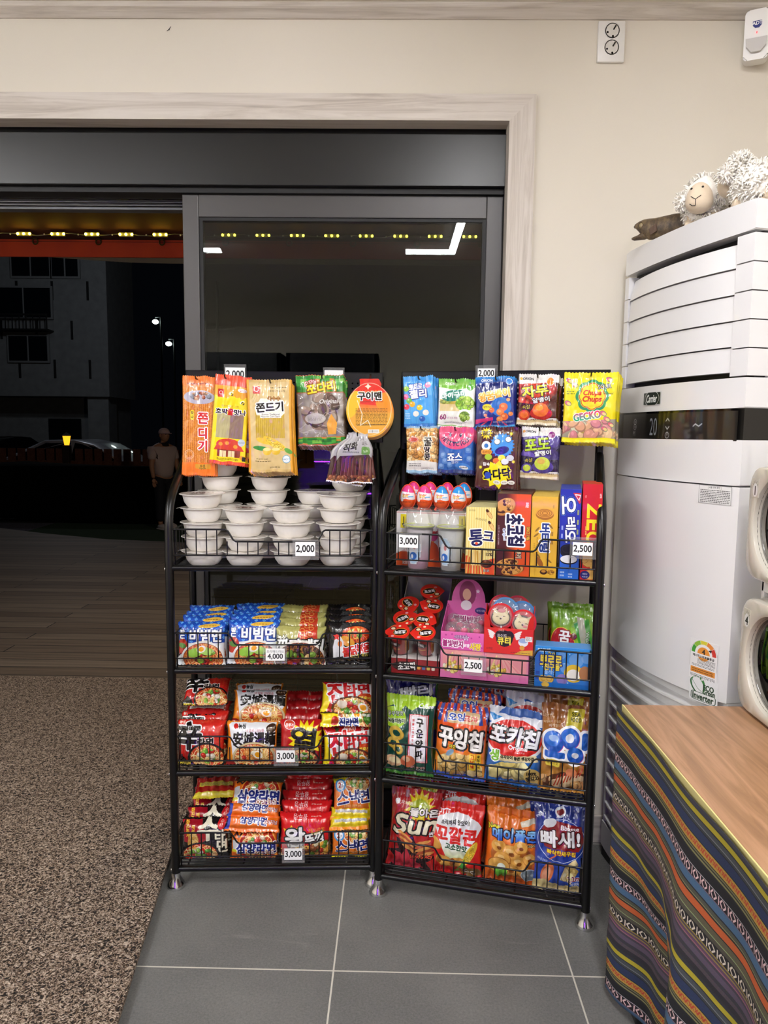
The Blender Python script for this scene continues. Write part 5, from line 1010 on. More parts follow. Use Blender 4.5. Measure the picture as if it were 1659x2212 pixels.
def d_sun(w, h):
    a = Art(w, h, '#9a1418'); a.grad('#a4181c', '#b81e1e'); a.star(.6, .2, .32, '#d8c21e', 14, .6); a.ell(.6, .2, .2, .14, '#6a9a2a', al=.5); a.star(.5, .84, .5, '#2a1014', 9, .6); a.star(.4, .94, .36, '#b82a3a', 8, .6); a.ell(.14, .16, .05, .05, '#f4f0ee'); a.text('오리온', .34, .165, .055, '#f4e4dc', w=.26, b=.006)
    a.text('돌아온', .7, .25, .14, '#f2ece4', o=[('#1a1010', .02)], w=.56, b=.016, rot=-2); a.text('Sun', .54, .4, .34, '#ece4c4', o=[('#1a0c0c', .03)], w=.9, b=.03, sh=.2, rot=-5); a.text('썬', .88, .5, .09, '#fff', o=[('#1a0c0c', .012)], b=.01)
    for u, v, r in ((.36, .62, 25), (.72, .68, -20)):
        for k in range(5): a.ell(u+.02*k, v-.06+k*.035, .18, .035, ('#d8944a', '#a84a2a')[k % 2], r)
    a.text('Hot Spicy', .72, .8, .09, '#f0583a', o=[('#1a0c0c', .012)], w=.44, rot=-8, b=.006); a.rect(0, 0, .1, .1, '#7a3038'); a.rect(.28, .02, .36, .1, '#9aa8b8', .6); return a
def d_corncone(w, h):
    a = Art(w, h, '#d22420'); a.grad('#d8281e', '#c41c1c'); a.text('LOTTE', .26, .13, .07, '#fff', w=.26, b=.014); a.ell(.1, .13, .03, .04, '#fff'); a.ell(.53, .34, .46, .26, '#e9e9ea'); a.poly([(.08, .3), (.98, .3), (.9, .4), (.66, .84), (.42, .84), (.12, .4)], '#e9e9ea'); a.grad('#e9e9ea', '#cdd890', .55, .8, a.m_poly([(.2, .54), (.83, .54), (.66, .84), (.42, .84)])); a.poly([(0, .26), (.08, .28), (.42, .84), (0, .84)], '#d0221e'); a.poly([(1, .3), (.98, .3), (.66, .84), (1, .84)], '#d0221e')
    a.text('소리까지 맛있어!', .5, .25, .08, '#222', w=.52, rot=-3, b=.004); a.text('꼬깔콘', .52, .42, .26, '#d2241e', w=.78, b=.035, rot=2); a.text('고소한맛', .54, .58, .1, '#1f4a2a', w=.4, b=.012, rot=3)
    for u, v, r in ((.12, .56, 30), (.32, .8, 10), (.58, .8, 5)): a.ell(u, v, .16, .1, '#a8641e', r); a.ell(u, v-.005, .15, .09, '#dca048', r); a.ell(u-.09, v-.01, .05, .07, '#8a4a16', r)
    a.ell(.8, .66, .075, .24, '#ecc63c', 28); a.blobs(a.m_ell(.8, .66, .065, .22, 28), ['#f4d85a', '#e8bc30'], 50, .02, hi=.08); a.poly([(.62, .84), (.7, .74), (.74, .95), (.5, .96)], '#4a9a3a'); a.ell(.8, .93, .2, .09, '#7a5a2a'); a.text('OC', .78, .93, .07, '#f0e8d8', w=.2, b=.01); return a
def d_maple(w, h):
    a = Art(w, h, '#e4741a'); a.grad('#e87a1e', '#dc661a'); a.text('CROWN', .18, .05, .04, '#f8d8b0', w=.14); a.poly([(.62, .16), (.95, .05), (.98, .12), (.66, .22)], '#d8d0b8'); a.text('New', .13, .25, .1, '#f2e42a', o=[('#2a1a08', .012)], w=.22, b=.008, rot=-8); a.text('메이플콘', .54, .33, .19, ('#9ad8f8', '#2a62d0'), o=[('#1a1030', .035)], w=.86, b=.03, rot=-3); a.text('Maple', .86, .44, .07, '#f6e8a0', o=[('#2a1408', .01)], w=.22, rot=-8)
    m = a.m_poly([(.14, .44), (.8, .46), (.95, .62), (.85, .88), (.2, .88), (.1, .6)]); a._put(m, '#a85a1c')
    for u, v, r in ((.25, .5, .15), (.5, .56, .19), (.68, .47, .14), (.34, .66, .17), (.66, .68, .16), (.86, .62, .13), (.52, .8, .16), (.78, .8, .14)): a.ell(u, v, r, r*.8, '#b0661e'); a.ell(u-.006, v-.006, r*.94, r*.74, '#dfa348'); a.ell(u-.03, v-.03, r*.4, r*.25, '#f0c478'); a.ell(u+.01, v+.01, r*.3, r*.22, '#8a4a14')
    a.ell(.28, .76, .22, .16, '#e0a850'); a.ell(.28, .76, .22, .16, '#8a4a18', ring=.012); a.ell(.33, .84, .12, .13, '#6ab83a'); a.ell(.33, .77, .08, .06, '#e8f0e0'); a.ell(.86, .84, .15, .13, '#8a9aa0'); a.ell(.86, .84, .15, .13, '#fff', ring=.012); a.text('고급밀 100%', .86, .84, .05, '#fff', w=.22); a.rect(0, .95, 1, 1, '#c05416'); return a
def d_shrimp(w, h):
    a = Art(w, h, '#213a96'); a.grad('#1c2f80', '#2c52b8'); rd = random.Random(5)
    for i in range(34): a.star(rd.random(), rd.uniform(.02, .2), .028, '#c0cdea', rot=rd.uniform(0, 60))
    a.ell(.5, .13, .1, .09, '#e8ecf4'); a.ell(.5, .13, .07, .05, '#8a2020'); a.text('고래', .12, .17, .06, '#e8ecf4', b=.006); a.ell(.52, .42, .46, .38, '#e8ecf6'); a.ell(.52, .42, .45, .37, '#213a96'); a.poly([(.1, .36), (.26, .2), (.5, .22), (.9, .26), (.96, .42), (.86, .52), (.2, .5)], '#8a1c22')
    a.ell(.3, .24, .13, .08, '#e8ecf0', -20); a.text('Bbasae', .68, .28, .075, '#fff', w=.34, b=.008, rot=3); a.text('빠새!', .5, .4, .27, '#f6f6f6', o=[('#3a1014', .02)], w=.74, b=.045, rot=-3); a.text('빠삭한새우칩', .52, .545, .085, '#f6e03a', o=[('#8a1c22', .012)], w=.54, b=.01, rot=2); a.text('새우를 통째로!', .16, .64, .045, '#fff', w=.2, rot=10)
    a.ell(.26, .78, .11, .22, '#e07a4a', 20); a.ell(.24, .8, .07, .16, '#f0a880', 20); a.line([(.3, .62), (.45, .56)], .02, '#d8603a'); m = a.m_poly([(.6, .68), (.8, .6), (.9, .7), (.7, .88), (.5, .84)]); a.blobs(m, ['#ddc07a', '#ecd8a0', '#c9a85a'], 14, .12, 2, 1.5); a.text('2.2mm', .8, .82, .09, '#8a1c22', o=[('#fff', .02)], w=.3, b=.012, rot=-8); a.text('더 얇고 바삭!', .84, .88, .055, '#213a96', o=[('#fff', .014)], w=.26, rot=-8); a.poly([(0, .9), (.2, .86), (.5, .92), (.8, .9), (1, .93), (1, 1), (0, 1)], '#e6d394'); a.mottle(.02, 12); return a
def d_gummy_green(w, h):
    a = Art(w, h, '#8cbc2a'); a.grad('#6fa024', '#a4d03a'); a.mottle(.06, 20, 3); a.poly([(.5, .2), (.8, .1), (1, .6), (.8, .8)], '#3f9a34'); a.poly([(.55, .1), (.7, .1), (.95, .75), (.8, .8)], '#a8a894'); a.ell(.3, .55, .28, .42, '#c02a34', -12); a.ell(.3, .55, .28, .42, '#f2d83a', -12, ring=.015); a.vtext('꿈틀이', .32, .4, .2, .24, '#fff', o=[('#8a1420', .02)], b=.025)
    a.ell(.52, .38, .07, .07, '#6a2a14'); a.ell(.6, .84, .12, .1, '#2a62c8'); a.text('Wiggle', .82, .4, .09, '#fff', o=[('#2a6a24', .012)], rot=80, w=.3); return a

# ================================================================ GOODS ON THE RACKS
def fit(R, px, dep, tilt=0.0, z0=None):
    """metric centre, width, height and base height of a face whose box in the photo is px, standing dep behind the posts and leaning back by tilt"""
    x0, y0, x1, y1 = px; sT, cT = math.sin(RAD(tilt)), math.cos(RAD(tilt))
    zb = R.px((x0+x1)/2, y1, dep)[1] if z0 is None else z0; s = 0.1
    for _ in range(8): s = (R.px((x0+x1)/2, y0, dep+s*sT)[1]-zb)/cT
    ym = (y0+y1)/2; a, b_ = R.px(x0, ym, dep+s*sT/2)[0], R.px(x1, ym, dep+s*sT/2)[0]
    return (a+b_)/2, b_-a, s, zb
_arts = {}
def art(fn, w, h, key=None, res=300, **k):
    key = key or fn.__name__
    if key not in _arts: _arts[key] = fn(w, h).mat(key.replace('d_', 'print_'), **k)
    return _arts[key]
def hang(R, rack, px, dep, fn, back, name, label, group, n=2, t=0.016, roll=0.0, yaw=0.0, hx_=None, seed=1, step=0.011, cat='snack packet', drift=0.004, key=None, wr=0.0016, seal=0.012):
    u, w_, h_, z = fit(R, px, dep); m = art(fn, w_, h_, key); me = bag_mesh(name, w_, h_, t, m, back, seed, seal, seal*1.6, wr=wr, nar=0.03)
    rd = random.Random(seed); step = max(step, t*0.75)
    for i in range(n):
        if dep+i*step+t/2 > PEG_D-0.006: break
        o = thing(name, me, label if i == 0 else f'{label}, {ORD[i]}', cat, group)
        R.put(o, u+i*drift*rd.uniform(.4, 1.2), dep+t/2+i*step, z-i*0.0035, yaw+rd.uniform(-2, 2)*min(i, 1), 0, roll+rd.uniform(-1.5, 1.5)*min(i, 1))
    hook(R, rack, u if hx_ is None else R.px(hx_, px[1], dep)[0], z+h_-0.009, dep)
GL, GR = 'pouches hanging on the left rack', 'sweet bags hanging on the right rack'
hang(LR, RACK_L, (389, 812, 464, 1027), .115, d_orange, film('film_orange', '#d86a1e'), 'snack_pouch', 'orange see through pouch of dried strips, leftmost on the left rack', GL, 2, .016, 1.5, seed=3)
hang(LR, RACK_L, (449, 810, 528, 1004), .10, d_yellow, film('film_yellow', '#e8cc14'), 'snack_pouch', 'yellow pouch with orange top and a red roofed house', GL, 2, .012, 5.0, seed=5, drift=.014, step=.014)
hang(LR, RACK_L, (536, 820, 634, 1020), .08, d_corn, film('film_tan', '#e09a2a'), 'snack_pouch', 'tan pouch picturing corn cobs, hanging above the bowls', GL, 5, .012, -1.0, seed=7, drift=.003)
hang(LR, RACK_L, (643, 810, 748, 963), .12, d_squid, film('film_clear', '#a09890'), 'snack_pouch', 'clear pouch with green checked top and bottom bands', GL, 5, .014, -2.0, seed=9, drift=.002)
hang(RR, RACK_R, (872, 812, 938, 922), .165, d_jelly_blue, film('film_blue', '#2f86d0'), 'candy_bag', 'light blue sweet bag with fruit jellies, first in the top row', GR, 4, .016, -2, seed=2, drift=.006)
hang(RR, RACK_R, (944, 818, 1025, 924), .165, d_grape_green, film('film_white', '#e4e6de'), 'candy_bag', 'white and green sweet bag with green grapes, in the top row', GR, 3, .018, 1, seed=4)
hang(RR, RACK_R, (1027, 813, 1114, 923), .165, d_worm_navy, film('film_navy', '#23439a'), 'candy_bag', 'dark blue sweet bag with yellow letters below the price card', GR, 3, .018, -1.5, seed=6)
hang(RR, RACK_R, (1116, 808, 1205, 918), .165, lambda w, h: d_fruit(w, h, ['#b8201c', '#c83a22', '#a01418'], '#4a1a18', '자두', '#f6e02a', ('#e8702a', '#f0b03a', '#f08a2a')), film('film_cream', '#d8c8a4'), 'candy_bag', 'white and red sweet bag with plums, in the top row', GR, 3, .02, 1.5, seed=8, key='d_plum')
hang(RR, RACK_R, (1215, 804, 1334, 956), .15, d_gecko, film('film_lemon', '#ead81a'), 'candy_bag', 'big bright yellow sweet bag at the right end of the rack', GR, 4, .022, 0.5, seed=10, drift=.005, step=.016)
hang(RR, RACK_R, (877, 921, 944, 1022), .15, d_nuts, film('film_pale_blue', '#9cc0d8'), 'candy_bag', 'bag of shelled nuts with black brush letters, lower row', GR, 3, .02, -1, seed=12, drift=.008)
hang(RR, RACK_R, (945, 922, 1022, 1022), .15, d_jellycious, film('film_pink', '#d0508a'), 'candy_bag', 'pink and blue sweet bag with a smiling pink circle', GR, 3, .018, 1, seed=14)
hang(RR, RACK_R, (1026, 922, 1119, 1055), .13, d_brown, film('film_purple', '#3f2a7a'), 'candy_bag', 'dark brown sweet pouch with yellow starbursts', GR, 3, .012, 0.5, seed=16, drift=.007, wr=.0008, seal=.008)
hang(RR, RACK_R, (1122, 923, 1207, 1034), .15, lambda w, h: d_fruit(w, h, ['#4a3a8a', '#5f4aa0', '#342868'], '#251a3c', '포도', '#b4d62a', ('#c8d84a', '#e0a05a', '#8a2a7a')), film('film_beige', '#c8a87a'), 'candy_bag', 'white and violet sweet bag with purple grapes', GR, 2, .02, 1.5, seed=18, key='d_grape')
# oval tray hanging at the right end of the left rack
def d_oval(w, h):
    a = Art(w, h, '#ea9a34'); a.grad('#e8302c', '#e8a83a', .3, .62); a._put(a.m_poly([(0, 0), (1, 0), (1, .34), (.7, .48), (.2, .45), (0, .3)]), '#e03028'); a.ell(.85, .42, .22, .2, '#f0922a'); a.ell(.14, .46, .14, .3, '#f2c030', 20)
    a.star(.47, .17, .07, '#f2e8d0', 4, .5); a.text('구이맨', .5, .325, .17, '#17110f', o=[('#fff', .02)], w=.5, b=.014); a.text('고소 고소 고소한 맛', .5, .25, .05, '#f2d84a', w=.44); a.text('Seasoned Dried Fish', .54, .41, .05, '#8a1a14', w=.5); a.fine(.2, .52, .88, .8, 12, '#6a4a1a'); a.rect(.22, .79, .84, .8, '#3a2a1a'); a.rect(.46, .87, .7, .93, '#f4f0e8'); a.ell(.5, .54, .47, .56, '#f6e6c8', ring=.018, al=.6); a.line([(.24, .4), (.34, .62), (.3, .8), (.46, .72), (.52, .82)], .02, '#fff6e8', .7)  # pale ring and streak are film gloss highlights painted into the print
    for i in range(14): a.rect(.48+i*.015, .88, .485+i*.015, .92, '#222')
    return a
u, w_, h_, z = fit(LR, (749, 812, 850, 945), .095)
ol = [(.5+.5*math.sin(t), .47+.47*-math.cos(t)) for t in np.linspace(0.32, 2*PI-0.32, 40)]
ol = [((x-.5)*w_, q*h_*0.955) for x, q in [(p[0], 1-p[1]) for p in [(0.5+0.5*math.sin(t), 0.54-0.46*math.cos(t)) for t in np.linspace(0.42, 2*PI-0.42, 44)]]+[(0.30, 0.93), (0.29, 0.99), (0.32, 1.0), (0.68, 1.0), (0.71, 0.99), (0.70, 0.93)]]
def scale_ol(k): return [((x)*k, h_*.44+(q-h_*.44)*k) for x, q in ol]
b = bmesh.new(); n = len(ol); R0 = [[b.verts.new((x, y, q)) for x, q in scale_ol(k)] for k, y in ((1.0, -.001), (1.0, .001), (.9, .002), (.84, .014))]
for A, B in zip(R0[:-1], R0[1:]):
    for i in range(n): b.faces.new((A[i], A[(i+1) % n], B[(i+1) % n], B[i])).material_index = 1
b.faces.new(R0[0]).material_index = 0; b.faces.new(R0[-1][::-1]).material_index = 1
me = bpy.data.meshes.new('oval_tray'); bmesh.ops.recalc_face_normals(b, faces=b.faces); b.to_mesh(me); b.free()
for m in (art(d_oval, w_, h_, rough=.15, coat=.8), film('tray_gold', '#c89a3a')): me.materials.append(m)
uv = me.uv_layers.new(name='UVMap')
for p in me.polygons:
    for l in p.loop_indices: c = me.vertices[me.loops[l].vertex_index].co; uv.data[l].uv = (.5+c.x/w_, c.z/h_)
for i in range(5):
    o = thing('oval_tray', me, 'red and gold oval snack tray hanging on the left rack' if i == 0 else f'oval snack tray hanging {ORD[i]} behind the red and gold one', 'snack tray', 'oval trays on one hook'); LR.put(o, u+i*.001, .095+i*.0158, z-i*.002, 0, 0, -1+i*.4)
hook(LR, RACK_L, u, z+h_*.965, .085)
# jerky packs, shaped with a narrow neck
def d_jerky(w, h):
    a = Art(w, h, '#b5b2b4'); a.grad('#b9b6b8', '#a4a1a4', 0, .5); m = a.m_poly([(0, .56), (.1, .46), (.9, .42), (1, .52), (1, 1), (0, 1)]); a._put(m, '#3a1a18')
    rd = random.Random(3)
    for k in range(9): x = .1+k*.1; a.poly([(x, .9), (x+.05-.3*(x-.5)*.2, .48), (x+.1-.3*(x-.5)*.2, .47), (x+.11, .9)], rd.choice(['#4e1e20', '#3e161c', '#5e2a28'])); a.line([(x+.03, .85), (x+.06, .5)], .012, '#a87072', .6)
    a.blobs(a.m_poly([(0, .84), (1, .84), (1, 1), (0, 1)]), ['#7a3a2a', '#a06a3a', '#4a2018', '#8a5030'], 40, .06); a.text('직화', .34, .27, .2, '#15110f', b=.01, rot=-12, w=.4); a.text('달콤한', .62, .1, .1, '#2a2420', w=.32, rot=-4); a.text('육포', .78, .2, .1, '#2a2420', rot=-10); a.rr(.68, .26, .92, .42, .05, '#5a8a3a'); a.text('Soft', .8, .35, .06, '#e8f0d8', rot=-10); a.fine(.16, .36, .62, .4, 2, '#444'); a.rect(0, .97, 1, 1, '#e8e6e6'); return a
u, w_, h_, z = fit(LR, (721, 936, 808, 1044), .075)
me = bag_mesh('jerky_pouch', w_, h_, .012, art(d_jerky, w_, h_), film('film_grey', '#8a8688'), 5, .008, wr=.0008)
for v in me.vertices:
    q = v.co.z/h_; k = .94 if q < .62 else .94-.5*min(1, (q-.62)/.3)**1.5; v.co.x = v.co.x*k+(.18*w_*(1-k) if q > .6 else 0)
for i, (du, ro, dz) in enumerate(((0, 1, 0), (-.028, 8, -.004), (.012, -6, .004))):
    o = thing('jerky_pouch', me, 'grey and brown dried meat pouch under the oval trays' + ('', ', tilted left behind the front one', ', tucked right behind the front one')[i], 'snack packet', 'dried meat pouches'); LR.put(o, u+du, .081+i*.012, z+dz, 0, 0, ro)
hook(LR, RACK_L, u+.01, z+h_-.006, .07)

# ---- upper left shelf: stacked lidded bowls
M_BOWL = mat('white_foam', '#f2eee7', 0.45, var=.012, bump=(60, .05, .001)); 
def d_lid(w, h):
    a = Art(w, h, '#e8e2d8'); a.ell(.5, .5, .49, .49, '#e6dfd4'); a.text('사발면', .5, .5, .18, '#7a2a28', w=.5, b=.008, rot=-14); a.fine(.25, .62, .75, .74, 4, '#5a504a'); a.fine(.3, .28, .7, .36, 2, '#6a3a3a'); a.ell(.5, .5, .44, .44, '#c9a0a0', ring=.01, al=.5); return a
BR, BH, BP = .0655, .0405, .0322
b = bmesh.new(); lathe(b, [(0.0, .0005), (.040, .0), (.0425, .002), (.052, .016), (.0565, .034), (.0575, .0375), (.0655, .0392), (.0665, .0402), (.0655, .0412), (.06, .0408), (.0, .0408)], 60, flute=20, fl=.006)
bowl_me = obj('bowl', b, M_BOWL, None, 35); bm_data = bowl_me.data; bpy.data.objects.remove(bowl_me)
b = bmesh.new(); vs_ = [(.0645*math.cos(t)*(1.0 if not (-.28 < (t-2.2) < .28) else 1.0+.22*(1-abs(t-2.2)/.28)), .0645*math.sin(t)*(1.0 if not (-.28 < (t-2.2) < .28) else 1.0+.22*(1-abs(t-2.2)/.28))) for t in np.linspace(0, 2*PI, 72, endpoint=False)]
c0 = b.verts.new((0, 0, .0418)); ri = [b.verts.new((x*.6, y*.6, .0416)) for x, y in vs_]; ro = [b.verts.new((x, y, .0418-.004*max(0, (math.hypot(x, y)-.066)/.012))) for x, y in vs_]
for i in range(72):
    j = (i+1) % 72; b.faces.new((c0, ri[i], ri[j])); b.faces.new((ri[i], ro[i], ro[j], ri[j]))
lid_o = obj('lid', b, art(d_lid, 1, 1, rough=.35), None, 40); uv = lid_o.data.uv_layers.new(name='UVMap')
for p in lid_o.data.polygons:
    for l in p.loop_indices: c = lid_o.data.vertices[lid_o.data.loops[l].vertex_index].co; uv.data[l].uv = (.5+c.x/.13, .5+c.y/.13)
lid_me = lid_o.data; bpy.data.objects.remove(lid_o)
STK = [((389, 486), .072, 5, 'front stack, leftmost'), ((481, 578), .070, 4, 'front stack, second from left'), ((578, 686), .070, 4, 'front stack beside the price tag'), ((684, 777), .072, 5, 'front stack, rightmost'),
       ((427, 526), .205, 8, 'tall back stack under the yellow pouch'), ((531, 631), .205, 8, 'tall back stack under the corn pouch'), ((630, 730), .205, 5, 'back stack under the green pouch'), ((722, 820), .205, 8, 'back stack under the dried meat pouch')]
rd = random.Random(11)
for (x0, x1), dep, n, where in STK:
    u = LR.px((x0+x1)/2, 1130, dep)[0]; u = min(max(u, .085), RW-.085)
    for k in range(n):
        lab = 'topmost' if k == n-1 else ('bottom' if k == 0 else ORD[k]+' from the bottom')
        t = empty('instant_noodle_bowl', (0, 0, 0), 0, f'white lidded noodle bowl, {lab}, {where}', 'noodle bowl', 'white noodle bowls'); LR.put(t, u+rd.uniform(-.003, .003), dep+rd.uniform(-.003, .003), SHELF[0]+k*BP*1.31, rd.uniform(-70, 70) if k < n-1 else rd.uniform(-40, 30), rd.uniform(-1, 1), rd.uniform(-1, 1))
        for nm, me in (('bowl', bm_data), ('lid', lid_me)): link(bpy.data.objects.new(nm, me), t)

# ---- instant noodle packets
def pack(w, h, t, m, back, seed): return bag_mesh('noodle_packet', w, h, t, m, back, seed, .011, ev=4.5, eu=4.5, nar=.06, wr=.0022, nu=30, nv=34, fold=.014)
def row(R, px, dep, k, fn, back, label, group, n, bfn=None, t=.038, tilt=10, step=.05, dz=0.0, du=.0, seed=1, key=None, rise=0.004, name='noodle_packet', cat='noodle packet', drop=1.0):
    """a column of standing packets, the front one fitted to its box in the photo"""
    u, w_, h_, z = fit(R, px, dep+t/2, tilt, SHELF[k]+dz); m = art(fn, w_, h_, key); me = pack(w_, h_*1.02, t, m, back, seed); me2 = pack(w_, h_*1.04, t, m, back, seed+40)
    rd = random.Random(seed)
    if bfn: me2 = pack(w_, h_*1.04, t, art(bfn, w_, h_, key=(key or fn.__name__)+'_back'), back, seed+40)
    for i in range(n):
        o = thing(name, me if (i % 2 == 0 and not bfn) or i == 0 else me2, f'{label}, {ORD[i]} of its column' if n > 1 else label, cat, group); R.put(o, u+du*i+rd.uniform(-.002, .002)*min(i, 1), dep+t/2+.004+i*step, SHELF[k]+dz+.001+i*rise, rd.uniform(-2, 2), tilt+i*1.0, rd.uniform(-1.5, 1.5))
    return u, w_, h_
def lying(R, px, dep, z, fn, back, label, group, t=.036, tilt=62, seed=1, key=None, hgt=.115, roll=0, yaw=0):
    """a packet lying on others, its face turned up towards the room"""
    x0, y0, x1, y1 = px; ym = (y0+y1)/2; a, b_ = R.px(x0, ym, dep+.03)[0], R.px(x1, ym, dep+.03)[0]; w_ = b_-a; m = art(fn, w_, hgt, key)
    me = pack(w_, hgt, t, m, back, seed); o = thing('noodle_packet', me, label, 'noodle packet', group); R.put(o, (a+b_)/2, dep, z, yaw, tilt, roll)
    for _ in range(3):                                    # settle the pile to the height the photo shows
        ys = []; dd = 0
        for v in list(me.vertices)[::7]:
            q = CM @ (np.array(o.matrix_world @ v.co)-np.array([0, 0, CAM_H])); ys.append(1106+F_PX*q[1]/q[2]); dd += q[2]
        dd /= len(ys); z += ((min(ys)+max(ys))/2-(y0+y1)/2)*dd/F_PX; R.put(o, (a+b_)/2, dep, z, yaw, tilt, roll)
    return o
FB, FR, FK, FO = film('film_royal', '#1c46a4'), film('film_red', '#a8181c'), film('film_black', '#121013'), film('film_tangerine', '#d86a1c')
row(LR, (382, 1343, 488, 1441), .03, 1, d_bibim, FB, 'blue noodle packet with white letters, leftmost column', 'blue noodle packets', 4, seed=21)
row(LR, (490, 1338, 604, 1439), .035, 1, d_bibim, FB, 'blue noodle packet with white letters, second column', 'blue noodle packets', 4, seed=23)
row(LR, (592, 1352, 704, 1440), .03, 1, d_chapa, film('film_olive', '#8a8640'), 'olive noodle packet with red ribbon', 'olive noodle packets', 4, seed=25, rise=.009)
row(LR, (706, 1344, 806, 1438), .03, 1, d_buldak, FK, 'black noodle packet with a white bird shape', 'black noodle packets', 4, seed=27, rise=.006)
G3 = 'noodle packets on the third shelf'
row(LR, (382, 1556, 487, 1660), .03, 2, d_shin, FR, 'red noodle packet with big black character standing left', G3, 2, seed=31)
lying(LR, (386, 1538, 492, 1572), .085, SHELF[2]+.118, d_back('#b01c1c', '#d8d4cc', '#151214'), FR, 'red and black noodle packet edge on, bottom of the three piled left', G3, seed=32, tilt=78, key='d_shin_back', hgt=.12)
lying(LR, (395, 1522, 494, 1550), .105, SHELF[2]+.15, d_back('#b01c1c', '#d8d4cc', '#151214'), FR, 'red and black noodle packet edge on, middle of the three piled left', G3, seed=33, tilt=74, key='d_shin_back', hgt=.12)
lying(LR, (397, 1474, 496, 1515), .115, SHELF[2]+.178, d_shin, FR, 'red noodle packet with big black character, topmost of the left pile', G3, seed=34, tilt=55, hgt=.11, roll=-2)
row(LR, (488, 1560, 600, 1660), .03, 2, d_ansung, FO, 'white and orange noodle packet with black brush writing, front of the pile', G3, 1, seed=35, tilt=9)
row(LR, (502, 1488, 622, 1560), .085, 2, d_ansung, FO, 'white and orange noodle packet with black brush writing, upper tilted one', G3, 1, seed=36, tilt=34, dz=.105)
row(LR, (506, 1476, 610, 1560), .17, 2, d_ansung, FO, 'white and orange noodle packet hidden furthest back in its pile', G3, 1, seed=37, tilt=14, dz=.08)
row(LR, (603, 1556, 697, 1657), .035, 2, d_yeul, FR, 'red noodle packet with black letter in a yellow flame', G3, 4, d_back('#a8181c', '#b8b4b4', '#9c1418'), seed=38, rise=.011)
row(LR, (698, 1570, 806, 1656), .03, 2, d_jin, FR, 'red and yellow noodle packet with slanted red letters, standing front right', G3, 2, seed=41)
lying(LR, (692, 1540, 806, 1570), .055, SHELF[2]+.108, lambda w, h: d_jin_side(w, h, True), film('film_white2', '#ddd4c4'), 'yellow and cream noodle packet edge on, middle of the right pile', G3, seed=42, tilt=40, key='d_jin_mild', hgt=.05, t=.03)
lying(LR, (692, 1474, 808, 1540), .075, SHELF[2]+.145, d_jin, FR, 'red and yellow noodle packet lying on top of the right pile', G3, seed=43, tilt=38, hgt=.105, roll=2)
G4 = 'noodle packets on the bottom shelf'
row(LR, (394, 1768, 496, 1866), .03, 3, d_suta, FK, 'black noodle packet with cream brush letters', G4, 4, seed=51, rise=.008)
for i in range(2): lying(LR, (420, 1690, 515, 1712), .12+.02*i, SHELF[3]+.158+.022*i, d_back('#9c2018', '#c8b43a', '#d8c83a'), film('film_maroon', '#8a1c18'), f'maroon and yellow noodle packet lying on the black packets, {("lower", "upper")[i]} one', G4, t=.024, seed=53+i, tilt=78, key='d_maroon', hgt=.11, roll=-4)
row(LR, (497, 1792, 601, 1866), .03, 3, d_samyang, FO, 'orange noodle packet with navy letters standing front of its pile', G4, 2, seed=56)
lying(LR, (487, 1764, 606, 1795), .05, SHELF[3]+.098, d_samyang_side, FO, 'orange noodle packet edge on, lower of the two lying', G4, t=.03, seed=57, tilt=42, hgt=.055, roll=2)
lying(LR, (492, 1740, 606, 1766), .075, SHELF[3]+.128, d_samyang_side, FO, 'orange noodle packet edge on, upper of the two lying', G4, t=.03, seed=58, tilt=45, hgt=.055, roll=3)
lying(LR, (497, 1698, 608, 1742), .095, SHELF[3]+.155, d_samyang, FO, 'orange noodle packet face up on top of the orange pile', G4, seed=59, tilt=50, hgt=.105, roll=2)
row(LR, (602, 1757, 716, 1860), .035, 3, d_wang, FR, 'bright red noodle packet with silver letters and a gold crown', G4, 5, seed=61, step=.046, rise=.012)
row(LR, (716, 1786, 803, 1864), .03, 3, d_snack, FO, 'orange and yellow noodle packet with navy letters standing front right', G4, 2, seed=66)
lying(LR, (712, 1768, 804, 1790), .05, SHELF[3]+.1, d_back('#e0c81a', '#d8d4cc', '#e88a1e'), film('film_amber', '#e0a01c'), 'yellow noodle packet edge on, lower of the two lying', G4, t=.026, seed=67, tilt=50, key='d_snack_back', hgt=.05, roll=-2)
lying(LR, (713, 1748, 804, 1768), .065, SHELF[3]+.128, d_back('#e0c81a', '#d8d4cc', '#e88a1e'), film('film_amber', '#e0a01c'), 'yellow noodle packet edge on, upper of the two lying', G4, t=.026, seed=68, tilt=50, key='d_snack_back', hgt=.05, roll=2)
lying(LR, (720, 1690, 804, 1746), .08, SHELF[3]+.155, d_snack, FO, 'orange and yellow noodle packet face up on top of its pile', G4, seed=69, tilt=30, hgt=.11, roll=-1)

# ---- crisp bags on the right rack
def crisp(px, dep, k, fn, back, label, group, t=.06, tilt=8, seed=1, roll=0, yaw=0, dz=0, key=None, snap=True, fold=0.0, dent=0.0):
    u, w_, h_, z = fit(RR, px, dep+t/2, tilt, SHELF[k]+dz if snap else None); m = art(fn, w_, h_, key); me = bag_mesh('snack_bag', w_, h_, t, m, back, seed, .013, .02, ev=2.6, eu=2.2, nar=.07, wr=.0048, fold=fold, dent=dent)
    o = thing('snack_bag', me, label, 'snack bag', group); RR.put(o, u, dep+t/2, z+.001, yaw, tilt, roll); return o
GC = 'crisp bags on the right rack'
FG, FV, FS, FBR = film('film_leaf', '#3f7a2a'), film('film_indigo', '#22286e'), film('film_silver', '#cfd2da', .25), film('film_bronze', '#9a6224', .22)
crisp((832, 1502, 940, 1672), .022, 2, d_onion, FG, 'dark green snack bag with onion rings and white label panel', GC, .05, 7, 71)
crisp((842, 1462, 952, 1660), .10, 2, d_navy_ri, FV, 'navy snack bag with silver letters behind the dark green bag', GC, .045, 6, 72, -4)
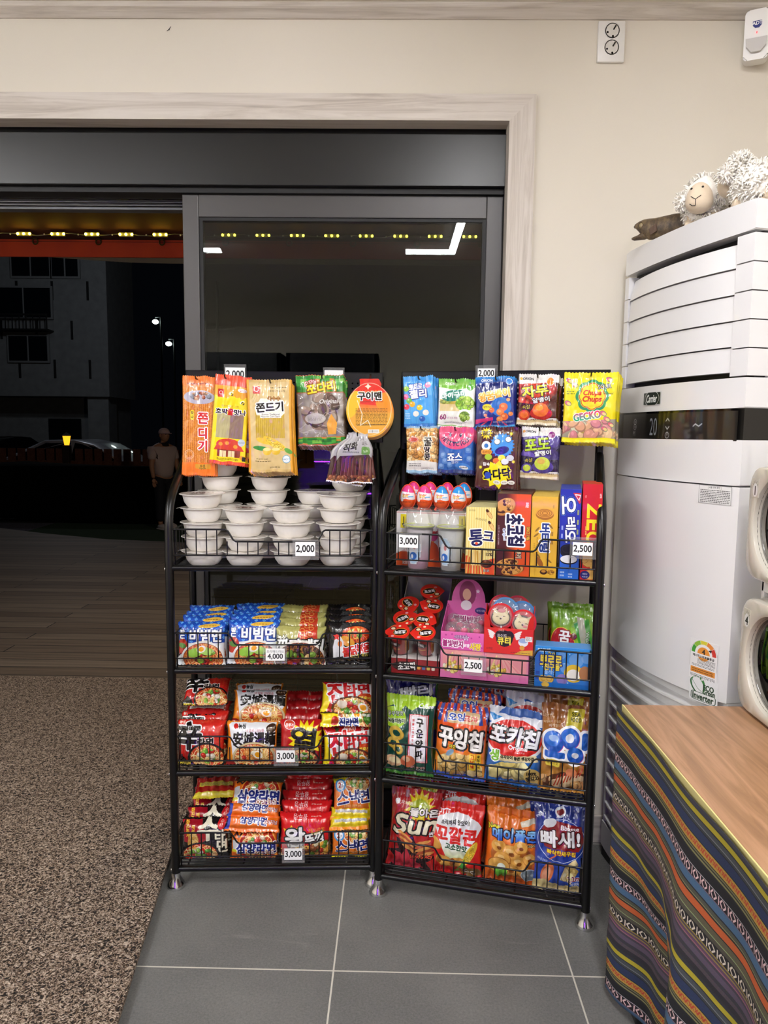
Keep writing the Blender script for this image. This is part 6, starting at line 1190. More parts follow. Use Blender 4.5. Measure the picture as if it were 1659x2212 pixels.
crisp((835, 1452, 946, 1655), .165, 2, d_ring_green, FG, 'leafy green snack bag furthest back behind the navy bag', GC, .045, 5, 73)
crisp((936, 1521, 1052, 1684), .028, 2, d_kkuing, film('film_flame', '#c8481c'), 'orange snack bag with blue striped awning top, front one', GC, .06, 8, 74, 1.5)
crisp((957, 1493, 1075, 1672), .105, 2, d_kkuing, film('film_flame', '#c8481c'), 'orange snack bag with blue striped awning top, second one back', GC, .05, 7, 75, 3)
crisp((962, 1474, 1070, 1660), .175, 2, d_kkuing, film('film_flame', '#c8481c'), 'orange snack bag with blue striped awning top, furthest back', GC, .04, 5, 76, 6)
crisp((1045, 1530, 1172, 1690), .03, 2, d_poka, film('film_steel', '#3a62a8'), 'blue and white potato crisp bag with red oval, front one', GC, .06, 9, 77, 3, fold=.0, dent=.012)
crisp((1078, 1497, 1186, 1678), .11, 2, d_poka, FS, 'blue and white potato crisp bag with red oval, second one back', GC, .05, 7, 78, 4, dent=.01)
crisp((1058, 1480, 1170, 1668), .18, 2, d_poka, FS, 'blue and white potato crisp bag with red oval, furthest back', GC, .04, 5, 79, -3)
crisp((1164, 1522, 1280, 1698), .03, 2, d_oing, FBR, 'bronze snack bag with big blue rings, front one', GC, .05, 7, 80, 1)
crisp((1172, 1500, 1278, 1686), .105, 2, d_oing, FBR, 'bronze snack bag with big blue rings, behind the front one', GC, .045, 6, 81)
crisp((836, 1704, 946, 1886), .024, 3, d_sun, film('film_crimson', '#8a1418'), 'dark red snack bag with large cream lettering, front one', GC, .06, 9, 82, 2.5)
crisp((862, 1680, 956, 1870), .115, 3, d_sun, film('film_crimson', '#8a1418'), 'dark red snack bag with large cream lettering, behind', GC, .05, 7, 83, 3)
crisp((922, 1732, 1044, 1900), .03, 3, d_corncone, film('film_scarlet', '#c01c1a'), 'bright red snack bag with white fan and corn cob, front one', GC, .065, 9, 84, 1)
crisp((936, 1696, 1046, 1880), .12, 3, d_corncone, film('film_scarlet', '#c01c1a'), 'bright red snack bag with white fan, behind the front one', GC, .055, 7, 85, 2)
crisp((1044, 1746, 1162, 1916), .03, 3, d_maple, FO, 'orange snack bag with ring snacks and blue letters, front one', GC, .062, 9, 86, 2.5, dent=.01)
crisp((1040, 1712, 1146, 1900), .11, 3, d_maple, FO, 'orange snack bag with ring snacks, second one back', GC, .05, 7, 87, 3)
crisp((1042, 1694, 1130, 1886), .175, 3, d_maple, FO, 'orange snack bag with ring snacks, furthest back', GC, .04, 5, 88, 4)
crisp((1152, 1726, 1272, 1932), .022, 3, d_shrimp, film('film_cobalt', '#20368e'), 'royal blue snack bag with prawn and stars, front one', GC, .062, 8, 89, -1)
crisp((1138, 1704, 1270, 1905), .11, 3, d_shrimp, film('film_cobalt', '#20368e'), 'royal blue snack bag with prawn and stars, behind', GC, .05, 6, 90)

# ---- upper right shelf: biscuit cartons, cups and the egg display
def boxrow(px, dep, k, fn, side, label, group, d=.04, n=3, yaw=0, top=None, name='biscuit_box', cat='biscuit box', key=None, res=300):
    u, w_, h_, z = fit(RR, px, dep, 0, SHELF[k]); m = art(fn, w_, h_, key, rough=.35, crinkle=0, coat=.2); me = carton_mesh(name, w_, h_, d, m, side, top)
    for i in range(n):
        if dep+i*(d+.002)+d > .284: break
        o = thing(name, me, label if n == 1 else f'{label}, {ORD[i]} of its row', cat, group); RR.put(o, u+i*.0008, dep+i*(d+.002), SHELF[k]+.0005, yaw)
    return u, w_, h_
def card_c(name, c): return mat(name, c, .4)
def d_tonk(w, h):
    a = Art(w, h, '#f4e49a')
    for i in range(12): a.rect(i/12, 0, i/12+.04, 1, '#ecd478')
    a.rr(-.05, .72, .16, 1.05, .1, '#e2562a'); a.rect(0, .86, 1, 1, '#e2502a'); a.poly([(.55, .8), (1, .74), (1, 1), (.5, 1)], '#e2502a'); a.text('오리온', .2, .05, .06, '#7a5a2a', w=.22); a.text('사각사각', .5, .18, .09, '#5a3414', w=.38, rot=8)
    for u, v, r in ((.78, .1, 55), (.86, .27, 60)): a.ell(u, v, .17, .065, '#b8762a', r); a.ell(u, v, .155, .05, '#eac27a', r); a.ell(u-.07, v-.05, .06, .045, '#4a2410', r)
    a.text('통', .36, .45, .54, '#1c2058', o=[('#fff8e8', .04)], w=.46, b=.016, rot=-6); a.text('크', .76, .42, .3, '#1c2058', o=[('#fff8e8', .04)], w=.34, b=.03, rot=4); a.ell(.37, .535, .05, .045, '#e8502a')
    for k in range(7): a.line([(.05+k*.1, .98), (.12+k*.07, .62+.03*(k % 3))], .05, ('#e8b45a', '#d09a3a', '#f0cc86')[k % 3])
    a.blobs(a.m_ell(.72, .83, .2, .14), ['#4a2414', '#5f3018', '#3a1a0e'], 12, .12, 3, 1.3); a.text('봉입', .8, .64, .07, '#3a2410'); a.text('15%', .8, .69, .1, '#3a2410', b=.01, w=.2); a.text('초코', .72, .93, .08, '#fff', o=[('#2a120a', .014)], w=.2); return a
def d_choco(w, h):
    a = Art(w, h, '#e2561e'); a._put(np.clip((.42-a.X/a.W)*3+.5, 0, 1), '#4a1f1c'); a.text('오리온', .88, .13, .09, '#fff', rot=90, w=.16, b=.006); a.ell(.22, .16, .34, .24, '#b87a34', -30); a.ell(.22, .15, .32, .22, '#d89c50', -30); a.blobs(a.m_ell(.22, .15, .3, .2, -30), ['#4a2414', '#c8883c', '#e0aa60'], 24, .05)
    for u, v in ((.34, .84), (.5, .92)): a.ell(u, v, .34, .15, '#b0702c', -12); a.ell(u, v-.005, .32, .135, '#d89c50', -12); a.blobs(a.m_ell(u, v, .3, .12, -12), ['#4a2414', '#c8883c', '#5a2c16'], 20, .045)
    for i, c in enumerate('초코칩'): a.text(c, .52+.03*i, .31+.125*i, .44, '#181840', o=[('#fff', .045)], w=.29, b=.03, rot=90)
    a.text('쿠키', .66, .72, .16, '#f2d8a0', o=[('#181840', .02)], rot=90, w=.24, b=.016); a.text('Original', .22, .49, .1, '#5a8ad0', o=[('#fff', .02)], rot=84, w=.36); a.text('SINCE 1986', .93, .47, .09, '#f2c03a', o=[('#181010', .03)], rot=90, w=.4, b=.006); a.text('소비기한 16.5 봉지포장', .06, .5, .04, '#fff', rot=90, w=.6); return a
def d_butter(w, h):
    a = Art(w, h, '#e6b436'); a.ell(.5, .22, .34, .2, '#a86a1a'); a.ell(.5, .2, .33, .18, '#e0a03c')
    for r in (.28, .2, .12): a.ell(.5, .2, r, r*.55, '#a86a1a', ring=.03)
    for i in range(3): a.text('버터링'[i], .52, .38+.12*i, .36, '#1c3a86', o=[('#fff', .04)], w=.33, b=.03, rot=90)
    a.text('Butter ring', .24, .56, .07, '#7a4a10', rot=90, w=.4, sh=.2); a.text('해태', .82, .12, .06, '#7a4a10', rot=90); a.text('소프트', .14, .6, .05, '#7a4a10', rot=90, w=.2); a.fine(.75, .4, .84, .6, 2, '#8a5a1a')
    for u, v, r in ((.24, .4, -50), (.2, .47, -40), (.74, .36, 50), (.72, .78, 40), (.3, .72, 50)): a.ell(u, v, .12, .035, '#8a6420', r)
    a.ell(.36, .8, .1, .22, '#9a5a18', -30); a.ell(.52, .92, .14, .1, '#4a2c10'); a.ell(.52, .91, .09, .05, '#c88a2a'); a.blobs(a.m_ell(.8, .92, .14, .1), ['#d89a2a', '#b87a1c'], 10, .08); return a
def d_oreo(w, h):
    a = Art(w, h, '#2434a8'); a.grad('#2432a6', '#2a6ad0', .5, .9); a.poly([(.6, .04), (1, .04), (1, .14), (.92, .16)], '#c82a3a'); a.poly([(.66, .05), (.98, .06), (.9, .13)], '#f2e8ec'); a.poly([(.74, .065), (.94, .07), (.88, .11)], '#c82a3a')
    for c, u, v, hh, ww in (('오', .42, .175, .62, .84), ('레', .54, .375, .46, .6), ('오', .55, .515, .46, .6)): a.text(c, u, v, hh, '#f4f6fa', o=[('#5aa0ea', .075), ('#16247a', .05)], w=ww, b=.05, rot=86)
    a.fine(.1, .38, .18, .56, 2, '#cfe0ff'); a.fine(.84, .2, .92, .52, 3, '#d8e02a'); a.ell(.52, .69, .44, .3, '#141416'); a.ell(.52, .69, .4, .27, '#2a2a2e', ring=.03); a.ell(.52, .69, .24, .15, '#34343a', ring=.03); a.ell(.5, .78, .42, .22, '#141416'); a.ell(.5, .77, .4, .2, '#f2f2f4'); a._put(a.m_ell(.52, .66, .44, .26), '#17171a'); a.ell(.52, .66, .36, .2, '#2c2c32', ring=.03)
    a.fine(.1, .9, .3, .97, 2, '#e8f0ff'); a.fine(.5, .92, .7, .98, 2, '#e8f0ff'); return a
def d_zec(w, h):
    a = Art(w, h, '#c81e24'); a.text('LOTTE', .9, .12, .08, '#fff', rot=90, w=.22, b=.008); a.text('제크', .16, .13, .1, '#f0d8c8', rot=90, w=.14)
    for c, v in (('Z', .275), ('E', .42), ('C', .545)): a.text(c, .6, v, .66, '#f2e01e', w={'Z': .72, 'E': .52, 'C': .56}[c], b=.06, rot=90)
    a.text('고소한 담백함', .22, .48, .07, '#f2c86a', rot=88, w=.46, b=.004); a.fine(.1, .6, .16, .72, 2, '#f0c8b8')
    for u, v, r in ((.7, .72, .36), (.4, .8, .3), (.8, .86, .3), (.55, .95, .34), (.2, .78, .2)):
        a.star(u, v, r*1.06, '#b07a2a', 20, .92); a.star(u, v-.004, r, '#dfae58', 20, .92)
        for k in range(5): a.ell(u+r*.5*math.cos(k*1.3), v+r*.32*math.sin(k*1.3), .022, .022, '#7a4a14')
    a.ell(.26, .94, .24, .22, '#1c1f6a'); a.text('체다', .26, .93, .1, '#fff', w=.26); a.text('치즈맛', .26, .96, .08, '#fff', w=.3); a.rect(0, .985, 1, 1, '#a81a1e'); return a
GB = 'biscuit cartons on the upper right shelf'
boxrow((1006, 1096, 1070, 1232), .024, 0, d_tonk, card_c('card_vanilla', '#e8d88a'), 'pale yellow biscuit carton with round dark letters', GB, .034, 6, 0, card_c('card_vanilla_top', '#d8cf9a'))
boxrow((1073, 1067, 1146, 1236), .022, 0, d_choco, card_c('card_brown', '#4a241e'), 'brown and orange biscuit carton with chocolate chip biscuits', GB, .04, 5)
boxrow((1147, 1073, 1204, 1241), .022, 0, d_butter, card_c('card_butter', '#d8a82e'), 'butter yellow biscuit carton with a ring biscuit', GB, .045, 5, 0, card_c('card_butter_top', '#ecc858'))
boxrow((1208, 1057, 1253, 1243), .022, 0, d_oreo, card_c('card_blue', '#2a3a9a'), 'blue carton with black and white sandwich biscuit', GB, .05, 4, 0, card_c('card_blue_top', '#3a4cb0'))
boxrow((1256, 1046, 1299, 1246), .024, 0, d_zec, card_c('card_red', '#b81c22'), 'tall red carton with yellow capital letters and crackers', GB, .05, 3, 0, card_c('card_red_top', '#c8482a'))
# egg display carton
def d_eggbox(w, h):
    a = Art(w, h, '#ece9e4'); a.poly([(0, .78), (.12, .7), (.2, .78), (.34, .6), (.42, .74), (.6, .62), (.74, .78), (.9, .66), (1, .74), (1, 1), (0, 1)], '#d8541c'); a.rect(0, 0, 1, .03, '#d8b0b0')
    for u in (.06, .9): a.rect(u, .05, u+.09, .3, '#ecd820'); a.line([(u+.045, .1), (u+.045, .26)], .012, '#222'); a.poly([(u+.02, .22), (u+.07, .22), (u+.045, .29)], '#222')
    a.ell(.5, .62, .13, .2, '#f0e8e2'); a.ell(.5, .44, .1, .08, '#e04a8a'); a.text('Joy', .5, .55, .07, '#d8b02a', b=.01); a._put(a.m_ell(.5, .7, .12, .13), '#d8541c'); a.text('kinder', .5, .36, .07, '#c8302a', w=.2, b=.008); a.text('kinder', .2, .93, .06, '#f4e0d4', w=.2, b=.006); a.text('kinder', .78, .9, .06, '#f4e0d4', w=.2, b=.006); return a
u, w_, h_, z = fit(RR, (856, 1107, 1006, 1217), .105, 0, SHELF[0])
t = empty('egg_display_box', (0, 0, 0), 0, 'white and orange display carton behind the domed cups', 'display box'); RR.put(t, u, .105, SHELF[0]+.0005)
me = carton_mesh('carton', w_, h_, .15, art(d_eggbox, w_, h_, rough=.35, crinkle=0), card_c('card_white', '#e8e6e2')); link(bpy.data.objects.new('carton', me), t)
b = bmesh.new(); box(b, -w_/2+.004, .004, h_, w_/2-.004, .146, h_+.006, .002); obj('clear_tray', b, M_CLR, t)
def d_egg(w, h):
    a = Art(w, h, '#ece9ea')
    a.text('kinder', .5, .38, .05, '#c8302a', w=.13, b=.005); a.text('조이', .48, .45, .07, '#d8a818', b=.008, w=.1); a.text('초콜릿', .5, .52, .04, '#b84a2a', w=.12); a.rr(.54, .46, .62, .5, .01, '#58a8e0'); a.poly([(0, .6), (.2, .56), (.4, .62), (.5, .57), (.6, .62), (.8, .56), (1, .6), (1, 1), (0, 1)], '#e0501c'); a.ell(.42, .63, .03, .04, '#f4f0ee'); a.fine(.44, .66, .58, .74, 3, '#5a1a0a'); return a
def egg_mesh(cap, key):
    def f(w, h):
        a = d_egg(w, h); a._put(np.clip((.3-a.Y/a.H+.03*np.sin(a.X/a.W*12))*40, 0, 1), cap); return a
    m = art(f, 1, .62, key, rough=.2, crinkle=0, coat=.6); b = bmesh.new(); pr = [(max(.0002, .0222*math.sin(PI*k/20)*(1-.16*math.cos(PI*k/20)*-1 if 0 else 1+.14*math.cos(PI*k/20))), .034*(1-math.cos(PI*k/20))) for k in range(21)]; lathe(b, pr, 28)
    me = bpy.data.meshes.new('shell'); bmesh.ops.recalc_face_normals(b, faces=b.faces); b.to_mesh(me); b.free(); me.materials.append(m); smooth(me); uv = me.uv_layers.new(name='UVMap')
    for p in me.polygons:
        for l in p.loop_indices: c = me.vertices[me.loops[l].vertex_index].co; uv.data[l].uv = (.5+(c.x/.0505)*.5*(.62 if c.y < 0 else 1.0), c.z/.068)
    return me
EM = {'pink': egg_mesh('#e0408a', 'd_egg_pink'), 'blue': egg_mesh('#2f92dc', 'd_egg_blue')}
b = bmesh.new(); ring = [(.0235*math.sin(t_)*(1+.14*math.cos(t_)), 0.0, .034-.0352*math.cos(t_)*-1 if 0 else .034+.0355*-math.cos(t_)) for t_ in np.linspace(0, 2*PI, 36, endpoint=False)]; tube(b, ring, .0018, 6, True); tube(b, [(-.014, 0, .006), (-.019, -.001, -.004)], [.0035, .0042], 8); seam = obj('seam_rim', b, mat('rim_orange', '#e85a3a', .3), None, 60); rim_me = seam.data; bpy.data.objects.remove(seam)
for r, (dep, zs) in enumerate(((.125, 0), (.175, .006))):
    for i, px in enumerate((881, 917, 954, 990)):
        uu = RR.px(px+r*12, 1072, dep)[0]; c = 'pink' if i < 2 or (r and i == 2) else 'blue'
        o = empty('chocolate_egg', (0, 0, 0), 0, f'{c} topped chocolate egg standing on the display carton, {("first", "second", "third", "last")[i]} in the {("front", "back")[r]} row', 'chocolate egg', 'eggs on the display carton'); RR.put(o, uu, dep, SHELF[0]+h_+.0085+zs, -4)
        link(bpy.data.objects.new('shell', EM[c]), o); link(bpy.data.objects.new('seam_rim', rim_me), o)
        b = bmesh.new(); lathe(b, [(.019, -.0065-zs), (.015, .001), (.013, .004)], 20); obj('clear_cup', b, M_CLR, o, 60)
# domed cups of cotton candy
M_CUP = clear_mat('cup_plastic', (.96, .96, .96), 1.6, .03, .10)
def d_sticker(w, h):
    a = Art(w, h, '#dfe6ee'); a.ell(.5, .5, .48, .48, '#b8d4ea'); a.ell(.5, .45, .3, .26, '#e8eef4'); a.ell(.5, .7, .24, .14, '#2a6ac8'); a.ell(.42, .72, .08, .08, '#f2f4f8'); a.ell(.58, .36, .1, .1, '#c83a3a', al=.6); return a
def cup(px, dep, fill, label, roll, sx):
    u, w_, h_, z = fit(RR, px, dep, 0, SHELF[0]); t = empty('dome_cup', (0, 0, 0), 0, label, 'cup', 'domed cups of fluff'); RR.put(t, u, dep+w_/2, SHELF[0]+.001, 0, 0, roll); r = w_/2; H = h_
    b = bmesh.new(); lathe(b, [(r*.62, 0), (r*.64, .002), (r*.9, H*.70), (r*.98, H*.715), (r*.98, H*.73)], 40); obj('cup_wall', b, M_CUP, t, 50)
    b = bmesh.new(); lathe(b, [(r*.99, H*.70), (r*1.0, H*.73), (r*.9, H*.75), (r*.78, H*.97), (r*.7, H), (r*.45, H), (r*.44, H*.985)], 40); obj('dome_lid', b, M_CUP, t, 40)
    b = bmesh.new(); lathe(b, [(r*.95, H*.72), (r*.955, H*.735), (r*.85, H*.735), (r*.84, H*.72)], 40); obj('seal_ring', b, mat('lime_ring', '#c8d64a', .4), t, 50)
    b = bmesh.new(); lathe(b, [(0, .003), (r*.58, .003), (r*.66, H*.25), (r*.84, H*.66), (r*.5, H*.71), (0, H*.715)], 32)
    for v in b.verts: v.co += Vector((v.co.x, v.co.y, 0)).normalized()*.002*mnoise.noise(v.co*70) if v.co.length > .01 else Vector((0, 0, 0))
    obj('candy_fluff', b, fill, t, 180)
    b = bmesh.new(); a0 = -PI/2+sx
    for i in range(13):
        pass
    g = [[b.verts.new((math.cos(a0+(i-6)/6*.62)*(r*.64+(r*.26)*(.12+.5*j/12)+.0012), math.sin(a0+(i-6)/6*.62)*(r*.64+(r*.26)*(.12+.5*j/12)+.0012), H*(.1+.46*j/12))) for i in range(13)] for j in range(13)]
    for j in range(12):
        for i in range(12):
            if ((i-5.5)/6)**2+((j-5.5)/6)**2 < 1.02: b.faces.new((g[j][i], g[j][i+1], g[j+1][i+1], g[j+1][i]))
    for v in [v for v in b.verts if not v.link_faces]: b.verts.remove(v)
    o = obj('sticker', b, art(d_sticker, 1, 1, rough=.3, crinkle=0), t, 60); uv = o.data.uv_layers.new(name='UVMap')
    for p in o.data.polygons:
        for l in p.loop_indices:
            c = o.data.vertices[o.data.loops[l].vertex_index].co; uv.data[l].uv = (.5+(math.atan2(c.y, c.x)-a0)/1.24, (c.z/H-.1)/.46)
def fluff(name, c0, c1):
    k = NT(name); v = k.coord('Generated'); sp = k.n('SeparateXYZ'); k.l(v, sp.inputs[0]); k.l(k.ramp(sp.outputs['Z'], [(.1, c0), (.6, c1)]), k.b.inputs['Base Color']); k.b.inputs['Roughness'].default_value = .9; k.b.inputs['Sheen Weight'].default_value = .4
    nz = k.n('TexNoise', Scale=60.0, Detail=5.0); k.l(k.coord('Object'), nz.inputs['Vector']); k.bump(nz.outputs['Fac'], .5, .004); return k.m
cup((862, 1103, 932, 1221), .024, fluff('pink_fluff', '#dba4c0', '#bdb6ba'), 'clear domed cup of pink fluff, left of the two', 1, -.25)
cup((935, 1106, 1005, 1227), .022, fluff('white_fluff', '#c9cccb', '#b4b6b4'), 'clear domed cup of white fluff, right of the two', 0, -.45)

# ---- second shelf of the right rack
S2 = SHELF[1]
# red tray of chocolate cups
u0, u1 = RR.px(845, 1430, .03)[0], RR.px(948, 1430, .03)[0]; w_ = u1-u0
def d_tray(w, h):
    a = Art(w, h, '#8a1a1e'); a.ell(.3, .5, .28, .1, '#2a100c'); a.text('초코픽', .32, .5, .16, '#f4f0ea', o=[('#1a0c0a', .02)], w=.36, rot=-6, b=.012)
    for i, c in enumerate(('#d8a040', '#4a6a9a', '#c8b04a', '#d8d0c0')): a.rr(.55+i*.1, .45, .62+i*.1, .65, .02, c)
    return a
t = empty('cup_tray', (0, 0, 0), 0, 'white lined red tray holding the chocolate snack cups', 'tray'); RR.put(t, (u0+u1)/2, .03, S2+.0005)
me = carton_mesh('tray_base', w_, .045, .23, art(d_tray, w_, .045, rough=.4, crinkle=0), card_c('card_darkred', '#6a1618'), card_c('card_inner', '#e6e4e0')); link(bpy.data.objects.new('tray_base', me), t)
hb = RR.px(905, 1246, .262)[1]-S2
b = bmesh.new(); prism(b, [(-w_/2, 0), (w_/2, 0), (w_/2, hb), (w_/2-.012, hb+.006), (-w_/2+.012, hb+.006), (-w_/2, hb)], .2305, .233); obj('back_panel', b, card_c('card_greyback', '#8c8a88'), t)
b = bmesh.new()
for s in (-1, 1): prism(b, [(.0, .045), (.2305, .045), (.2305, hb*.95)], s*w_/2-.001, s*w_/2+.001, axis='x')
obj('side_panel', b, card_c('card_greyback', '#8c8a88'), t)
def d_cuplid(w, h):
    a = Art(w, h, '#d8281e'); a.ell(.42, .5, .3, .22, '#e8a030', -8); a.ell(.42, .5, .285, .2, '#2a140e', -8); a.text('초코픽', .42, .5, .2, '#fff', w=.44, b=.02, rot=-8); a.ell(.75, .7, .13, .1, '#3a1c12'); a.ell(.75, .69, .09, .07, '#e8cfa8'); a.ell(.7, .25, .07, .06, '#e89aa0'); a.ell(.5, .85, .06, .05, '#f0d8b8'); a.line([(.66, .85), (.9, .8)], .03, '#e0a850'); return a
def d_cupwall(w, h):
    a = Art(w, h, '#b8792e'); a.mottle(.06, 8, 4); a.rect(.1, 0, .62, 1, '#9c1a1c'); a.ell(.36, .36, .18, .09, '#2a140e'); a.text('초코픽', .36, .36, .09, '#fff', w=.24, b=.01); a.rr(.24, .6, .34, .75, .02, '#4a5a7a'); a.line([(.2, .8), (.5, .62)], .03, '#d89a3a'); a.rect(.66, .2, .74, .44, '#f2f0ec'); a.fine(.67, .22, .73, .42, 8, '#222'); return a
LIDM, WALLM = art(d_cuplid, 1, 1, rough=.3, crinkle=.2), art(d_cupwall, 1, .5, rough=.3, crinkle=0)
b = bmesh.new(); lathe(b, [(.0, .0), (.0225, .0), (.0235, .002), (.0295, .066), (.0325, .067), (.0325, .069), (.0, .069)], 32); ow = obj('cup', b, WALLM, None, 40); uv = ow.data.uv_layers.new(name='UVMap')
for p in ow.data.polygons:
    for l in p.loop_indices: c = ow.data.vertices[ow.data.loops[l].vertex_index].co; uv.data[l].uv = ((math.atan2(c.y, c.x)/(2*PI)+.75) % 1 if abs(c.x)+abs(c.y) > 1e-6 else .5, c.z/.069)
cw_me = ow.data; bpy.data.objects.remove(ow)
b = bmesh.new(); o_ = [(.0335*math.cos(a_)*(1+(.24*max(0, 1-abs(a_-PI*.0)/.5) if a_ < .5 else (.24*max(0, 1-(2*PI-a_)/.5)))), .0335*math.sin(a_)) for a_ in np.linspace(0, 2*PI, 60, endpoint=False)]; prism(b, o_, .0695, .0702, axis='z'); ol_ = obj('foil_lid', b, LIDM, None, 30); uv = ol_.data.uv_layers.new(name='UVMap')
for p in ol_.data.polygons:
    for l in p.loop_indices: c = ol_.data.vertices[ol_.data.loops[l].vertex_index].co; uv.data[l].uv = (.5+c.x/.07, .5+c.y/.07)
cl_me = ol_.data; bpy.data.objects.remove(ol_)
rd = random.Random(3)
for (lx, ly), dep, tw, where in (((866, 1361), .052, 180, 'front left'), ((920, 1363), .052, -175, 'front right'), ((876, 1331), .112, 30, 'middle left'), ((923, 1335), .112, -20, 'middle right'), ((887, 1301), .172, -60, 'back left'), ((933, 1305), .172, 165, 'back right'), ((932, 1274), .218, 10, 'topmost, against the back panel')):
    uu, zz = RR.px(lx, ly, dep+.012); o = empty('chocolate_cup', (0, 0, 0), 0, f'chocolate snack cup with red foil lid, {where} in the tray', 'snack cup', 'red lidded chocolate cups'); RR.put(o, uu, dep+.022, zz-.0605, 0, -29, rd.uniform(-4, 4))
    for nm, me, rz in (('cup', cw_me, rd.uniform(-.6, .6)), ('foil_lid', cl_me, RAD(tw))): q = link(bpy.data.objects.new(nm, me), o); q.rotation_euler = (0, 0, rz)
# pink toy boxes: two closed ones below, an open display on the left one, the red lollipop box on the right one
def d_pinkbase(w, h):
    a = Art(w, h, '#e07ab4'); a.grad('#e890a8', '#e070b0', .5, 1); a.rect(.05, 0, .95, .72, '#ee9a9e')
    for i in range(14): x = .05+i*.065; a.line([(.35, 0), (x, .72)], .02, ('#e88088', '#f4b0a4', '#f0c0b0')[i % 3], .8)
    a.blobs(a.m_ell(.28, .6, .22, .16), ['#e8c04a', '#f0d878', '#c89a2a', '#f4ead0'], 26, .05, 2); a.line([(.1, .7), (.28, .1)], .03, '#f2d890'); return a
def d_pinkfront(w, h):
    a = Art(w, h, '#e05fae'); a.grad('#e468b2', '#d858a8')
    for u, v in ((.12, .2), (.26, .14), (.7, .3), (.88, .2), (.1, .85), (.94, .8)): a.star(u, v, .03, '#b83a8a')
    a.star(.58, .3, .1, '#8a4a8a'); a.star(.58, .3, .08, '#f4d8ec'); a.text('시크릿쥬쥬', .46, .27, .08, '#fff', o=[('#7a3a7a', .012)], w=.3); a.text('불빛반지', .28, .66, .15, '#a02a70', o=[('#fff', .02)], w=.46, b=.018, rot=2); a.text('모양', .59, .72, .08, '#fff', w=.13, b=.008); a.text('사랑', .79, .76, .15, '#f6e23a', o=[('#fff', .02), ('#a02a70', .008)], w=.24, b=.02); return a
def d_pinkback(w, h):
    a = Art(w, h, '#d45aa4'); a.grad('#c85a9c', '#e06ab0'); rd = random.Random(2)
    for i in range(16): a.star(rd.random(), rd.random(), rd.uniform(.01, .03), '#f0b0d8')
    a.star(.72, .2, .06, '#f4e8f4'); a.ell(.48, .24, .2, .3, '#8a2a5a'); a.ell(.46, .26, .1, .14, '#e8b89a'); a.ell(.45, .44, .13, .12, '#efe6ec'); a.ell(.8, .52, .14, .08, '#2a2470'); a.text('반지 사탕', .8, .52, .05, '#fff', w=.2); a.text('불빛반지', .46, .68, .17, '#a02a70', o=[('#fff', .025)], w=.62, b=.02, rot=2); a.text('모양', .34, .83, .1, '#fff', o=[('#a02a70', .01)], w=.17, b=.01); a.text('사랑', .6, .86, .14, '#f6e23a', o=[('#fff', .02)], w=.28, b=.018); a.poly([(.3, .9), (.9, .88), (1, 1), (.2, 1)], '#e8907a'); return a
PK, PK2 = card_c('card_pink', '#d862a8'), card_c('card_pink_light', '#e8a0c0')
ub, wb, hb_, _ = fit(RR, (951, 1405, 1046, 1462), .03, 0, S2)
def pinkbox(ub, wb, label):
    me = carton_mesh('toy_box', wb, hb_, .12, art(d_pinkbase, wb, hb_, rough=.35, crinkle=0), PK, PK2); o = thing('toy_box', me, label, 'toy box', 'closed pink toy boxes'); RR.put(o, ub, .03, S2+.0005)
pinkbox(ub, wb, 'closed pink toy box under the open pink display box'); ub2, wb2, _, _ = fit(RR, (1046, 1408, 1142, 1470), .03, 0, S2); pinkbox(ub2, wb2, 'closed pink toy box under the red lollipop box')
zt = S2+hb_+.001
_, _, hf, _ = fit(RR, (950, 1366, 1046, 1405), .028, 0, zt)
t = empty('ring_display_box', (0, 0, 0), 0, 'open pink display box with arched back and clear capsules', 'display box'); RR.put(t, ub, .028, zt)
me = carton_mesh('front_panel', wb, hf, .002, art(d_pinkfront, wb, hf, rough=.35, crinkle=0), PK); link(bpy.data.objects.new('front_panel', me), t)
zb2 = RR.px(1005, 1250, .150)[1]-zt
b = bmesh.new(); wv = wb/2; zs = zb2*.62; arch = [(-wv, 0), (wv, 0), (wv, zs)]+[(wv*.8*math.cos(q), zs+(zb2-zs)*math.sin(q)) for q in np.linspace(0, PI, 20)]+[(-wv, zs)]; prism(b, arch, .122, .124)
o = obj('back_panel', b, [art(d_pinkback, wb, zb2, rough=.35, crinkle=0)], t); uvf(o, wb, zb2, .5, 0)
b = bmesh.new(); box(b, -wv, .002, 0, -wv+.0015, .122, hf); box(b, wv-.0015, .002, 0, wv, .122, hf); prism(b, [(.002, hf), (.122, hf), (.122, zs*.95)], -wv, -wv+.0015, axis='x'); obj('side_panel', b, PK, t); obj('bottom', bx(-wv, .002, 0, wv, .122, .0015), PK, t)
_zc = zt+hf-.004
for i, (du, dd) in enumerate(((-.034, .03), (0, .034), (.036, .032), (-.018, .072), (.02, .072), (-.04, .1), (.042, .1))):
    o = empty('ring_capsule', (0, 0, 0), 0, f'clear toy capsule in the pink display box, {("front left", "front middle", "front right", "second row left", "second row right", "back left", "back right")[i]}', 'capsule', 'clear capsules'); RR.put(o, ub+du, .028+dd, _zc+dd*.12)
    b = bmesh.new(); ellip(b, (0, 0, 0), (.0215, .0215, .022), 20, 14); obj('capsule_shell', b, M_CUP, o, 180); b = bmesh.new(); ellip(b, (0, 0, -.004), (.011, .008, .009), 12, 8); obj('toy_ring', b, mat('pink_toy', '#d84a7a', .3), o, 180)
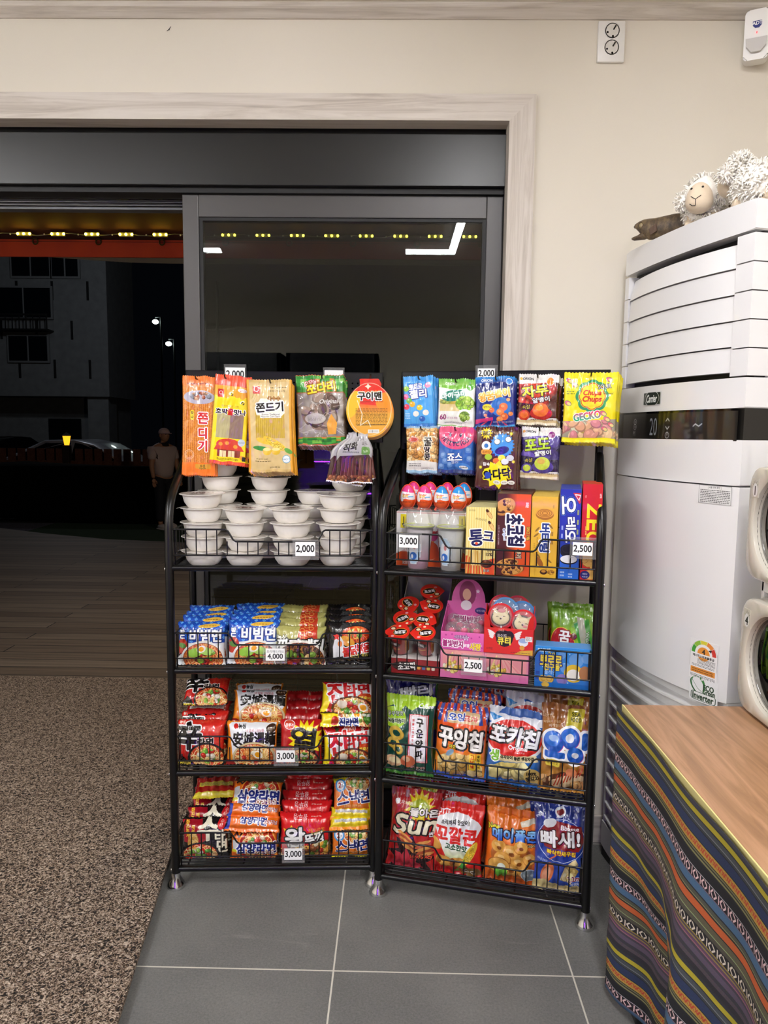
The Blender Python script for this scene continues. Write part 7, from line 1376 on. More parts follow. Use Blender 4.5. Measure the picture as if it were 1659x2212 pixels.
# red lollipop box
def d_redbox(w, h):
    a = Art(w, h, '#d8261e'); a.poly([(.6, 1), (.75, .84), (1, .78), (1, 1)], '#d8a83a'); a.ell(.42, .4, .17, .17, '#1a1012'); a.ell(.33, .28, .1, .1, '#1a1012'); a.ell(.51, .28, .1, .1, '#1a1012'); a.poly([(.25, .36), (.59, .36), (.42, .74)], '#1a1012')
    for s in (-1, 1):
        for k in range(4): a.ell(.42+s*.27, .16+k*.07, .09-.015*k, .022, '#f2ece8', s*-28)
    a.text('화이트', .37, .3, .08, '#fff', w=.2); a.text('엔젤', .48, .36, .06, '#f2c83a', w=.12); a.text('큐티', .41, .5, .15, '#f2e04a', w=.26, b=.016); a.text('크라운', .35, .08, .06, '#f0d0c0', w=.12); a.ell(.8, .5, .1, .09, '#e8eaf2'); a.ell(.8, .44, .09, .05, '#9ab0d8'); a.rect(.84, .26, .98, .46, '#f4f0ec'); a.text('미니', .91, .32, .05, '#222', w=.1); a.text('하이니', .91, .4, .05, '#222', w=.12); a.ell(.78, .72, .05, .05, '#d89a3a'); a.text('12개입', .12, .82, .05, '#5a1010', w=.12); a.fine(.55, .9, .95, .94, 1, '#3a2a10'); return a
RB = card_c('card_scarlet', '#c82219')
uR, wR, hR, _ = fit(RR, (1045, 1358, 1152, 1414), .026, 0, zt)
t = empty('lollipop_box', (0, 0, 0), 0, 'open red lollipop box on a closed pink toy box', 'display box'); RR.put(t, uR, .026, zt)
me = carton_mesh('front_panel', wR, hR, .002, art(d_redbox, wR, hR, rough=.35, crinkle=0), RB); link(bpy.data.objects.new('front_panel', me), t)
b = bmesh.new()
for s in (-1, 1): prism(b, [(.002, 0), (.12, 0), (.12, hR+.03), (.06, hR+.055), (.03, hR+.03), (.002, hR)], s*wR/2-.001*(s > 0)*2, s*wR/2+.002*(s < 0), axis='x')
box(b, -wR/2, .118, 0, wR/2, .12, hR+.03); box(b, -wR/2, .002, 0, wR/2, .118, .0015); obj('side_panel', b, RB, t)
b = bmesh.new(); prism(b, [(-wR/2, hR), (-wR/2, hR+.045), (-wR/2+.012, hR+.03), (-wR/2+.018, hR)], 0, .002); prism(b, [(wR/2, hR), (wR/2, hR+.045), (wR/2-.012, hR+.03), (wR/2-.018, hR)], 0, .002); obj('front_wing', b, RB, t)
M_CHW, M_CHB, M_CHP = mat('white_chocolate', '#ead9ac', .4), mat('dark_chocolate', '#3a1c12', .4), mat('pink_chocolate', '#e08a90', .4)
for i, (lx, ly, dep, rim, face, ro) in enumerate(((1082, 1331, .048, '#d8261e', 1, -4), (1130, 1345, .052, '#d8261e', 2, 12), (1092, 1318, .074, '#5a9ad0', 0, 3), (1128, 1326, .08, '#4a8ac8', 0, 6), (1084, 1312, .095, '#c8201c', 0, -6), (1118, 1314, .1, '#c8201c', 0, 5))):
    uu, zz = RR.px(lx, ly, dep); o = empty('lollipop', (0, 0, 0), 0, ('round lollipop with a pale cat shaped face, left front of the red box', 'round lollipop with a pale pig like face, right front of the red box', 'blue round lollipop pack behind the left front lollipop', 'blue round lollipop pack behind the right front lollipop', 'red round lollipop pack furthest back on the left', 'red round lollipop pack furthest back on the right')[i], 'lollipop', 'lollipops in the red box'); RR.put(o, uu, dep, zz, 0, 10, ro)
    b = bmesh.new(); lathe(b, [(0, .003), (.036, .003), (.037, 0), (.0, -.0005)], 32, ax='y'); obj('pack_disc', b, mat('disc_'+rim[1:], rim, .3), o, 40); b = bmesh.new(); lathe(b, [(.032, -.001), (.03, -.011), (.02, -.0145), (0, -.015)], 28, ax='y'); obj('blister', b, M_CUP, o, 40)
    b = bmesh.new(); box(b, -.002, -.003, -.06, .002, 0, -.02); obj('stick', b, M_WHP, o)
    if face:
        b = bmesh.new(); ellip(b, (0, -.004, -.003), (.027, .004, .0235), 24, 10)
        f = obj('chocolate_rim', b, M_CHB, o, 180); b = bmesh.new(); ellip(b, (0, -.006, -.004), (.0235, .0045, .0195), 24, 10)
        for s in (-1, 1): prism(b, [(s*.021, .006), (s*.017, .023), (s*.006, .014)], -.009, -.004)
        f = obj('chocolate_face', b, M_CHW, o, 60); b = bmesh.new()
        for s in (-1, 1): tube(b, [(s*.006, -.0112, -.001), (s*.0095, -.011, .001), (s*.013, -.0105, -.001)], .0008, 5)
        ellip(b, (0, -.0108, -.006), (.003, .0012, .0025), 10, 6); obj('face_marks', b, M_CHB, f); b = bmesh.new(); ellip(b, (.004, -.0085, .016 if face == 1 else -.008), (.012, .002, .006), 14, 8); obj('icing', b, M_CHP, f, 180)
# green gummy bags and the blue biscuit box
for i, (px, dep, ro) in enumerate((((1183, 1312, 1288, 1400), .11, 2), ((1180, 1298, 1290, 1398), .165, 0))):
    u, w_, h_, z = fit(RR, px, dep, 4, S2+.012); me = bag_mesh('candy_bag', w_, h_, .03, art(d_gummy_green, w_, h_), film('film_lime', '#7aa828'), 91+i, .012, wr=.0025); o = thing('candy_bag', me, ('green sweet bag with red oval behind the blue biscuit box, front one', 'green sweet bag behind the blue biscuit box, further back')[i], 'sweet bag', 'green sweet bags'); RR.put(o, u, dep+.015, S2+.002, -3, 4, ro)
def d_bluebox(w, h):
    a = Art(w, h, '#2a86d8'); a.grad('#2f8ee0', '#2070c8'); a.text('빙그레', .16, .1, .07, '#fff', w=.22, b=.006); a.rect(0, .14, .1, .86, '#2060b8'); a.rect(.02, .62, .09, .7, '#1c3f94'); a.rect(.02, .74, .09, .82, '#1c3f94'); rd = random.Random(7)
    for u, v, r in ((.56, .5, .1), (.64, .7, .1), (.74, .3, .13), (.92, .24, .09), (.48, .2, .07)): a.ell(u, v, r, r, '#8fb4e8', al=.6)
    for i in range(9): a.star(rd.uniform(.1, .9), rd.uniform(.1, .9), .02, '#bcd8f6')
    a.text('20', .3, .2, .09, '#f2e04a', o=[('#1c3070', .02)], w=.13); a.text('뽀로로', .29, .34, .18, '#f2d83a', o=[('#1c2f80', .03)], w=.38, b=.02); a.text('친구들', .31, .5, .12, '#f2d83a', o=[('#1c2f80', .02)], w=.28, b=.012); a.text('플레인', .28, .63, .08, '#dcecff', w=.2); a.ell(.7, .62, .17, .17, '#eac22e'); a.ell(.7, .66, .12, .11, '#f2ede4'); a.ell(.9, .6, .1, .14, '#b0764a'); a.ell(.5, .78, .1, .1, '#8a7ac0')
    for u in (.16, .27): a.ell(u, .8, .08, .07, '#d8b048'); a.ell(u, .8, .05, .045, '#b88a28', ring=.012)
    a.rect(0, .88, 1, 1, '#1f66b8'); a.ell(.2, .94, .07, .05, '#d8b048'); return a
u, w_, h_, z = fit(RR, (1155, 1399, 1276, 1484), .024, 0, S2); me = carton_mesh('biscuit_box', w_, h_, .055, art(d_bluebox, w_, h_, rough=.35, crinkle=0), card_c('card_azure', '#2a7ac8'), card_c('card_azure_top', '#5a98dc')); o = thing('biscuit_box', me, 'sky blue biscuit carton lying at the right end below the green bags', 'biscuit box'); RR.put(o, u, .024, S2+.0005)

# ================================================================ AIR CONDITIONER
M_ACW = mat('ac_white', '#e6e5e4', 0.16, coat=.5, spec=.5); M_ACG = mat('ac_grey_white', '#d4d2d0', 0.3); M_ACD = mat('ac_gap', '#0b0b0c', .5); M_PANEL = mat('black_gloss_panel', '#050506', .08, spec=.4, coat=.2)
AC_A = RAD(-75.7); AC_O = Vector((0.690, 2.268, 0)); ACW, ACD = .54, .262
ac = empty('air_conditioner', AC_O, AC_A, 'tall white floor standing air conditioner right of the snack racks', 'air conditioner')
_u = np.array([math.cos(AC_A), math.sin(AC_A), 0]); _n = np.array([-math.sin(AC_A), math.cos(AC_A), 0]); _A = np.array(AC_O)
def ac_px(x, y, off=0.0):
    v = ray(x, y); o = np.array([0, 0, CAM_H]); P = _A+off*_n; t = np.dot(P-o, _n)/np.dot(v, _n); q = o+t*v-_A; return float(q @ _u), float(q[2])
def plan(bulge, x0=0.0, x1=ACW, yf=0.0, yb=ACD, n=18, ch=.05):
    f = [(x0+(x1-x0)*i/n, yf-bulge*(1-(2*(x0+(x1-x0)*i/n)/ACW-1)**2)) for i in range(n+1)]
    return f+[(x1, yb-ch), (x1-ch, yb), (x0+ch, yb), (x0, yb-ch)]
def sect(name, z0, z1, bulge, m, **k):
    b = bmesh.new(); prism(b, plan(bulge, **k), z0, z1, axis='z'); es = [e for e in b.edges if abs(e.verts[0].co.z-e.verts[1].co.z) < 1e-6]
    bmesh.ops.bevel(b, geom=es, offset=.0025, segments=2, affect='EDGES'); return obj(name, b, m, ac, 40)
sect('core', .03, 1.84, .0, M_ACD, x0=.012, x1=ACW-.012, yf=.03, yb=ACD-.012)
sect('base', 0, .032, .012, M_ACD, x0=.008, x1=ACW-.008)
sect('lower_skirt', .034, .118, .03, M_ACG)
sect('middle_panel', .706, 1.2415, .045, M_ACW); sect('upper_panel', 1.2445, 1.354, .034, M_ACW)
sect('control_band', 1.3545, 1.4295, .03, M_PANEL); sect('badge_band', 1.430, 1.502, .026, M_ACW); sect('top_cap', 1.838, 1.907, .018, M_ACW)
b = bmesh.new(); prism(b, plan(.02, x0=.004, x1=ACW-.004, yf=.018), .118, .706, axis='z'); obj('grille_back', b, mat('grille_shade', '#e2e0de', .4), ac, 40)
for x0, x1 in ((0, .013), (ACW-.013, ACW)):
    b = bmesh.new(); prism(b, plan(.0, x0=x0, x1=x1, yf=.004, ch=.004), .118, .706, axis='z'); obj('grille_side', b, M_ACG, ac, 40)
for i in range(12):
    z = .135+i*.0478; b = bmesh.new()
    f = [(.016+(ACW-.032)*k/18, -.036*(1-(2*k/18-1)**2)) for k in range(19)]
    A = [b.verts.new((x, y-.002, z)) for x, y in f]; B = [b.verts.new((x, y-.002, z+.0065)) for x, y in f]; Cc = [b.verts.new((x, y*.4+.045, z+.0065)) for x, y in f]; Dd = [b.verts.new((x, y*.4+.045, z+.003)) for x, y in f]
    for P, Q in ((A, B), (B, Cc), (Cc, Dd), (Dd, A)):
        for k in range(18): b.faces.new((P[k], P[k+1], Q[k+1], Q[k]))
    b.faces.new((A[0], B[0], Cc[0], Dd[0])); b.faces.new((A[-1], B[-1], Cc[-1], Dd[-1])); obj('grille_slat', b, M_ACW, ac, 30)
ZL0, ZL1 = 1.506, 1.834
for side, (x0, x1) in (('l', (.0, .026)), ('r', (ACW-.05, ACW))):
    for i in range(5):
        z0 = ZL0+(ZL1-ZL0)*i/5; b = bmesh.new(); prism(b, plan(.020, x0=x0, x1=x1, yb=.05 if side == 'l' else .2, ch=.004), z0, z0+(ZL1-ZL0)/5-.003, axis='z'); obj('side_column', b, M_ACW, ac, 40)
sect('rear_shell', ZL0-.004, ZL1+.004, 0, M_ACW, yf=.06)
for i in range(5):
    z0 = ZL0+.008+(ZL1-ZL0-.022)*i/5; hh = (ZL1-ZL0-.022)/5; f = [(.031+(ACW-.086)*k/18, -.03*(1-(2*k/18-1)**2)) for k in range(19)]; b = bmesh.new()
    # blades lean so that each lower edge stands a little proud of the one beneath
    A = [b.verts.new((x, y+.002-.004, z0+.002)) for x, y in f]; B = [b.verts.new((x, y+.006-.004+(.012 if i == 4 else 0), z0+hh-.001)) for x, y in f]; Cc = [b.verts.new((x, y+.022, z0+hh-.001)) for x, y in f]; Dd = [b.verts.new((x, y+.018, z0+.002)) for x, y in f]
    for P, Q in ((A, B), (B, Cc), (Cc, Dd), (Dd, A)):
        for k in range(18): b.faces.new((P[k], P[k+1], Q[k+1], Q[k]))
    b.faces.new((A[0], B[0], Cc[0], Dd[0])); b.faces.new((A[-1], B[-1], Cc[-1], Dd[-1])); obj('louvre_blade', b, M_ACW, ac, 30)
def decal(name, px, bulge, fn, off=.0012, res=300, **k):
    """printed sticker that follows the curved front"""
    (x0, y0, x1, y1) = px; ym = (y0+y1)/2; ua, za = ac_px(x0, y0+(y1-y0)*.08); ub_, zb = ac_px(x1, ym); ua = ac_px(x0, ym)[0]; z1_ = ac_px((x0+x1)/2, y0)[1]; z0_ = ac_px((x0+x1)/2, y1)[1]
    b = bmesh.new(); n = 10; um = (ua+ub_)/2; sh = bulge*(1-(2*um/ACW-1)**2)
    pts = [ua+(ub_-ua)*i/n for i in range(n+1)]; yy = [-bulge*(1-(2*x/ACW-1)**2)-off for x in pts]
    r0 = [b.verts.new((x, y, z0_)) for x, y in zip(pts, yy)]; r1 = [b.verts.new((x, y, z1_)) for x, y in zip(pts, yy)]
    q0 = [b.verts.new((x, y+off*.8, z0_)) for x, y in zip(pts, yy)]; q1 = [b.verts.new((x, y+off*.8, z1_)) for x, y in zip(pts, yy)]
    for i in range(n): b.faces.new((r0[i], r0[i+1], r1[i+1], r1[i])); b.faces.new((q0[i], q1[i], q1[i+1], q0[i+1]))
    for i in range(n): b.faces.new((r0[i], q0[i], q0[i+1], r0[i+1])); b.faces.new((r1[i], r1[i+1], q1[i+1], q1[i]))
    w_, h_ = ub_-ua, z1_-z0_; o = obj(name, b, art(fn, w_, h_, 'd_'+name, res, rough=.35, crinkle=0, **k), ac, 60); uv = o.data.uv_layers.new(name='UVMap')
    for p in o.data.polygons:
        for l in p.loop_indices: c = o.data.vertices[o.data.loops[l].vertex_index].co; uv.data[l].uv = ((c.x-ua)/w_, (c.z-z0_)/h_)
    return o
def d_badge(w, h):
    a = Art(w, h, '#cfd2d0'); a.rr(.02, .03, .98, .97, .03, '#17231d'); a.ell(.5, .5, .42, .25, '#d8dcd8'); a.ell(.5, .5, .405, .235, '#17231d'); a.text('Carrier', .5, .5, .24, '#e4e8e4', w=.6, sh=.3, b=.008); return a
def d_panel(w, h):
    a = Art(w, h, '#060607'); C = '#b9bcc0'
    a.text('20', .38, .5, .1, '#7f858c', w=.075); a.ell(.17, .3, .018, .018, C, ring=.004); a.ell(.17, .5, .018, .018, C, ring=.004); a.text('+', .17, .3, .018, C); a.text('-', .17, .5, .005, C); a.text('M', .16, .76, .03, C); a.line([(.5, .3), (.515, .2), (.53, .3)], .006, C); a.line([(.5, .5), (.515, .6), (.53, .5)], .006, C); a.ell(.515, .82, .018, .018, C, ring=.004); a.line([(.515, .7), (.515, .82)], .005, C); a.line([(.72, .5), (.735, .42), (.76, .5), (.78, .42)], .007, C); return a
def d_notice(w, h):
    a = Art(w, h, '#e4e4e2'); a.rect(.01, .01, .99, .025, '#555'); a.rect(.01, .97, .99, .985, '#555'); a.rect(.01, 0, .02, 1, '#555'); a.rect(.98, 0, .99, 1, '#555'); a.text('[ 사용 전에 확인 ]', .5, .12, .07, '#222', w=.4); a.fine(.06, .22, .95, .95, 8, '#333'); return a
def d_energy(w, h):
    a = Art(w, h, '#e8e7e6'); a.rr(.01, .005, .99, .995, .45, '#9a9a98'); a.rr(.02, .01, .98, .99, .44, '#efeeec'); a.rect(.02, .5, .98, .99, '#efeeec'); cx, cv = .5, .33
    for i, c in enumerate(('#3f9a36', '#86bc3a', '#d8cc3a', '#e0883a', '#c8342a')):
        pts = []
        for r, rng in ((.44, range(0, 7)), (.31, range(6, -1, -1))):
            for k in rng: t_ = PI-PI*(i+k/6*.96)/5; pts.append((cx+r*math.cos(t_), cv-r*math.sin(t_)*a.W/a.H))
        a.poly(pts, c)
    a.ell(.5, .33, .22, .22, '#e8963a'); a.rect(.2, .335, .8, .42, '#efeeec'); a.text('4', .5, .27, .16, '#222', b=.012); a.poly([(.66, .2), (.78, .17), (.76, .25)], '#222'); a.text('에너지소비효율등급', .5, .4, .08, '#222', w=.76, b=.006); a.fine(.3, .45, .92, .6, 5, '#444'); a.fine(.1, .61, .9, .67, 2, '#444'); a.rect(.06, .7, .93, .84, '#e0903a'); a.fine(.12, .72, .86, .82, 2, '#5a3410'); a.fine(.06, .87, .94, .96, 3, '#444'); return a
def d_eco(w, h):
    a = Art(w, h, '#ebebea'); a._put(a.m_ell(.32, .3, .24, .3, -25)*(1-a.m_ell(.3, .36, .2, .28, -25)), '#2f7a36'); a._put(a.m_ell(.3, .42, .34, .2, 40)*(1-a.m_ell(.34, .38, .33, .2, 40)), '#1f5a2a'); a.line([(.1, .2), (.3, .48), (.5, .6)], .012, '#1f5a2a'); a.text('ECO', .68, .36, .17, '#14361c', w=.36, b=.02); a.text('Green', .7, .52, .15, '#14361c', w=.42, b=.014); a.rr(.06, .62, .95, .96, .08, '#14361c'); a.rr(.085, .64, .925, .94, .06, '#ebebea'); a.text('Inverter', .5, .79, .2, '#14361c', w=.74, b=.014); return a
decal('brand_badge', (1406, 848, 1446, 875), .026, d_badge, .002); decal('display', (1352, 890, 1598, 953), .03, d_panel, .0008, 700, rough_=0) if 0 else decal('display', (1352, 892, 1596, 951), .03, d_panel, .0008, 700)
decal('notice_sticker', (1531, 1049, 1586, 1089), .045, d_notice); decal('energy_sticker', (1511, 1384, 1558, 1471), .045, d_energy, res=240); decal('eco_sticker', (1510, 1464, 1557, 1518), .045, d_eco, res=240)

# ---- dried fish and two plush sheep on top
ZT = 1.907
def loft(b, rings, close=True):
    R_ = [[b.verts.new(p) for p in r] for r in rings]
    for A, B in zip(R_[:-1], R_[1:]):
        for k in range(len(A)): b.faces.new((A[k], A[(k+1) % len(A)], B[(k+1) % len(B)], B[k]))
    if close: b.faces.new(R_[0]); b.faces.new(R_[-1][::-1])
t = empty('dried_fish', AC_O+Vector(_u)*.115+Vector(_n)*(-.026)+Vector((0, 0, ZT)), AC_A+RAD(34), 'brown dried fish with open mouth on the air conditioner', 'fish')
def fishmat():
    k = NT('dried_fish_skin'); v = k.coord('Object'); n1 = k.n('TexNoise', Scale=45.0, Detail=6.0, Roughness=.7); k.l(v, n1.inputs['Vector']); k.l(k.ramp(n1.outputs['Fac'], [(.3, '#2a2018'), (.5, '#5a4a36'), (.66, '#7d6a4a'), (.8, '#a08a62')]), k.b.inputs['Base Color']); k.b.inputs['Roughness'].default_value = .5; k.bump(n1.outputs['Fac'], .6, .004); return k.m
t.scale = (.72, 1, 1)
MF = fishmat()
def fr(x, zc, hy, hz, n=14, lo=1.0): return [(x, hy*math.cos(2*PI*k/n), zc+hz*math.sin(2*PI*k/n)*(lo if math.sin(2*PI*k/n) < 0 else 1)) for k in range(n)]
b = bmesh.new(); loft(b, [fr(-.030, .047, .005, .003), fr(-.024, .047, .010, .008, lo=.6), fr(-.01, .044, .015, .016, lo=.8), fr(.008, .039, .018, .024), fr(.03, .034, .02, .029), fr(.055, .032, .019, .029), fr(.085, .034, .017, .028), fr(.13, .036, .015, .027), fr(.18, .038, .012, .022), fr(.24, .036, .008, .014), fr(.29, .034, .003, .008)])
for v in b.verts: v.co += v.normal*.0015*mnoise.noise(v.co*90)
obj('fish_body', b, MF, t, 180)
b = bmesh.new(); loft(b, [fr(-.038, .016, .004, .003), fr(-.03, .015, .009, .005), fr(-.01, .016, .012, .007), fr(.012, .02, .014, .012), fr(.03, .024, .012, .014)]); obj('lower_jaw', b, MF, t, 180)
b = bmesh.new(); ellip(b, (.006, -.015, .044), (.009, .005, .008), 14, 10); o = obj('eye', b, mat('fish_eye', '#8a7a58', .25), t, 180)
b = bmesh.new(); tube(b, [(.006+.0105*math.cos(q), -.0165, .044+.0095*math.sin(q)) for q in np.linspace(0, 2*PI, 16, endpoint=False)], .0018, 6, True); obj('eye_rim', b, MF, o, 180)
b = bmesh.new(); prism(b, [(.04, .028), (.07, .04), (.075, .02), (.05, .012)], -.0225, -.021); obj('gill_flap', b, mat('fish_gill', '#4a3322', .55, bump=(80, .5, .004)), t)
b = bmesh.new(); prism(b, [(.28, .034), (.33, .06), (.325, .034), (.33, .008)], -.002, .002); obj('tail_fin', b, MF, t)
M_FUR = mat('white_plush', '#f6f1e6', .95, bump=(160, .6, .004), sheen=.3); M_FACE = mat('cream_felt', '#dcc9ae', .9, bump=(300, .3, .001), sheen=.3); M_THR = mat('black_thread', '#1c1814', .8)
def fur(b, c, r, n, L, seed, skip=None):
    rd = random.Random(seed)
    for i in range(n):
        d = Vector((rd.gauss(0, 1), rd.gauss(0, 1), rd.gauss(0, 1))).normalized()
        if skip and skip(d): continue
        p = Vector((c[0]+d.x*r[0], c[1]+d.y*r[1], c[2]+d.z*r[2])); s = Vector((rd.uniform(-1, 1), rd.uniform(-1, 1), rd.uniform(-1, 1)))*.8; q = p+(d+s*.5).normalized()*L*rd.uniform(.5, 1); e = q+(d*.4+s+Vector((0, 0, -.4))).normalized()*L*.6
        tube(b, [p-d*.002, q, e], [L*.26, L*.24, L*.08], 5, cap=False)
def sheep(u, d, deg, head_dir, label, seed, s=1.0):
    P = AC_O+Vector(_u)*u+Vector(_n)*d+Vector((0, 0, ZT)); t = empty('plush_sheep', P, AC_A+RAD(deg), label, 'soft toy', 'plush sheep'); t.scale = (s, s, s)
    b = bmesh.new(); ellip(b, (0, 0, .05), (.072, .047, .047), 28, 18, nz=.18, nf=40); fur(b, (0, 0, .05), (.071, .046, .046), 1100, .0095, seed); obj('woolly_body', b, M_FUR, t, 180)
    hc = Vector(head_dir); b = bmesh.new(); ellip(b, hc, (.03, .034, .036), 24, 16, nz=.15, nf=40); fur(b, hc+Vector((.006, 0, .006)), (.029, .035, .035), 560, .0085, seed+1, lambda q: q.x < -.35 or q.z < -.6); h = obj('woolly_head', b, M_FUR, t, 180)
    b = bmesh.new(); c = hc+Vector((-.017, 0, -.012)); ellip(b, c, (.027, .029, .034), 28, 20)
    for v in b.verts:
        q = v.co-c; k = 1+.22*max(0, -q.z/.034)-.12*max(0, q.z/.034); v.co.y = c.y+q.y*k; v.co.x = c.x+q.x*(1+.25*max(0, -q.z/.034))
    f = obj('face', b, M_FACE, t, 180)
    def sp(y, z): # point on the face surface seen from the front
        q = (z-c.z)/.034; ky = 1+.22*max(0, -q)-.12*max(0, q); yy = (y-c.y)/(.029*ky); r = max(.05, 1-q*q-yy*yy); return (c.x-.027*(1+.25*max(0, -q))*math.sqrt(r)-.0008, y, z)
    b = bmesh.new()
    for s_ in (-1, 1): ellip(b, sp(c.y+s_*.012, c.z+.017), (.002, .0028, .0024), 10, 6)
    obj('eye', b, M_THR, f); b = bmesh.new()
    for L in ([(-.011, -.002), (-.005, -.006), (0, -.009), (.005, -.006), (.011, -.001)], [(0, -.009), (0, -.016), (.001, -.022)], [(.001, -.022), (.008, -.021), (.014, -.016)]): tube(b, [sp(c.y+y, c.z+z) for y, z in L], .0008, 5)
    obj('stitching', b, M_THR, f)
    for s_ in (-1, 1):
        b = bmesh.new(); e = hc+Vector((.006, s_*.043, -.006)); ellip(b, e, (.012, .016, .018), 14, 10, nz=.2, nf=50); fur(b, e, (.0115, .0155, .0175), 150, .007, seed+5); obj('ear', b, M_FUR, t, 180)
    for x, y in ((-.04, -.024), (-.04, .024), (.04, -.024), (.04, .024)):
        b = bmesh.new(); tube(b, [(x, y, .03), (x-.004, y, .016), (x-.008, y, .009)], [.014, .013, .012], 12); ellip(b, (x-.010, y, .009), (.013, .011, .009), 12, 8); obj('leg', b, M_FACE, t, 180)
sheep(.255, .08, 128, (-.064, -.004, .070), 'white plush sheep facing the room, its head above the louvres', 5, 1.14)
sheep(.475, .068, 12, (-.07, 0, .092), 'white plush sheep standing behind, cut by the edge of the view', 15, 1.08)

# ================================================================ TABLE, CLOTH, CAPSULE CABINETS
TX, TY, TZ = .534, 1.640, .742
t = empty('table', (TX, TY, 0), 0, 'light wood topped table covered by a striped cloth', 'table')
M_TOP = m_wood('oak_laminate', ('#825f45', '#9a7453', '#a98060', '#b58d6c'), .38, 'y', 34.0, 2.6, .05)
obj('table_top', bx(.0035, -1.5, TZ-.028, 1.05, 0, TZ, .0015), M_TOP, t); obj('edge_band', bx(0, -1.5, TZ-.028, .003, 0, TZ+.0004, .0005), mat('edge_yellow', '#d8cc8a', .4), t)
for x, y in ((.06, -.06), (1.0, -.06), (.06, -1.44), (1.0, -1.44)): obj('leg', bx(x-.02, y-.02, 0, x+.02, y+.02, TZ-.028, .003), M_FRAME, t)
def cloth_art():
    W_, H_ = .056, .285; a = Art(W_, H_, '#2a2a2e', 120); rg = np.random.default_rng(4)
    bands = [(0, .028, '#2b2c33'), (.028, .066, '#a89a2a'), (.066, .074, '#23252b'), (.074, .104, '#3f4448'), (.104, .112, '#74787a'), (.112, .13, '#34383c'), (.13, .135, '#14151a'), (.135, .2, '#24304f'), (.2, .207, '#17181c'), (.207, .268, '#a8873a'), (.268, .275, '#17181c'), (.275, .287, '#6b6a4a'), (.287, .296, '#23231f'), (.296, .31, '#7a7650'), (.31, .32, '#22221f'), (.32, .385, '#14151b'), (.385, .39, '#b8b4b8'), (.39, .45, '#1a141c'), (.45, .456, '#6a5a6a'), (.456, .512, '#42607e'), (.512, .522, '#1c2026'), (.522, .55, '#4a4c40'), (.55, .556, '#85825c'), (.556, .57, '#22231f'), (.57, .622, '#b5582c'), (.622, .63, '#1f1c1c'), (.63, .672, '#57533f'), (.672, .68, '#8a9a6a'), (.68, .71, '#4a463c'), (.71, .72, '#1c1a1c'), (.72, .775, '#1c181c'), (.775, .785, '#8a7a3a'), (.785, .8, '#4a3c4a'), (.8, .81, '#8a7a40'), (.81, .83, '#5a3f55'), (.83, .84, '#8a5a6a'), (.84, .86, '#3f3a44'), (.86, .9, '#54485a'), (.9, .93, '#33333a'), (.93, .96, '#4a4048'), (.96, 1.0, '#26262c')]
    for v0, v1, c in bands: a.rect(0, v0, 1, v1, c)
    for v, c in ((.42, '#d8b8b8'), (.747, '#cfc4b4')):
        for k in range(2):
            x = .12+k*.5; a.line([(x, v-.022), (x, v+.022)], .05, c); a.line([(x+.18, v-.022), (x+.08, v), (x+.18, v+.022)], .055, c); a.line([(x+.26, v-.022), (x+.38, v), (x+.26, v+.022)], .055, c)
    for k in range(4):
        x = .12+k*.25; a.line([(x-.1, .222), (x, .25), (x+.1, .222)], .05, '#a8402a'); a.line([(x-.1, .25), (x, .222), (x+.1, .25)], .03, '#a8402a')
    w_ = np.sin(a.X*2.1)*np.sin(a.Y*1.9+a.X*.9); a.a = np.clip(a.a*(1+.22*w_[..., None])+rg.normal(0, .03, a.a.shape), 0, 1); return a
CA = cloth_art(); MCL = CA.mat('striped_weave', .9, coat=0, crinkle=.0); MCL.node_tree.nodes['Image Texture'].extension = 'REPEAT'
def cloth():
    b = bmesh.new(); ny, nh = 130, 60; g = []
    for i in range(ny+1):
        s = i/ny*1.25; y = TY+.012-s; r = []
        for j in range(nh+1):
            hh = .712*j/nh; k = min(1, hh/.5)
            wob = .010*math.sin(s*23+.6)*k+.006*math.sin(s*51+2)*k*k
            tuck = .085*k*k*math.exp(-((s-.20)/.12)**2)+.03*k*math.exp(-((s-.62)/.16)**2)
            flare = -.016*k*math.exp(-(s/.07)**2)-.02*k*math.exp(-((s-.42)/.12)**2)
            crown = -.0035*math.exp(-hh/.02)
            x = TX-.0055+crown+wob+tuck+flare-.003*mnoise.noise(Vector((s*14, hh*18, 3)))*k
            r.append(b.verts.new((x, y+.02*k*math.exp(-(s/.06)**2)*0, TZ-.004-hh+.004*math.sin(s*17+1)*math.exp(-hh/.05)*(-1))))
        g.append(r)
    F = {}
    for i in range(ny):
        for j in range(nh): b.faces.new((g[i][j], g[i+1][j], g[i+1][j+1], g[i][j+1]))
    # hem that turns round the far corner behind the table
    me = bpy.data.meshes.new('tablecloth'); bmesh.ops.recalc_face_normals(b, faces=b.faces); b.to_mesh(me); b.free(); me.materials.append(MCL); smooth(me); uv = me.uv_layers.new(name='UVMap')
    for p in me.polygons:
        for l in p.loop_indices:
            vi = me.loops[l].vertex_index; i, j = divmod(vi, nh+1); uv.data[l].uv = (i/ny*1.25/.056, -(.712*j/nh-.004)/.285)
    o = bpy.data.objects.new('tablecloth', me); link(o); md = o.modifiers.new('thickness', 'SOLIDIFY'); md.thickness = .0012; md.offset = 1; return o
tag(cloth(), 'multicoloured striped woven cloth hanging down the table side', 'tablecloth')
M_CRM = mat('cream_gloss', '#cfc9ba', .22, coat=.6); M_BG = mat('black_glass', '#030303', .03, coat=1.0)
VX = .80
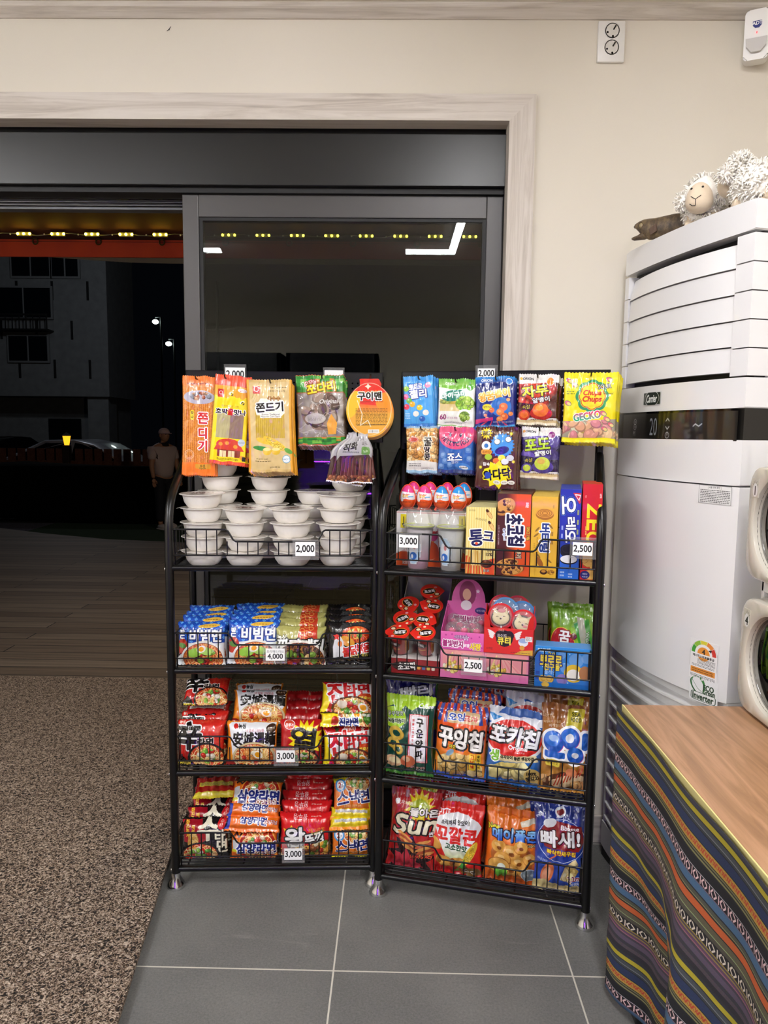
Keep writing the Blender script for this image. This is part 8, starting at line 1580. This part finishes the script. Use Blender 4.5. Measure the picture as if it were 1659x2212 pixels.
for z0, z1, num, wh in ((TZ+.003, 1.004, '4', 'lower'), (1.048, 1.298, '1', 'upper')):
    y1, y0 = 1.652, 1.652-(z1-z0)*1.06; cy, cz = (y0+y1)/2, (z0+z1)/2
    t = empty('capsule_cabinet', (VX, cy, z0), 0, f'cream cabinet with round black window numbered {num} on the table, {wh} one', 'vending cabinet', 'numbered cream cabinets'); hy, hz = (y1-y0)/2, (z1-z0)
    b = bmesh.new(); outer = rrect(-hy, 0, hy, hz, .045, 8); n = len(outer); N = 64; ci = [(.104*math.cos(2*PI*k/N), hz/2+.104*math.sin(2*PI*k/N)) for k in range(N)]
    def resamp(o, N):
        out = []
        for k in range(N):
            a_ = 2*PI*k/N; dx, dz = math.cos(a_), math.sin(a_); best = None
            for i in range(len(o)):
                p, q = o[i], o[(i+1) % len(o)]; ex, ez = q[0]-p[0], q[1]-p[1]; den = dx*ez-dz*ex
                if abs(den) < 1e-12: continue
                px_, pz_ = p[0], p[1]-hz/2; tt = (px_*ez-pz_*ex)/den; ss = (px_*dz-pz_*dx)/den
                if tt > 0 and -1e-6 <= ss <= 1+1e-6: best = tt if best is None else max(best, tt)
            out.append((dx*best, hz/2+dz*best))
        return out
    oo = resamp(outer, N); rings = []
    for k_, x, base in ((1.0, .034, oo), (1.0, .012, oo), (.985, .003, oo), (.955, .0, oo), (1.08, -.001, ci), (1.03, .002, ci), (1.0, .012, ci), (1.0, .03, ci)):
        rings.append([b.verts.new((x, p[0]*k_, hz/2+(p[1]-hz/2)*k_)) for p in base])
    for A, B in zip(rings[:-1], rings[1:]):
        for k in range(N): b.faces.new((A[k], A[(k+1) % N], B[(k+1) % N], B[k]))
    obj('front_frame', b, M_CRM, t, 35)
    b = bmesh.new(); prof = [(.1045, .010), (.1045, .016), (.09, .013), (.05, .0115), (0, .011)]; R_ = [[b.verts.new((x, r*math.cos(2*PI*k/48), hz/2+r*math.sin(2*PI*k/48))) for k in range(48)] for r, x in prof[:-1]]
    for A, B in zip(R_[:-1], R_[1:]):
        for k in range(48): b.faces.new((A[k], A[(k+1) % 48], B[(k+1) % 48], B[k]))
    b.faces.new(R_[-1]); obj('round_window', b, M_BG, t, 40)
    obj('cabinet_body', bx(.034, -hy+.012, .004, .36, hy-.012, hz-.002, .008), mat('cabinet_grey', '#c4c2be', .4), t)
    def d_num(w, h):
        a = Art(1, 1.4, '#cfc9ba', 120); a.ell(.5, .62, .36, .5, '#f0efec'); a.text(num, .5, .64, .62, '#161412', b=.02)
        for q in (-50, -25, 0, 25, 50): a.line([(.5+.36*math.sin(RAD(q)), .62-.4*math.cos(RAD(q))), (.5+.48*math.sin(RAD(q)), .62-.52*math.cos(RAD(q)))], .03, '#222')
        return a
    b = bmesh.new(); yc, zc = hy-.032, hz-.048; box(b, -.0012, yc-.015, zc-.021, .001, yc+.015, zc+.021); o = obj('number_sticker', b, d_num(1, 1).mat('sticker_'+num, .4, crinkle=0), t); uv = o.data.uv_layers.new(name='UVMap')
    for p in o.data.polygons:
        for l in p.loop_indices: c = o.data.vertices[o.data.loops[l].vertex_index].co; uv.data[l].uv = (.5-(c.y-yc)/.03, .5+(c.z-zc)/.042)
t = empty('cabinet_stand', (VX+.2, 1.655, TZ), 0, 'thin white frame carrying the two numbered cabinets', 'stand')
b = bmesh.new()
for y in (.005, -.288):
    box(b, -.15, y-.006, 0, -.14, y+.006, .62, .002); box(b, .15, y-.006, 0, .16, y+.006, .62, .002)
box(b, -.15, -.294, .266, .16, .011, .299, .003); obj('frame', b, M_WHP, t)

# ================================================================ BEHIND THE VIEWER: what the glass mirrors
M_COOL = mat('cooler_black', '#121316', .35); M_PUR = mat('purple_light', '#8a3af0', .5, emit='#7a2cf0', es=60.0)
for i, x in enumerate((-1.93, -1.02)):
    t = empty('drinks_cooler', (x, -2.0, 0), 0, f'black drinks cooler with purple lit shelves behind the viewer, {("doorway side", "table side")[i]} one', 'drinks cooler', 'black drinks coolers')
    b = bmesh.new(); box(b, 0, -.6, 0, .86, -.57, 2.1); box(b, 0, -.6, 0, .04, 0, 2.1, .004); box(b, .82, -.6, 0, .86, 0, 2.1, .004); box(b, 0, -.6, 1.62, .86, 0, 2.1, .004); box(b, 0, -.6, 0, .86, 0, .2, .004); obj('cabinet', b, M_COOL, t)
    for z in (.5, .8, 1.1, 1.4): obj('shelf', bx(.045, -.55, z, .815, -.04, z+.015), M_CHR if 0 else M_ACG, t); 
    obj('liner', bx(.045, -.569, .2, .815, -.56, 1.62), mat('cooler_liner', '#cfcbdc' if i else '#1b1b1e', .5) if 0 else (mat('liner_pale', '#cfcbdc', .5) if i else M_COOL), t)
    for z in ((.79, 1.09, 1.39) if i else ()): obj('light_strip', bx(.06, -.10, z-.004, .8, -.06, z+.006), M_PUR, t)
bpy.data.objects.remove(_fo)
bpy.context.view_layer.update()
